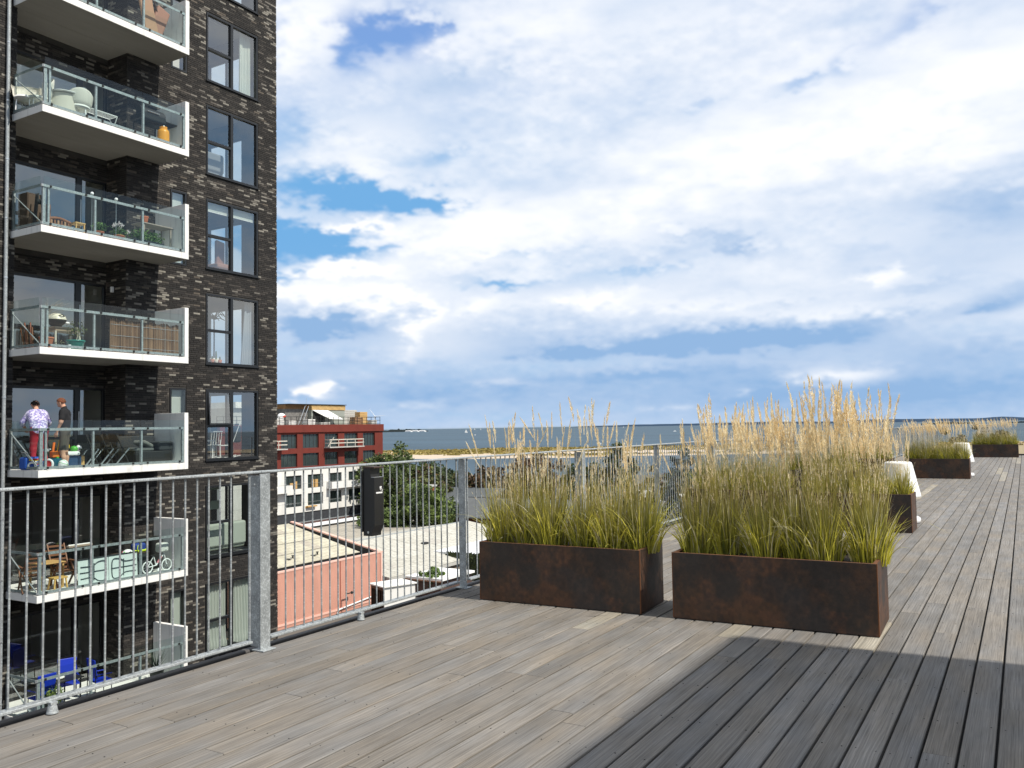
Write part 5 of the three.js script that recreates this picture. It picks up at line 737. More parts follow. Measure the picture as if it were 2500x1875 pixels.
// third balcony: wooden furniture and pots
{
  const k = 2, y = FL(k), c = place('wooden_cabinet', 'dark brown wooden cabinet at the left end of the third balcony from the top', 'cabinet', [-21.35, y, -12.2]); mb().rbox(-0.2, 0.2, 0.02, 0.92, -0.22, 0.2, 0.01).build('carcass', M.darkWood, c); mb().rbox(0.2, 0.215, 0.06, 0.88, -0.2, -0.01, 0.004).build('door', std([0.09, 0.055, 0.035], 0.6), c); mb().rbox(0.2, 0.215, 0.06, 0.88, 0.0, 0.18, 0.004).build('door', std([0.09, 0.055, 0.035], 0.6), c);
  const f = place('folded_chairs', 'dark folded chairs leaning beside the wooden cabinet', 'folded chairs', [-20.85, y, -12.08]); for (let i = 0; i < 3; i++) mb().bar([0.05 * i, 0, 0.1], [0.05 * i - 0.08, 0.86, -0.02], 0.02, 0.03).bar([0.05 * i, 0, -0.16], [0.05 * i - 0.08, 0.86, -0.14], 0.02, 0.03).bar([0.05 * i - 0.06, 0.66, -0.02], [0.05 * i - 0.06, 0.66, -0.14], 0.015, 0.10).build('chair_frame', M.fabricDark, f);
  const b = place('wooden_bench', 'red brown wooden garden bench with vertical slats and a tall arm post', 'bench', [-20.95, y, -12.75]); mb().rbox(-0.06, 0.06, 0, 0.66, 0.30, 0.38, 0.01).build('arm_post', std([0.26, 0.11, 0.055], 0.6), b); mb().rbox(-0.06, 0.06, 0, 0.62, 0.40, 0.44, 0.01).build('arm_post', M.darkWood, b); { const m = mb(); m.tube([[0, 0.33, 0.30], [0, 0.37, 0.05], [0, 0.30, -0.26]], 0.035, 16, 6); m.build('back_rail', std([0.24, 0.10, 0.05], 0.6), b); } for (let i = 0; i < 6; i++) mb().rbox(-0.012, 0.012, 0.04, 0.31, 0.22 - i * 0.09, 0.27 - i * 0.09, 0.004).build('slat', i % 2 ? M.teak : std([0.34, 0.19, 0.11], 0.6), b); mb().rbox(-0.4, -0.02, 0.2, 0.24, -0.3, 0.3, 0.01).build('seat', M.teak, b); for (const z of [0.26, -0.26]) mb().rbox(-0.4, -0.35, 0, 0.24, z - 0.025, z + 0.025, 0.005).build('leg', M.teak, b);
  const s = place('garden_stool', 'small pale wooden stool right of the garden bench', 'stool', [-20.95, y, -13.2]); mb().rbox(-0.15, 0.15, 0.30, 0.34, -0.14, 0.14, 0.01).build('seat', M.pine, s); for (const [a, d] of [[-0.12, -0.11], [0.12, -0.11], [-0.12, 0.11], [0.12, 0.11]]) mb().rbox(a - 0.018, a + 0.018, 0, 0.30, d - 0.018, d + 0.018, 0.004).build('leg', M.pine, s);
  pot('potted_plant', 'leafy green plant in a terracotta pot, left of the white flowers', [-20.68, y, -13.62], 0.13, 0.16, M.terracotta, (t, h) => leafBall(t, 'leaves', [0, h + 0.13, 0], 0.19, 260, 0.06, GREENS, 3), 'potted plant');
  pot('potted_geranium', 'white flowering geranium in a terracotta pot on the third balcony', [-20.66, y, -14.2], 0.14, 0.16, M.terracotta, (t, h) => { leafBall(t, 'leaves', [0, h + 0.10, 0], 0.20, 240, 0.055, GREENS, 5); const m = [[0, 0.30, 0.1], [0.06, 0.24, 0.2], [0.05, 0.29, -0.06], [0.0, 0.22, -0.02], [0.06, 0.14, -0.24], [0.04, 0.33, 0.02]]; m.forEach((p) => leafBall(t, 'blossom', [p[0], h + p[1], p[2]], 0.05, 50, 0.03, [[0.75, 0.62, 0.66], [0.8, 0.78, 0.78]], 9)); }, 'potted plant');
  const w = place('wall_shelf', 'grey wooden shelf board at the right end of the third balcony', 'shelf', [-21.2, y + 0.74, -15.62]); mb().rbox(-0.25, 0.25, 0, 0.03, -0.5, 0.5, 0.006).build('board', std([0.30, 0.27, 0.23], 0.8), w); for (const z of [0.42, -0.45]) for (const x of [-0.2, 0.2]) mb().rbox(x - 0.02, x + 0.02, -0.74, -0.001, z - 0.02, z + 0.02, 0.004).build('leg', std([0.30, 0.27, 0.23], 0.8), w);
  pot('terracotta_pot', 'empty terracotta pot standing on the grey wooden shelf', [-21.15, y + 0.772, -15.32], 0.11, 0.20, M.terracotta);
  const g = place('planting_trough', 'dark trough of green plants below the grey wooden shelf', 'planting trough', [-20.85, y, -15.15]); mb().rbox(-0.15, 0.15, 0, 0.2, -0.5, 0.5, 0.02).build('trough', M.fabricDark, g); leafBall(g, 'leaves', [0, 0.33, 0.2], 0.26, 320, 0.06, GREENS, 7); leafBall(g, 'leaves', [0, 0.30, -0.25], 0.25, 320, 0.06, GREENS, 8);
  for (const [i, z] of [[0, -13.36], [1, -14.05]]) { const l = place('garden_stick', ['white globe light on a thin stick between the pots, the left one', 'white globe light on a thin stick behind the geranium'][i], 'garden light', [-20.58, y, z], 0, 'globe lights on sticks'); mb().rod([0, 0, 0], [0, 1.08, 0], 0.006).build('stick', M.steel, l); mb().ball([0, 1.1, 0], 0.045).build('globe', M.plasticWhite, l); }
}
// fourth balcony: barbecue on a table, pots, a reed screen
{
  const k = 1, y = FL(k);
  pot('terracotta_planter', 'wide terracotta pot with a bare twiggy shrub, left on the fourth balcony', [-20.72, y, -12.27], 0.165, 0.27, M.terracotta, (t, h) => { const R = rng(4), m = mb(); m.rod([0, h, 0], [-0.1, h + 0.7, -0.1], 0.016, 0.01); for (let i = 0; i < 26; i++) { const a = R() * 6.28, z = 0.1 + 0.2 * R(), b = 0.55 + 0.25 * R(); m.rod([-0.08, h + b, -0.08], [-0.08 + Math.cos(a) * z, h + b + 0.1 + 0.25 * R(), -0.3 + Math.sin(a) * z * 1.3], 0.005, 0.002, 4); } m.build('twigs', std([0.25, 0.22, 0.18], 0.9), t); }, 'potted shrub');
  const tb = place('side_table', 'small wooden table carrying the kettle barbecue', 'table', [-21.05, y, -12.9]); mb().rbox(-0.24, 0.24, 0.54, 0.58, -0.36, 0.36, 0.006).build('table_top', std([0.38, 0.28, 0.20], 0.7), tb); mb().rbox(-0.22, 0.22, 0.47, 0.539, -0.33, 0.33, 0.004).build('apron', std([0.32, 0.23, 0.16], 0.7), tb); for (const [a, d] of [[-0.2, -0.32], [0.2, -0.32], [-0.2, 0.32], [0.2, 0.32]]) mb().rbox(a - 0.025, a + 0.025, 0, 0.469, d - 0.025, d + 0.025, 0.004).build('leg', std([0.50, 0.45, 0.38], 0.7), tb);
  const kb = place('kettle_barbecue', 'kettle barbecue with cream lid standing on the small wooden table', 'barbecue', [-21.05, y + 0.582, -12.72]); mb().lathe([[0, 0.03], [0.12, 0.03], [0.20, 0.10], [0.235, 0.17], [0.235, 0.19], [0, 0.19]], null, 26).build('bowl', M.black, kb); mb().lathe([[0.24, 0.19], [0.235, 0.215], [0.21, 0.28], [0.15, 0.33], [0.06, 0.355], [0, 0.358]], null, 26).build('lid', std([0.66, 0.62, 0.50], 0.35), kb); mb().tube([[0.2, 0.27, 0.06], [0.26, 0.30, 0], [0.2, 0.27, -0.09]], 0.012, 14, 6).build('handle', M.black, kb); for (const z of [-0.14, 0.14]) mb().rod([0, 0, z], [0, 0.09, z * 0.8], 0.014).build('foot', M.black, kb); mb().ball([0.05, 0.13, -0.27], [0.03, 0.03, 0.06]).build('side_valve', M.plasticWhite, kb);
  pot('glazed_planter', 'round teal glazed pot with a small sparse tree', [-20.74, y, -13.05], 0.215, 0.25, M.teal, (t, h) => { mb().tube([[0, h, 0], [0.02, h + 0.15, -0.04], [0, h + 0.38, -0.03]], 0.016, 12, 6).build('stem', std([0.35, 0.30, 0.24], 0.9), t); leafBall(t, 'leaves', [0, h + 0.32, -0.03], 0.26, 170, 0.045, [[0.10, 0.12, 0.03], [0.15, 0.15, 0.05], [0.06, 0.09, 0.02]], 12, 0.9); }, 'potted tree');
  const tr = place('seed_tray', 'small black tray of seedlings left of the teal pot', 'tray', [-20.75, y, -12.64]); mb().rbox(-0.12, 0.12, 0, 0.07, -0.13, 0.13, 0.01).build('tray', M.black, tr); leafBall(tr, 'seedlings', [0, 0.13, 0], 0.13, 90, 0.03, [[0.08, 0.08, 0.03], [0.12, 0.10, 0.05]], 15);
  const mg = place('white_cup', 'small white cup between tray and teal pot', 'cup', [-20.62, y, -12.81]); mb().lathe([[0, 0], [0.032, 0], [0.04, 0.12], [0.036, 0.12], [0.03, 0.01], [0, 0.01]], null, 16).build('cup', M.plasticWhite, mg); mb().add(new THREE.TorusGeometry(0.025, 0.006, 6, 14), [0, 0.07, 0.045], [0, Math.PI / 2, 0]).build('handle', M.plasticWhite, mg);
  const sc = place('reed_screen', 'brown reed screen tied behind the glass of the fourth balcony', 'reed screen', [BX - 0.125, y, 0]), R = rng(17), cols = [[0.26, 0.14, 0.08], [0.33, 0.19, 0.11], [0.20, 0.105, 0.06], [0.38, 0.23, 0.14]].map((c) => std(c, 0.85, { map: T.mottle })); let i = 0; for (let z = -13.90; z > -16.04; z -= 0.0185, i++) { const h = 0.88 + 0.05 * (R() - 0.5) + 0.02 * Math.sin(i * 0.3), x = 0.012 * (R() - 0.5) + 0.016 * Math.sin(i * 0.42); mb().rod([x, 0.01 + 0.03 * R(), z], [x + 0.01 * (R() - 0.5), h, z + 0.012 * (R() - 0.5)], 0.0092, 0.0088, 6).build('reed', cols[Math.floor(R() * 4)], sc); } for (const h of [0.16, 0.45, 0.74]) mb().box(0.024, 0.028, h, h + 0.008, -13.9, -16.03).build('binding_wire', M.steel, sc);
  const pl = place('timber_offcuts', 'bundle of dark and reddish timber leaning in the left corner of the fourth balcony', 'timber', [-21.4, y, -12.2]); for (let j = 0; j < 7; j++) mb().bar([0.06 * j - 0.1, 0, 0.02], [0.05 * j - 0.12, 0.55 + 0.06 * (j % 3), 0.12 - 0.02 * j], 0.035, 0.025).build('plank', [M.teak, M.darkWood, std([0.30, 0.12, 0.08], 0.8)][j % 3], pl);
}
// fifth balcony: toys, folding chairs, sofa
const toyC = { red: std([0.55, 0.03, 0.03], 0.4), orange: std([0.75, 0.17, 0.02], 0.4), yellow: std([0.72, 0.50, 0.03], 0.4), green: std([0.08, 0.40, 0.05], 0.4), blue: std([0.02, 0.10, 0.45], 0.4), petrol: std([0.01, 0.13, 0.20], 0.4) };
{
  const k = 0, y = FL(k);
  const tr = place('tricycle', 'red and white children tricycle behind the glass at the left', 'tricycle', [-20.8, y, -12.3], 0.1); mb().add(new THREE.TorusGeometry(0.11, 0.028, 8, 22), [0.03, 0.13, -0.10], [0, 0.3, 0]).build('front_wheel', M.plasticWhite, tr); mb().add(new THREE.CylinderGeometry(0.09, 0.09, 0.03, 20), [0.03, 0.13, -0.10], [Math.PI / 2, 0.0, -0.3]).build('wheel_disc', toyC.red, tr); for (const x of [-0.12, 0.12]) mb().add(new THREE.TorusGeometry(0.08, 0.022, 8, 18), [x, 0.10, 0.24], [0, Math.PI / 2 - 0.2, 0]).build('rear_wheel', M.plasticWhite, tr); mb().rod([0, 0.14, -0.10], [0, 0.46, -0.04], 0.02).rod([0, 0.30, -0.06], [0, 0.12, 0.22], 0.022).build('frame', toyC.red, tr); mb().rod([-0.16, 0.48, -0.03], [0.16, 0.50, -0.05], 0.014).ball([0, 0.47, -0.05], [0.08, 0.045, 0.06]).build('handlebar', M.plasticWhite, tr); mb().rbox(-0.08, 0.08, 0.24, 0.28, 0.08, 0.26, 0.02).build('seat', toyC.red, tr);
  const sc = place('push_scooter', 'small silver scooter lying at the left end of the fifth balcony', 'scooter', [-20.95, y, -12.02]); mb().rod([0, 0.42, 0.12], [0, 0.06, -0.18], 0.014).build('stem', M.steel, sc); mb().rod([-0.12, 0.43, 0.13], [0.12, 0.43, 0.13], 0.012).build('handlebar', M.steel, sc); mb().rbox(-0.06, 0.06, 0.05, 0.07, -0.5, -0.18, 0.01).build('deck', M.steel, sc); for (const z of [-0.15, -0.52]) mb().add(new THREE.TorusGeometry(0.045, 0.02, 8, 16), [0, 0.065, z], [0, Math.PI / 2, 0]).build('wheel', M.black, sc);
  const bx = place('storage_box', 'blue storage bag with a yellow strap beside the man in red trousers', 'bag', [-21.1, y, -12.12]); mb().rbox(-0.16, 0.16, 0, 0.32, -0.28, 0.2, 0.07, null, 3).build('body', toyC.blue, bx); mb().rbox(0.162, 0.17, 0.22, 0.26, -0.12, 0.12, 0.003).build('strap', toyC.yellow, bx); mb().ball([0.15, 0.17, -0.05], [0.02, 0.05, 0.05]).build('badge', M.plasticWhite, bx);
  const bk = place('toy_bucket', 'orange toy digger standing in a petrol blue tub beside the man in shorts', 'toy', [-21.05, y, -12.72]); mb().lathe([[0, 0], [0.14, 0], [0.19, 0.26], [0.18, 0.26], [0.13, 0.02], [0, 0.02]], null, 22).build('tub', toyC.petrol, bk); mb().rbox(-0.08, 0.08, 0.27, 0.44, -0.1, 0.1, 0.03).rod([0, 0.44, 0.05], [0, 0.66, 0.02], 0.03, 0.03).build('digger', toyC.orange, bk); mb().rod([0.02, 0.3, -0.02], [0.02, 0.74, -0.12], 0.018).build('shovel', toyC.yellow, bk); mb().box(-0.13, 0.13, 0.262, 0.30, -0.03, 0.03).build('rim_piece', toyC.green, bk);
  const ba = place('toy_ball', 'white ball with green lines at the feet of the man in shorts', 'ball', [-20.72, y + 0.115, -12.74]); mb().ball([0, 0, 0], 0.115, null, 22).build('ball', M.plasticWhite, ba); mb().add(new THREE.TorusGeometry(0.113, 0.006, 6, 30), null, [0.5, 0.4, 0]).add(new THREE.TorusGeometry(0.113, 0.006, 6, 30), null, [1.2, 0, 0.7]).build('green_stripe', toyC.green, ba);
  const cr = place('toy_crate', 'dark blue crate heaped with white, green and yellow toys behind the man in shorts', 'toy crate', [-21.25, y, -13.22]); mb().rbox(-0.2, 0.2, 0, 0.3, -0.22, 0.22, 0.02).build('crate', std([0.015, 0.05, 0.12], 0.6), cr); mb().rbox(-0.19, 0.19, 0.302, 0.42, -0.2, 0.2, 0.05).build('white_toy', M.plasticWhite, cr); mb().ball([0.05, 0.48, -0.1], [0.1, 0.08, 0.09]).build('green_toy', toyC.green, cr); mb().ball([0.02, 0.5, -0.25], [0.07, 0.08, 0.07]).build('white_toy', M.plasticWhite, cr); mb().add(new THREE.TorusGeometry(0.06, 0.016, 6, 16), [0.1, 0.55, 0.12], [0, Math.PI / 2, 0]).rod([0.1, 0.49, 0.12], [0.1, 0.3, 0.12], 0.016).build('spade', toyC.yellow, cr); mb().rbox(0.0, 0.12, 0.0, 0.30, -0.36, -0.24, 0.02).build('wooden_toy', M.pine, cr);
  const ch = (label, z, turn) => { const t = place('folding_chair', label, 'folding chair', [-21.12, y, z], turn, 'black folding chairs'); for (const x of [-0.2, 0.2]) { mb().bar([x, 0.84, 0.20], [x, 0, -0.22], 0.022, 0.03).build('back_leg', M.black, t); mb().bar([x, 0.46, -0.20], [x, 0, 0.24], 0.022, 0.03).build('front_leg', M.steel, t); } mb().rbox(-0.19, 0.19, 0.45, 0.48, -0.21, 0.17, 0.008).build('seat', M.blackSatin, t); mb().rbox(-0.19, 0.19, 0.62, 0.84, 0.12, 0.15, 0.008).build('backrest', M.blackSatin, t); };
  ch('first black folding chair, beside the toys', -13.62, 0.15); ch('second black folding chair in the row', -14.05, 0.1); ch('third black folding chair, nearest the sofa', -14.52, 0.05);
  const so = place('outdoor_sofa', 'black woven outdoor sofa at the right end of the fifth balcony', 'sofa', [-21.3, y, -15.5]); mb().rbox(-0.35, 0.45, 0.06, 0.36, -0.55, 0.62, 0.03).build('base', M.black, so); mb().rbox(-0.3, 0.42, 0.361, 0.46, 0.02, 0.6, 0.04).build('seat_cushion', std([0.12, 0.125, 0.12], 0.9), so); mb().rbox(-0.45, -0.351, 0.06, 0.78, -0.55, 0.62, 0.03).build('backrest', M.fabricDark, so); mb().rbox(-0.35, 0.45, 0.361, 0.62, -0.58, -0.12, 0.05).build('armrest', M.fabricDark, so);
  const cu = place('cushion', 'grey patterned cushion lying on the black sofa', 'cushion', [-21.15, y + 0.465, -15.28], 0.3); mb().add(new RoundedBoxGeometry(0.4, 0.12, 0.42, 4, 0.055), [0, 0.085, -0.06], [-0.35, 0, 0]).build('cover', std([0.24, 0.25, 0.23], 0.95, { map: T.spangle }), cu);
}
// sixth balcony: wooden chairs, stool, folded table, bicycle
{
  const k = -1, y = FL(k), ac = (label, x, z, turn) => { const t = place('reclining_chair', label, 'garden chair', [x, y, z], turn, 'wooden reclining chairs'); for (const s of [-0.24, 0.24]) { mb().bar([s, 0, 0.28], [s, 0.62, -0.18], 0.03, 0.05).bar([s, 0, -0.26], [s, 0.60, 0.30], 0.03, 0.05).build('leg', M.teak, t); mb().rbox(s - 0.03, s + 0.03, 0.60, 0.63, -0.24, 0.32, 0.006).build('armrest', M.teak, t); mb().bar([s * 0.85, 0.36, -0.18], [s * 0.85, 1.02, -0.52], 0.03, 0.045).build('back_stile', M.teak, t); } for (let i = 0; i < 6; i++) mb().bar([-0.2, 0.44 + i * 0.105, -0.22 - i * 0.054], [0.2, 0.44 + i * 0.105, -0.22 - i * 0.054], 0.05, 0.014).build('back_slat', M.teak, t); for (let i = 0; i < 5; i++) mb().rbox(-0.22, 0.22, 0.375, 0.39, -0.17 + i * 0.09, -0.10 + i * 0.09, 0.003).build('seat_slat', M.teak, t); };
  ac('reddish wooden reclining chair at the left end of the sixth balcony', -21.2, -12.25, -1.9); ac('reddish wooden reclining chair left of the folded white table', -21.25, -13.1, 1.4);
  const tb = place('yellow_table', 'small yellow wooden table between the reclining chairs', 'table', [-21.35, y, -12.72]); mb().rbox(-0.3, 0.3, 0.62, 0.65, -0.32, 0.32, 0.008).build('table_top', M.pine, tb); for (const [a, d] of [[-0.25, -0.27], [0.25, -0.27], [-0.25, 0.27], [0.25, 0.27]]) mb().rbox(a - 0.022, a + 0.022, 0, 0.62, d - 0.022, d + 0.022, 0.004).build('leg', M.pine, tb);
  const st = place('yellow_stool', 'low yellow wooden stool in the sun in front of the yellow table', 'stool', [-20.9, y, -12.74]); mb().rbox(-0.14, 0.14, 0.27, 0.31, -0.18, 0.18, 0.008).build('seat', std([0.66, 0.40, 0.12], 0.6), st); for (const [a, d] of [[-0.11, -0.14], [0.11, -0.14], [-0.11, 0.14], [0.11, 0.14]]) mb().bar([a * 1.2, 0, d * 1.2], [a, 0.27, d], 0.03, 0.03).build('leg', std([0.66, 0.40, 0.12], 0.6), st);
  const ft = place('folding_table', 'folded white table leaning on its side, its dark frame showing', 'folding table', [-20.62, y, -13.93], 0); mb().add(new RoundedBoxGeometry(0.03, 0.68, 0.84, 3, 0.014), [0, 0.345, 0.425], [0, 0, 0.06]).build('table_leaf', std([0.66, 0.72, 0.70], 0.5), ft); mb().add(new RoundedBoxGeometry(0.03, 0.68, 0.84, 3, 0.014), [0, 0.345, -0.425], [0, 0, 0.06]).build('table_leaf', std([0.66, 0.72, 0.70], 0.5), ft);
  for (const s of [1, -1]) mb().tube([[0.035, 0.20, s * 0.78], [0.035, 0.20, s * 0.45], [0.035, 0.10, s * 0.30], [0.035, 0.10, s * 0.12], [0.03, 0.34, s * 0.08], [0.025, 0.58, s * 0.12], [0.025, 0.58, s * 0.30], [0.025, 0.50, s * 0.45], [0.025, 0.50, s * 0.78]], 0.012, 60, 6).rod([0.03, 0.35, s * 0.06], [0.03, 0.35, s * 0.8], 0.011).rod([0.03, 0.12, s * 0.42], [0.03, 0.56, s * 0.42], 0.011).build('leg_frame', std([0.06, 0.08, 0.09], 0.5), ft); mb().add(new RoundedBoxGeometry(0.035, 0.03, 1.70, 2, 0.012), [0.0, 0.685, 0]).build('edge_rail', M.fabricDark, ft); mb().box(0.018, 0.03, 0.58, 0.66, 0.46, 0.52).build('latch', M.black, ft);
  const bi = place('child_bicycle', 'white and pink children bicycle with a white child seat, right on the sixth balcony', 'bicycle', [-20.8, y, -15.53], 0); for (const z of [0.31, -0.30]) { const w = groupPart('wheel', bi); mb().add(new THREE.TorusGeometry(0.155, 0.018, 8, 30), [0, 0.175, z], [0, Math.PI / 2, 0]).build('tyre', M.plasticWhite, w); mb().rod([0, 0.175 - 0.14, z], [0, 0.175 + 0.14, z], 0.004).rod([0, 0.175, z - 0.14], [0, 0.175, z + 0.14], 0.004).rod([0, 0.075, z - 0.1], [0, 0.275, z + 0.1], 0.004).rod([0, 0.075, z + 0.1], [0, 0.275, z - 0.1], 0.004).rod([-0.03, 0.175, z], [0.03, 0.175, z], 0.02).build('spokes', M.steel, w); } mb().rod([0, 0.175, 0.31], [0, 0.20, 0.04], 0.014).rod([0, 0.20, 0.04], [0, 0.48, -0.20], 0.022).rod([0, 0.20, 0.04], [0, 0.46, 0.12], 0.016).rod([0, 0.46, 0.12], [0, 0.175, 0.31], 0.012).build('frame', M.plasticWhite, bi); mb().rod([0, 0.26, 0.0], [0, 0.42, -0.14], 0.026).build('pink_stripe', std([0.6, 0.22, 0.25], 0.5), bi); mb().rod([0, 0.175, -0.30], [0, 0.58, -0.19], 0.016).rod([-0.16, 0.62, -0.17], [0.16, 0.62, -0.19], 0.012).build('fork', M.plasticWhite, bi); mb().rbox(-0.12, 0.12, 0.54, 0.80, -0.30, 0.0, 0.06, null, 3).build('child_seat', std([0.62, 0.62, 0.58], 0.6), bi); mb().rbox(-0.05, 0.05, 0.46, 0.50, 0.06, 0.22, 0.015).build('saddle', M.black, bi); mb().ball([0.02, 0.06, -0.05], [0.03, 0.06, 0.07]).build('training_wheel', M.plasticWhite, bi);
  const pr = place('black_case', 'tall rounded black case leaning against the side wall behind the bicycle', 'case', [-21.45, y, -15.95]); mb().add(new RoundedBoxGeometry(0.3, 0.92, 0.34, 5, 0.13), [0, 0.462, 0]).build('body', M.black, pr); mb().rod([0.155, 0.55, 0.08], [0.155, 0.72, 0.08], 0.012).build('handle', M.fabricDark, pr);
  const hl = place('bicycle_helmet', 'patterned white and green helmet on a heap above the folded table', 'helmet', [-21.0, y + 0.60, -14.75]); mb().add(new THREE.SphereGeometry(0.14, 18, 10, 0, 6.283, 0, Math.PI * 0.6), null, null, [0.85, 0.9, 1.1]).build('shell', M.plasticWhite, hl); for (let i = 0; i < 5; i++) mb().ball([0.115 * Math.cos(i * 1.2), 0.04, 0.13 * Math.sin(i * 1.2)], [0.02, 0.035, 0.03]).build('marking', [M.black, toyC.green, toyC.red][i % 3], hl);
  const cb = place('wooden_chest', 'dark chest under the helmet and the blue bag', 'chest', [-21.2, y, -14.98]); mb().rbox(-0.25, 0.25, 0, 0.56, -0.4, 0.42, 0.015).build('chest_body', M.fabricDark, cb); mb().rbox(-0.26, 0.26, 0.561, 0.595, -0.41, 0.43, 0.01).build('chest_lid', M.darkWood, cb);
  const bb = place('blue_backpack', 'blue and neon yellow backpack lying right of the helmet', 'backpack', [-21.1, y + 0.60, -15.15]); mb().rbox(-0.12, 0.12, 0, 0.24, -0.18, 0.18, 0.07, null, 3).build('body', std([0.01, 0.04, 0.22], 0.7), bb); mb().rbox(0.05, 0.13, 0.0, 0.07, -0.22, 0.22, 0.03).build('pocket', std([0.50, 0.65, 0.02], 0.6), bb); mb().tube([[0.13, 0.2, 0.1], [0.15, 0.1, 0.13], [0.13, 0.02, 0.1]], 0.012, 12, 5).build('strap', std([0.50, 0.65, 0.02], 0.6), bb);
  const hb = place('window_planter_box', 'narrow dried flower box hooked over the rail of the sixth balcony', 'flower box', [BX - 0.12, y + 1.03, -13.1]); mb().rbox(-0.06, 0.06, 0, 0.05, -0.32, 0.32, 0.01).build('box', std([0.36, 0.26, 0.2], 0.8), hb); mb().rod([0, 0.055, -0.3], [0, 0.055, 0.3], 0.02).build('roll', M.white, hb);
}
// seventh balcony: blue chairs and a dark table
{
  const k = -2, y = FL(k), bc = (label, x, z, turn) => { const t = place('blue_chair', label, 'chair', [x, y, z], turn, 'bright blue chairs'); mb().add(new RoundedBoxGeometry(0.46, 0.5, 0.03, 4, 0.014), [0, 0.78, -0.22], [-0.14, 0, 0]).build('backrest', M.blue, t); mb().rbox(-0.23, 0.23, 0.43, 0.46, -0.22, 0.22, 0.013).build('seat', M.blue, t); for (const s of [-0.22, 0.22]) { mb().rod([s, 0, 0.2], [s, 0.44, 0.18], 0.012).build('leg', M.black, t); mb().rod([s, 0, -0.24], [s, 0.95, -0.22], 0.012).build('leg', M.black, t); mb().rod([s, 0.62, 0.2], [s, 0.64, -0.22], 0.014).build('armrest', M.blue, t); } };
  bc('bright blue chair at the left end of the seventh balcony, seen from behind', -20.95, -12.38, -1.6); bc('bright blue chair behind the dark table, facing out', -21.45, -13.4, 1.2); bc('bright blue chair right of the dark table, seen from the side', -21.0, -13.98, 3.0);
  const tb = place('dark_table', 'dark garden table with a white cloth on it', 'table', [-21.15, y, -12.95]); mb().rbox(-0.4, 0.4, 0.70, 0.73, -0.42, 0.42, 0.008).build('table_top', M.blackSatin, tb); for (const [a, d] of [[-0.34, -0.36], [0.34, -0.36], [-0.34, 0.36], [0.34, 0.36]]) mb().rod([a, 0, d], [a, 0.70, d], 0.018).build('leg', M.black, tb);
  const cl = place('crumpled_cloth', 'crumpled white cloth lying on the dark table', 'cloth', [-21.1, y + 0.732, -12.93]); { const g = new THREE.IcosahedronGeometry(0.12, 4), p = g.attributes.position; for (let i = 0; i < p.count; i++) { const n = 0.6 + 0.8 * fbm(p.getX(i) * 14 + 5, p.getZ(i) * 14 + p.getY(i) * 9, 3); p.setXYZ(i, p.getX(i) * n, Math.max(0, p.getY(i) * n * 0.5 + 0.03), p.getZ(i) * n); } g.computeVertexNormals(); mb().add(g).build('cloth', M.white, cl); }
  pot('bushy_plant', 'bushy yellow green plant in a pot behind the glass of the seventh balcony', [-20.72, y, -12.5], 0.16, 0.28, M.fabricDark, (t, h) => leafBall(t, 'leaves', [0, h + 0.24, 0], 0.30, 420, 0.06, [[0.14, 0.20, 0.03], [0.20, 0.24, 0.05]], 21), 'potted plant');
  pot('spiky_plant', 'dark spiky plant in a black tub by the side wall of the seventh balcony', [-20.9, y, -15.6], 0.2, 0.35, M.black, (t, h) => { const m = mb(), R = rng(5); for (let i = 0; i < 26; i++) { const a = R() * 6.28, l = 0.3 + 0.4 * R(), q = 0.1 + 0.25 * R(); m.rod([0, h, 0], [Math.cos(a) * q, h + l, Math.sin(a) * q], 0.012, 0.002, 4); } m.build('leaves', std([0.03, 0.05, 0.03], 0.7), t); }, 'potted plant');
}
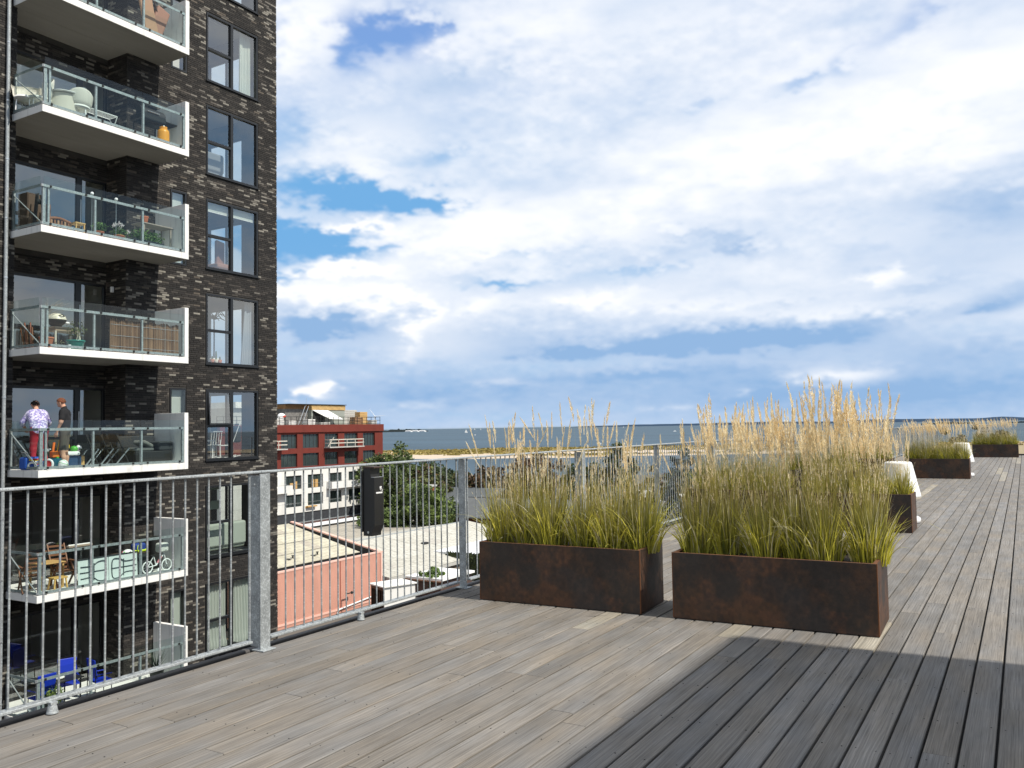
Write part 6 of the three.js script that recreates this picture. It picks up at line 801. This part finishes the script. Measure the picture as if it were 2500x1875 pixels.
// ---------------------------------------------------------------- behind the corner windows
{
  const IX = -22.75;
  // third window from the top: hanging plant, terracotta pot, brown chair, pendant, blind
  { const y = 6.7; const h = place('hanging_plant', 'trailing green plant inside the window with the roller blind', 'hanging plant', [IX + 0.1, y, -18.55]); leafBall(h, 'leaves', [0, 1.7, 0], 0.25, 160, 0.06, GREENS, 31); leafBall(h, 'leaves', [0, 1.1, 0.02], 0.2, 160, 0.06, GREENS, 32); leafBall(h, 'leaves', [0, 0.6, 0], 0.2, 100, 0.06, GREENS, 33); mb().lathe([[0, 0], [0.13, 0], [0.19, 0.28], [0.17, 0.28], [0, 0.26]], null, 20).build('pot', M.terracotta, h);
    const c = place('brown_armchair', 'brown high backed chair inside the window with the roller blind', 'armchair', [IX - 0.25, y, -19.5]); mb().rbox(-0.3, 0.3, 0.30, 0.46, -0.3, 0.3, 0.05).build('seat', M.tan, c); mb().add(new RoundedBoxGeometry(0.14, 0.86, 0.52, 4, 0.06), [-0.05, 0.84, -0.08], [0, 0.4, 0]).build('backrest', M.tan, c); for (const [a, b] of [[-0.25, -0.25], [0.25, -0.25], [-0.25, 0.25], [0.25, 0.25]]) mb().rod([a, 0, b], [a, 0.3, b], 0.02).build('leg', M.darkWood, c);
    const b = place('roller_blind', 'white roller blind drawn a little way down inside the third corner window', 'roller blind', [FX - 0.16, y + 1.85, -19.03]); mb().box(-0.004, 0.004, 0, 0.34, -1.0, 1.0).build('blind_cloth', M.curtain, b); mb().rod([0, 0, -1.0], [0, 0, 1.0], 0.012).build('bottom_bar', M.plasticWhite, b);
    const l = place('pendant_lamp', 'small brown pendant lamp hanging inside the third corner window', 'pendant lamp', [IX - 0.4, y, -20.1]); mb().rod([0, 1.45, 0], [0, 2.74, 0], 0.005).build('cord', M.black, l); mb().lathe([[0, 1.45], [0.03, 1.44], [0.07, 1.32], [0.085, 1.22], [0.06, 1.20], [0, 1.22]], null, 16).build('pendant_shade', M.tan, l); }
  { const y = 3.7; const p = place('palm_plant', 'tall indoor palm standing inside the fourth corner window', 'palm', [IX - 0.3, y, -19.35]); mb().tube([[0, 0.3, 0], [0.03, 1.0, 0.02], [0, 1.6, 0]], 0.022, 18, 7).build('stem', M.darkWood, p); { const m = mb(), R = rng(6); for (let i = 0; i < 22; i++) { const a = R() * 6.28, d = 0.12 + 0.26 * R(), u = 0.28 * (R() - 0.3); m.tube([[0, 1.6, 0], [Math.cos(a) * d * 0.6, 1.68 + u, Math.sin(a) * d * 0.6], [Math.cos(a) * d, 1.6 + u * 0.7, Math.sin(a) * d]], 0.014, 8, 4); } m.build('fronds', std([0.03, 0.06, 0.02], 0.7), p); } mb().lathe([[0, 0], [0.13, 0], [0.16, 0.3], [0, 0.3]], null, 18).build('pot', M.plasticWhite, p);
    const q = place('window_pots', 'row of three small clay pots on the sill of the fourth corner window', 'flower pots', [FX - 0.2, y, -18.55]); for (let i = 0; i < 3; i++) { mb().lathe([[0, 0.02], [0.05, 0.02], [0.07, 0.16], [0, 0.15]], [0, 0, -0.15 * i + 0.15], 14).build('pot', i === 1 ? M.wicker : M.terracotta, q); mb().rod([0, 0.15, -0.15 * i + 0.15], [0, 0.26 + 0.16 * (i === 1), -0.15 * i + 0.15], 0.028, 0.02).build('cactus', std([0.09, 0.12, 0.05], 0.8), q); }
    const c = place('curtain', 'grey blue curtain bunched at the right of the fourth corner window', 'curtain', [FX - 0.28, y, -19.85]); const m = mb(); for (let i = 0; i < 9; i++) m.rod([0.03 * Math.sin(i * 2.1), 0.02, 0.2 - i * 0.055], [0.03 * Math.cos(i), 2.6, 0.02 - i * 0.03], 0.035, 0.03, 6); m.build('fabric', std([0.30, 0.34, 0.40], 0.95), c); }
  { const y = 12.7; const c = place('curtain', 'white curtain hanging at the right of the topmost whole corner window', 'curtain', [FX - 0.3, y, -19.7]); const m = mb(); for (let i = 0; i < 9; i++) m.rod([0.03 * Math.sin(i * 2.1), 0.02, 0.1 - i * 0.055], [0.03 * Math.cos(i), 2.6, 0.1 - i * 0.055], 0.035, 0.032, 6); m.build('fabric', M.curtain, c); const r = place('white_cabinet', 'low white cabinet inside the topmost whole corner window', 'cabinet', [IX - 0.2, y, -19.45]); mb().rbox(-0.25, 0.25, 0, 0.42, -0.5, 0.4, 0.01).build('carcass', M.plasticWhite, r); mb().rbox(0.251, 0.262, 0.04, 0.38, -0.46, -0.06, 0.003).build('cabinet_door', M.white, r); mb().rbox(0.251, 0.262, 0.04, 0.38, -0.04, 0.36, 0.003).build('cabinet_door', M.white, r); }
  { const y = 9.7; const s = place('grey_sofa', 'grey sofa back seen through the second corner window', 'sofa', [IX + 0.15, y, -18.6]); mb().rbox(-0.4, 0.3, 0.1, 0.45, -0.5, 0.55, 0.06).build('seat', std([0.22, 0.23, 0.24], 0.95), s); mb().rbox(0.1, 0.36, 0.3, 0.92, -0.5, 0.55, 0.08).build('backrest', std([0.25, 0.26, 0.27], 0.95), s); }
  { const y = 0.7; const t = place('white_kitchen_table', 'small white table inside the open corner window', 'table', [IX + 0.1, y, -18.4]); mb().rbox(-0.35, 0.35, 0.56, 0.6, -0.36, 0.36, 0.01).build('table_top', M.plasticWhite, t); for (const [a, b] of [[-0.3, -0.3], [0.3, -0.3], [-0.3, 0.3], [0.3, 0.3]]) mb().rbox(a - 0.02, a + 0.02, 0, 0.56, b - 0.02, b + 0.02, 0.004).build('leg', M.plasticWhite, t);
    const c = place('white_chair', 'white spindle chair right of the small white table, behind the open window', 'chair', [IX + 0.1, y, -18.95], 0.3); mb().rbox(-0.2, 0.2, 0.42, 0.45, -0.2, 0.2, 0.01).build('seat', M.plasticWhite, c); for (let i = 0; i < 5; i++) mb().rod([-0.18 + 0.09 * i, 0.45, -0.19], [-0.18 + 0.09 * i, 0.86, -0.26], 0.01).build('spindle', M.plasticWhite, c); mb().rod([-0.2, 0.87, -0.26], [0.2, 0.87, -0.26], 0.018).build('back_rail', M.plasticWhite, c); for (const [a, b] of [[-0.17, -0.17], [0.17, -0.17], [-0.17, 0.17], [0.17, 0.17]]) mb().rod([a, 0, b], [a, 0.42, b], 0.014).build('leg', M.plasticWhite, c);
    const r = place('rocking_chair', 'white rocking chair with a dark jacket over it, right of the white chair', 'rocking chair', [IX + 0.1, y, -19.45], -0.4); for (const s of [-0.22, 0.22]) { mb().tube([[s, 0.06, 0.4], [s, 0.0, 0.05], [s, 0.08, -0.45]], 0.014, 14, 6).build('rocker', M.plasticWhite, r); mb().rod([s, 0.03, 0.2], [s, 0.6, 0.22], 0.014).rod([s, 0.03, -0.2], [s, 0.42, -0.2], 0.014).build('leg', M.plasticWhite, r); mb().bar([s, 0.40, -0.16], [s, 1.12, -0.42], 0.03, 0.02).build('back_stile', M.plasticWhite, r); } mb().rbox(-0.23, 0.23, 0.4, 0.43, -0.2, 0.24, 0.01).build('seat', M.plasticWhite, r); mb().rbox(-0.2, 0.2, 0.5, 1.05, -0.5, -0.26, 0.08, null, 3).build('jacket', M.fabricDark, r); mb().bar([-0.22, 1.1, -0.41], [0.22, 1.1, -0.41], 0.05, 0.02).build('back_rail', M.plasticWhite, r); }
  { const y = -2.3; const s = place('pale_sofa', 'pale green sofa inside the corner window below railing height', 'sofa', [IX + 0.2, y, -19]); mb().rbox(-0.4, 0.3, 0.1, 0.55, -0.95, 0.9, 0.06).build('seat', std([0.42, 0.48, 0.42], 0.95), s); mb().rbox(0.1, 0.38, 0.2, 0.95, -0.95, 0.9, 0.08).build('backrest', std([0.50, 0.56, 0.50], 0.95), s); const h = place('white_shelf', 'white wall shelves inside the corner window below railing height', 'shelf', [IX - 0.6, y, -18.9]); for (const q of [1.3, 1.95]) mb().rbox(-0.15, 0.15, q, q + 0.28, -0.8, 0.9, 0.01).build('shelf_box', std([0.60, 0.68, 0.60], 0.8), h); mb().rbox(-0.12, 0.14, 1.60, 1.72, -0.3, 0.3, 0.01).build('wooden_tray', M.pine, h); }
  { const y = -5.3; for (const [z0, n, l] of [[-18.07, 9, 'pale green curtain in the left pane of the lowest corner window'], [-19.08, 9, 'pale green curtain in the right pane of the lowest corner window']]) { const c = place('curtain', l, 'curtain', [FX - 0.2, y, z0], 0, 'curtains of the lowest corner window'), g = new THREE.PlaneGeometry(0.86, 2.1, 80, 20), p = g.attributes.position; for (let i = 0; i < p.count; i++) { const u = p.getX(i) / 0.86, v = p.getY(i); p.setZ(i, 0.03 * Math.sin(u * 46 + Math.sin(v * 2 + z0) * 1.4) * (0.6 + 0.5 * fbm(u * 6, v * 2, 2)) + (v < -0.8 ? 0.05 * fbm(u * 9, 3, 2) : 0)); if (v < -1.0) p.setY(i, v + 0.16 * fbm(u * 5 + z0, 2, 2)); } g.computeVertexNormals(); const o = meshOf('fabric', metreUV(g), M.curtain, c); o.rotation.y = Math.PI / 2; o.position.set(0, 1.1, -0.45); } }
}

// ---------------------------------------------------------------- people
function surfaceNets(lo, hi, cell, f, colorAt) {
  const n = [0, 1, 2].map((k) => Math.ceil((hi[k] - lo[k]) / cell) + 2), [nx, ny, nz] = n, F = new Float32Array(nx * ny * nz), at = (i, j, k) => i + nx * (j + ny * k);
  for (let k = 0; k < nz; k++) for (let j = 0; j < ny; j++) for (let i = 0; i < nx; i++) F[at(i, j, k)] = f(lo[0] + i * cell, lo[1] + j * cell, lo[2] + k * cell);
  const id = new Int32Array(nx * ny * nz).fill(-1), v = [], c = [], idx = [];
  for (let k = 0; k < nz - 1; k++) for (let j = 0; j < ny - 1; j++) for (let i = 0; i < nx - 1; i++) {
    let m = 0, sx = 0, sy = 0, sz = 0; const q = []; for (let e = 0; e < 8; e++) q.push(F[at(i + (e & 1), j + ((e >> 1) & 1), k + (e >> 2))]);
    for (const [a, b] of [[0, 1], [2, 3], [4, 5], [6, 7], [0, 2], [1, 3], [4, 6], [5, 7], [0, 4], [1, 5], [2, 6], [3, 7]]) if ((q[a] < 0) !== (q[b] < 0)) { const t = q[a] / (q[a] - q[b]); sx += lerp(a & 1, b & 1, t); sy += lerp((a >> 1) & 1, (b >> 1) & 1, t); sz += lerp(a >> 2, b >> 2, t); m++; }
    if (m) { const p = [lo[0] + (i + sx / m) * cell, lo[1] + (j + sy / m) * cell, lo[2] + (k + sz / m) * cell]; id[at(i, j, k)] = v.length / 3; v.push(...p); c.push(...colorAt(...p)); }
  }
  const quad = (a, b, d, e, flip) => (flip ? idx.push(a, e, d, a, d, b) : idx.push(a, b, d, a, d, e));
  for (let k = 1; k < nz - 1; k++) for (let j = 1; j < ny - 1; j++) for (let i = 1; i < nx - 1; i++) {
    const s = F[at(i, j, k)] < 0;
    if (s !== F[at(i + 1, j, k)] < 0) quad(id[at(i, j - 1, k - 1)], id[at(i, j, k - 1)], id[at(i, j, k)], id[at(i, j - 1, k)], !s);
    if (s !== F[at(i, j + 1, k)] < 0) quad(id[at(i - 1, j, k - 1)], id[at(i - 1, j, k)], id[at(i, j, k)], id[at(i, j, k - 1)], !s);
    if (s !== F[at(i, j, k + 1)] < 0) quad(id[at(i - 1, j - 1, k)], id[at(i, j - 1, k)], id[at(i, j, k)], id[at(i - 1, j, k)], !s);
  }
  const g = new THREE.BufferGeometry(); g.setAttribute('position', new THREE.Float32BufferAttribute(v, 3)); g.setAttribute('color', new THREE.Float32BufferAttribute(c, 3)); g.setIndex(idx); g.computeVertexNormals(); return g;
}
// bones: [a, b, ra, rb, colour, squash across z (depth)]
function bodyGeometry(bones, cell, smooth, paint) {
  const d = (p, [a, b, ra, rb]) => { const ab = [b[0] - a[0], b[1] - a[1], b[2] - a[2]], ap = [p[0] - a[0], p[1] - a[1], p[2] - a[2]], t = clamp((ab[0] * ap[0] + ab[1] * ap[1] + ab[2] * ap[2]) / Math.max(1e-9, ab[0] ** 2 + ab[1] ** 2 + ab[2] ** 2)); return Math.hypot(ap[0] - ab[0] * t, ap[1] - ab[1] * t, ap[2] - ab[2] * t) - lerp(ra, rb, t); };
  const lo = [9, 9, 9], hi = [-9, -9, -9]; for (const [a, b, ra, rb] of bones) for (let k = 0; k < 3; k++) { lo[k] = Math.min(lo[k], a[k] - ra, b[k] - rb); hi[k] = Math.max(hi[k], a[k] + ra, b[k] + rb); }
  return surfaceNets(lo.map((x) => x - 2 * cell), hi.map((x) => x + 2 * cell), cell, (x, y, z) => { let s = 0; const p = [x, y, z]; for (const b of bones) { const q = d(p, b); if (q < 0.25) s += Math.exp(-q / smooth); } return s > 0 ? -smooth * Math.log(s) : 0.25; }, (x, y, z) => { let best = 9, col = [0.5, 0.5, 0.5]; for (const b of bones) { const q = d([x, y, z], b); if (q < best) { best = q; col = b[4]; } } return paint ? paint(col, x, y, z) : col; });
}
const SKIN = [0.56, 0.31, 0.21];
function hand(w, dir, side, curl = 0.5) {                 // five fingers on a palm; dir: along the hand, side: towards the thumb
  const D = new THREE.Vector3(...dir).normalize(), S = new THREE.Vector3(...side).normalize(), N = D.clone().cross(S), P = (u, s, n) => [w[0] + D.x * u + S.x * s + N.x * n, w[1] + D.y * u + S.y * s + N.y * n, w[2] + D.z * u + S.z * s + N.z * n], b = [];
  for (let i = 0; i < 4; i++) b.push([P(0.01, 0.012 - i * 0.008, 0), P(0.085, 0.03 - i * 0.02, 0), 0.016, 0.013, SKIN]);
  [0.070, 0.080, 0.073, 0.056].forEach((l, i) => { const s = 0.032 - i * 0.021, a = P(0.085, s, 0), m = P(0.085 + l * 0.5, s, 0.010 * curl), e = P(0.085 + l * 0.88, s, 0.045 * curl); b.push([a, m, 0.0095, 0.0085, SKIN], [m, e, 0.0085, 0.0072, SKIN]); });
  b.push([P(0.02, 0.02, 0), P(0.055, 0.05, 0.012 * curl), 0.013, 0.010, SKIN], [P(0.055, 0.05, 0.012 * curl), P(0.088, 0.058, 0.025 * curl), 0.010, 0.008, SKIN]);
  return bodyGeometry(b, 0.004, 0.003);
}
function headGeometry(c, f, u, r, tilt) {                 // c: centre, f forward, u up, r right
  const P = (a, b, d) => [0, 1, 2].map((k) => c[k] + r[k] * a + u[k] * b + f[k] * d), E = [0.03, 0.025, 0.02], LIP = [0.40, 0.15, 0.12], b = [
    [P(0, 0.03, -0.02), P(0, 0.025, 0.015), 0.088, 0.082, SKIN], [P(0, -0.05, 0.035), P(0, -0.075, 0.055), 0.055, 0.036, SKIN], [P(0, -0.02, 0.03), P(0, -0.04, 0.02), 0.066, 0.060, SKIN],
    [P(0, 0.012, 0.092), P(0, -0.028, 0.112), 0.009, 0.015, SKIN], [P(-0.085, 0.012, 0), P(-0.090, -0.022, 0.004), 0.014, 0.010, SKIN], [P(0.085, 0.012, 0), P(0.090, -0.022, 0.004), 0.014, 0.010, SKIN],
    [P(-0.032, 0.012, 0.080), P(-0.032, 0.012, 0.084), 0.010, 0.010, E], [P(0.032, 0.012, 0.080), P(0.032, 0.012, 0.084), 0.010, 0.010, E], [P(-0.02, -0.056, 0.084), P(0.02, -0.056, 0.084), 0.007, 0.007, LIP]];
  return bodyGeometry(b, 0.006, 0.007);
}
function hairMesh(parent, c, f, u, r, col, seed, long = 0) {
  const P = (a, b, d) => [0, 1, 2].map((k) => c[k] + r[k] * a + u[k] * b + f[k] * d), R = rng(seed), b = [];
  for (let i = 0; i < 170; i++) { const th = R() * 6.283, ph = Math.acos(1 - R() * (1.62 + long * 0.6)), x = Math.sin(ph) * Math.cos(th), z = Math.sin(ph) * Math.sin(th), y = Math.cos(ph); if ((z > 0.30 && y < 0.62) || (z > -0.25 && y < -0.05)) continue; b.push([P(x * 0.083, 0.03 + y * 0.086, z * 0.085 - 0.005), P(x * 0.094, 0.028 + y * 0.104 - 0.012, z * 0.098 - 0.008), 0.017, 0.009, col.map((q) => q * (0.7 + 0.6 * R()))]); }
  meshOf('hair', metreUV(bodyGeometry(b, 0.006, 0.006)), M.matt, parent);
}
function finish(t, parts) { const g = mergeGeometries(parts.map((p) => { const q = p.toNonIndexed(); for (const k of Object.keys(q.attributes)) if (!['position', 'normal', 'color'].includes(k)) q.deleteAttribute(k); return q; })); meshOf('body', metreUV(g), M.matt, t); }
// local axes: x to the person's right... z forward, y up
{
  const t = place('person', 'person in a black polo shirt and grey brown shorts looking down on the balcony', 'person', [-20.98, FL(0), -12.93], -0.86), BL = [0.010, 0.010, 0.012], SH = [0.085, 0.075, 0.060], SK = SKIN;
  const b = [];
  for (const s of [-1, 1]) {
    b.push([[s * 0.095, 0.90, 0], [s * 0.10, 0.52, 0.015], 0.092, 0.078, SH], [[s * 0.10, 0.54, 0.015], [s * 0.10, 0.44, 0.015], 0.062, 0.056, SK], [[s * 0.10, 0.44, 0.015], [s * 0.105, 0.28, -0.015], 0.054, 0.054, SK], [[s * 0.105, 0.28, -0.015], [s * 0.105, 0.08, -0.02], 0.054, 0.036, SK], [[s * 0.105, 0.035, -0.04], [s * 0.115, 0.03, 0.15], 0.034, 0.030, [0.06, 0.04, 0.03]]);
    b.push([[s * 0.17, 1.44, 0.01], [s * 0.235, 1.26, 0.0], 0.066, 0.058, BL], [[s * 0.235, 1.27, 0.0], [s * 0.25, 1.17, 0.01], 0.044, 0.040, SK], [[s * 0.25, 1.17, 0.01], [s * 0.22, 0.93, 0.11], 0.040, 0.028, SK]);
  }
  b.push([[-0.07, 0.95, 0], [0.07, 0.95, 0], 0.115, 0.115, SH], [[0, 1.02, 0.005], [0, 1.22, 0.0], 0.128, 0.140, BL], [[-0.09, 1.10, 0.01], [-0.10, 1.36, 0], 0.095, 0.112, BL], [[0.09, 1.10, 0.01], [0.10, 1.36, 0], 0.095, 0.112, BL], [[-0.10, 1.42, 0], [0.10, 1.42, 0], 0.085, 0.085, BL], [[0, 1.46, 0], [0, 1.53, 0.02], 0.062, 0.060, BL], [[0, 1.52, 0.02], [0, 1.60, 0.05], 0.054, 0.054, SK]);
  const a = 0.62, f = [0, -Math.sin(a), Math.cos(a)], u = [0, Math.cos(a), Math.sin(a)], r = [1, 0, 0], c = [0, 1.66, 0.085];
  finish(t, [bodyGeometry(b, 0.012, 0.016), headGeometry(c, f, u, r), hand([-0.22, 0.93, 0.11], [0.1, -1, 0.3], [0.3, 0.1, 1]), hand([0.22, 0.93, 0.11], [-0.1, -1, 0.3], [-0.3, 0.1, 1])]); hairMesh(t, c, f, u, r, [0.15, 0.052, 0.022], 3);
  mb().box(0.02, 0.05, 0.96, 0.985, -0.118, -0.112).build('shorts_label', M.plasticWhite, t);
}
{
  const t = place('person', 'person in a purple patterned shirt and red trousers bending forward, seen from behind', 'person', [-21.25, FL(0), -12.42], -1.85), RD = [0.36, 0.018, 0.035], PU = [0.30, 0.27, 0.50], SK = SKIN, b = [], L = 0.72, S = (y, z) => [y, z];
  const sp = (h, q = 0) => [0.94 + h * Math.cos(L) + q * Math.sin(L) * 0, 0.0 + h * Math.sin(L) - q];
  for (const s of [-1, 1]) {
    b.push([[s * 0.10, 0.92, -0.03], [s * 0.12, 0.50, 0.02], 0.105, 0.075, RD], [[s * 0.12, 0.50, 0.02], [s * 0.12, 0.10, -0.03], 0.073, 0.056, RD], [[s * 0.12, 0.035, -0.05], [s * 0.13, 0.03, 0.15], 0.036, 0.030, [0.03, 0.03, 0.03]]);
    b.push([[s * 0.19, 1.38, 0.20], [s * 0.30, 1.18, 0.26], 0.070, 0.062, PU], [[s * 0.30, 1.18, 0.26], [s * 0.30, 1.12, 0.29], 0.052, 0.048, PU], [[s * 0.30, 1.12, 0.29], [s * 0.17, 1.00, 0.48], 0.042, 0.028, SK]);
  }
  b.push([[-0.08, 0.96, -0.03], [0.08, 0.96, -0.03], 0.125, 0.125, RD], [[0, 1.02, 0.0], [0, 1.20, 0.08], 0.140, 0.150, PU], [[-0.10, 1.08, 0.03], [-0.12, 1.34, 0.14], 0.105, 0.12, PU], [[0.10, 1.08, 0.03], [0.12, 1.34, 0.14], 0.105, 0.12, PU], [[-0.12, 1.41, 0.19], [0.12, 1.41, 0.19], 0.09, 0.09, PU], [[-0.07, 0.98, -0.06], [0.07, 0.98, -0.06], 0.112, 0.112, PU], [[0, 1.46, 0.22], [0, 1.54, 0.29], 0.058, 0.055, SK]);
  const a = 0.85, f = [0, -Math.sin(a), Math.cos(a)], u = [0, Math.cos(a), Math.sin(a)], r = [1, 0, 0], c = [0, 1.61, 0.345];
  finish(t, [bodyGeometry(b, 0.012, 0.018, (col, x, y, z) => (col === PU ? (vnoise(x * 38 + 9, y * 38 + z * 26, 0) > 0.58 ? [0.62, 0.60, 0.74] : vnoise(x * 60 + 70, y * 60 + z * 31) > 0.6 ? [0.20, 0.16, 0.42] : col) : col)), headGeometry(c, f, u, r), hand([-0.17, 1.00, 0.48], [0.3, -0.4, 0.8], [1, 0, -0.2]), hand([0.17, 1.00, 0.48], [-0.3, -0.4, 0.8], [-1, 0, -0.2])]); hairMesh(t, c, f, u, r, [0.022, 0.014, 0.010], 5, 0.25);
}
{
  const t = place('person', 'person in a white top standing inside the open corner window', 'person', [-22.55, FL(0), -18.25], 0.4), WH = [0.62, 0.62, 0.60], DK = [0.05, 0.05, 0.07], SK = SKIN, b = [];
  for (const s of [-1, 1]) b.push([[s * 0.09, 0.86, 0], [s * 0.10, 0.46, 0], 0.088, 0.062, DK], [[s * 0.10, 0.46, 0], [s * 0.10, 0.08, -0.02], 0.058, 0.042, DK], [[s * 0.10, 0.03, -0.03], [s * 0.11, 0.03, 0.13], 0.03, 0.026, DK], [[s * 0.15, 1.32, 0.02], [s * 0.21, 1.10, 0.05], 0.052, 0.044, WH], [[s * 0.21, 1.10, 0.05], [s * 0.18, 0.88, 0.16], 0.036, 0.026, SK]);
  b.push([[-0.06, 0.90, 0], [0.06, 0.90, 0], 0.105, 0.105, DK], [[0, 0.98, 0], [0, 1.14, 0], 0.11, 0.12, WH], [[-0.07, 1.1, 0.01], [-0.08, 1.28, 0.01], 0.085, 0.092, WH], [[0.07, 1.1, 0.01], [0.08, 1.28, 0.01], 0.085, 0.092, WH], [[0, 1.36, 0.01], [0, 1.46, 0.03], 0.045, 0.044, SK]);
  const a = 0.4, f = [0, -Math.sin(a), Math.cos(a)], u = [0, Math.cos(a), Math.sin(a)], r = [1, 0, 0], c = [0, 1.53, 0.05];
  finish(t, [bodyGeometry(b, 0.013, 0.016), headGeometry(c, f, u, r), hand([-0.18, 0.88, 0.16], [0, -1, 0.5], [1, 0, 0.3]), hand([0.18, 0.88, 0.16], [0, -1, 0.5], [-1, 0, 0.3])]); hairMesh(t, c, f, u, r, [0.03, 0.02, 0.015], 7, 0.3);
}

renderer.render(scene, camera);
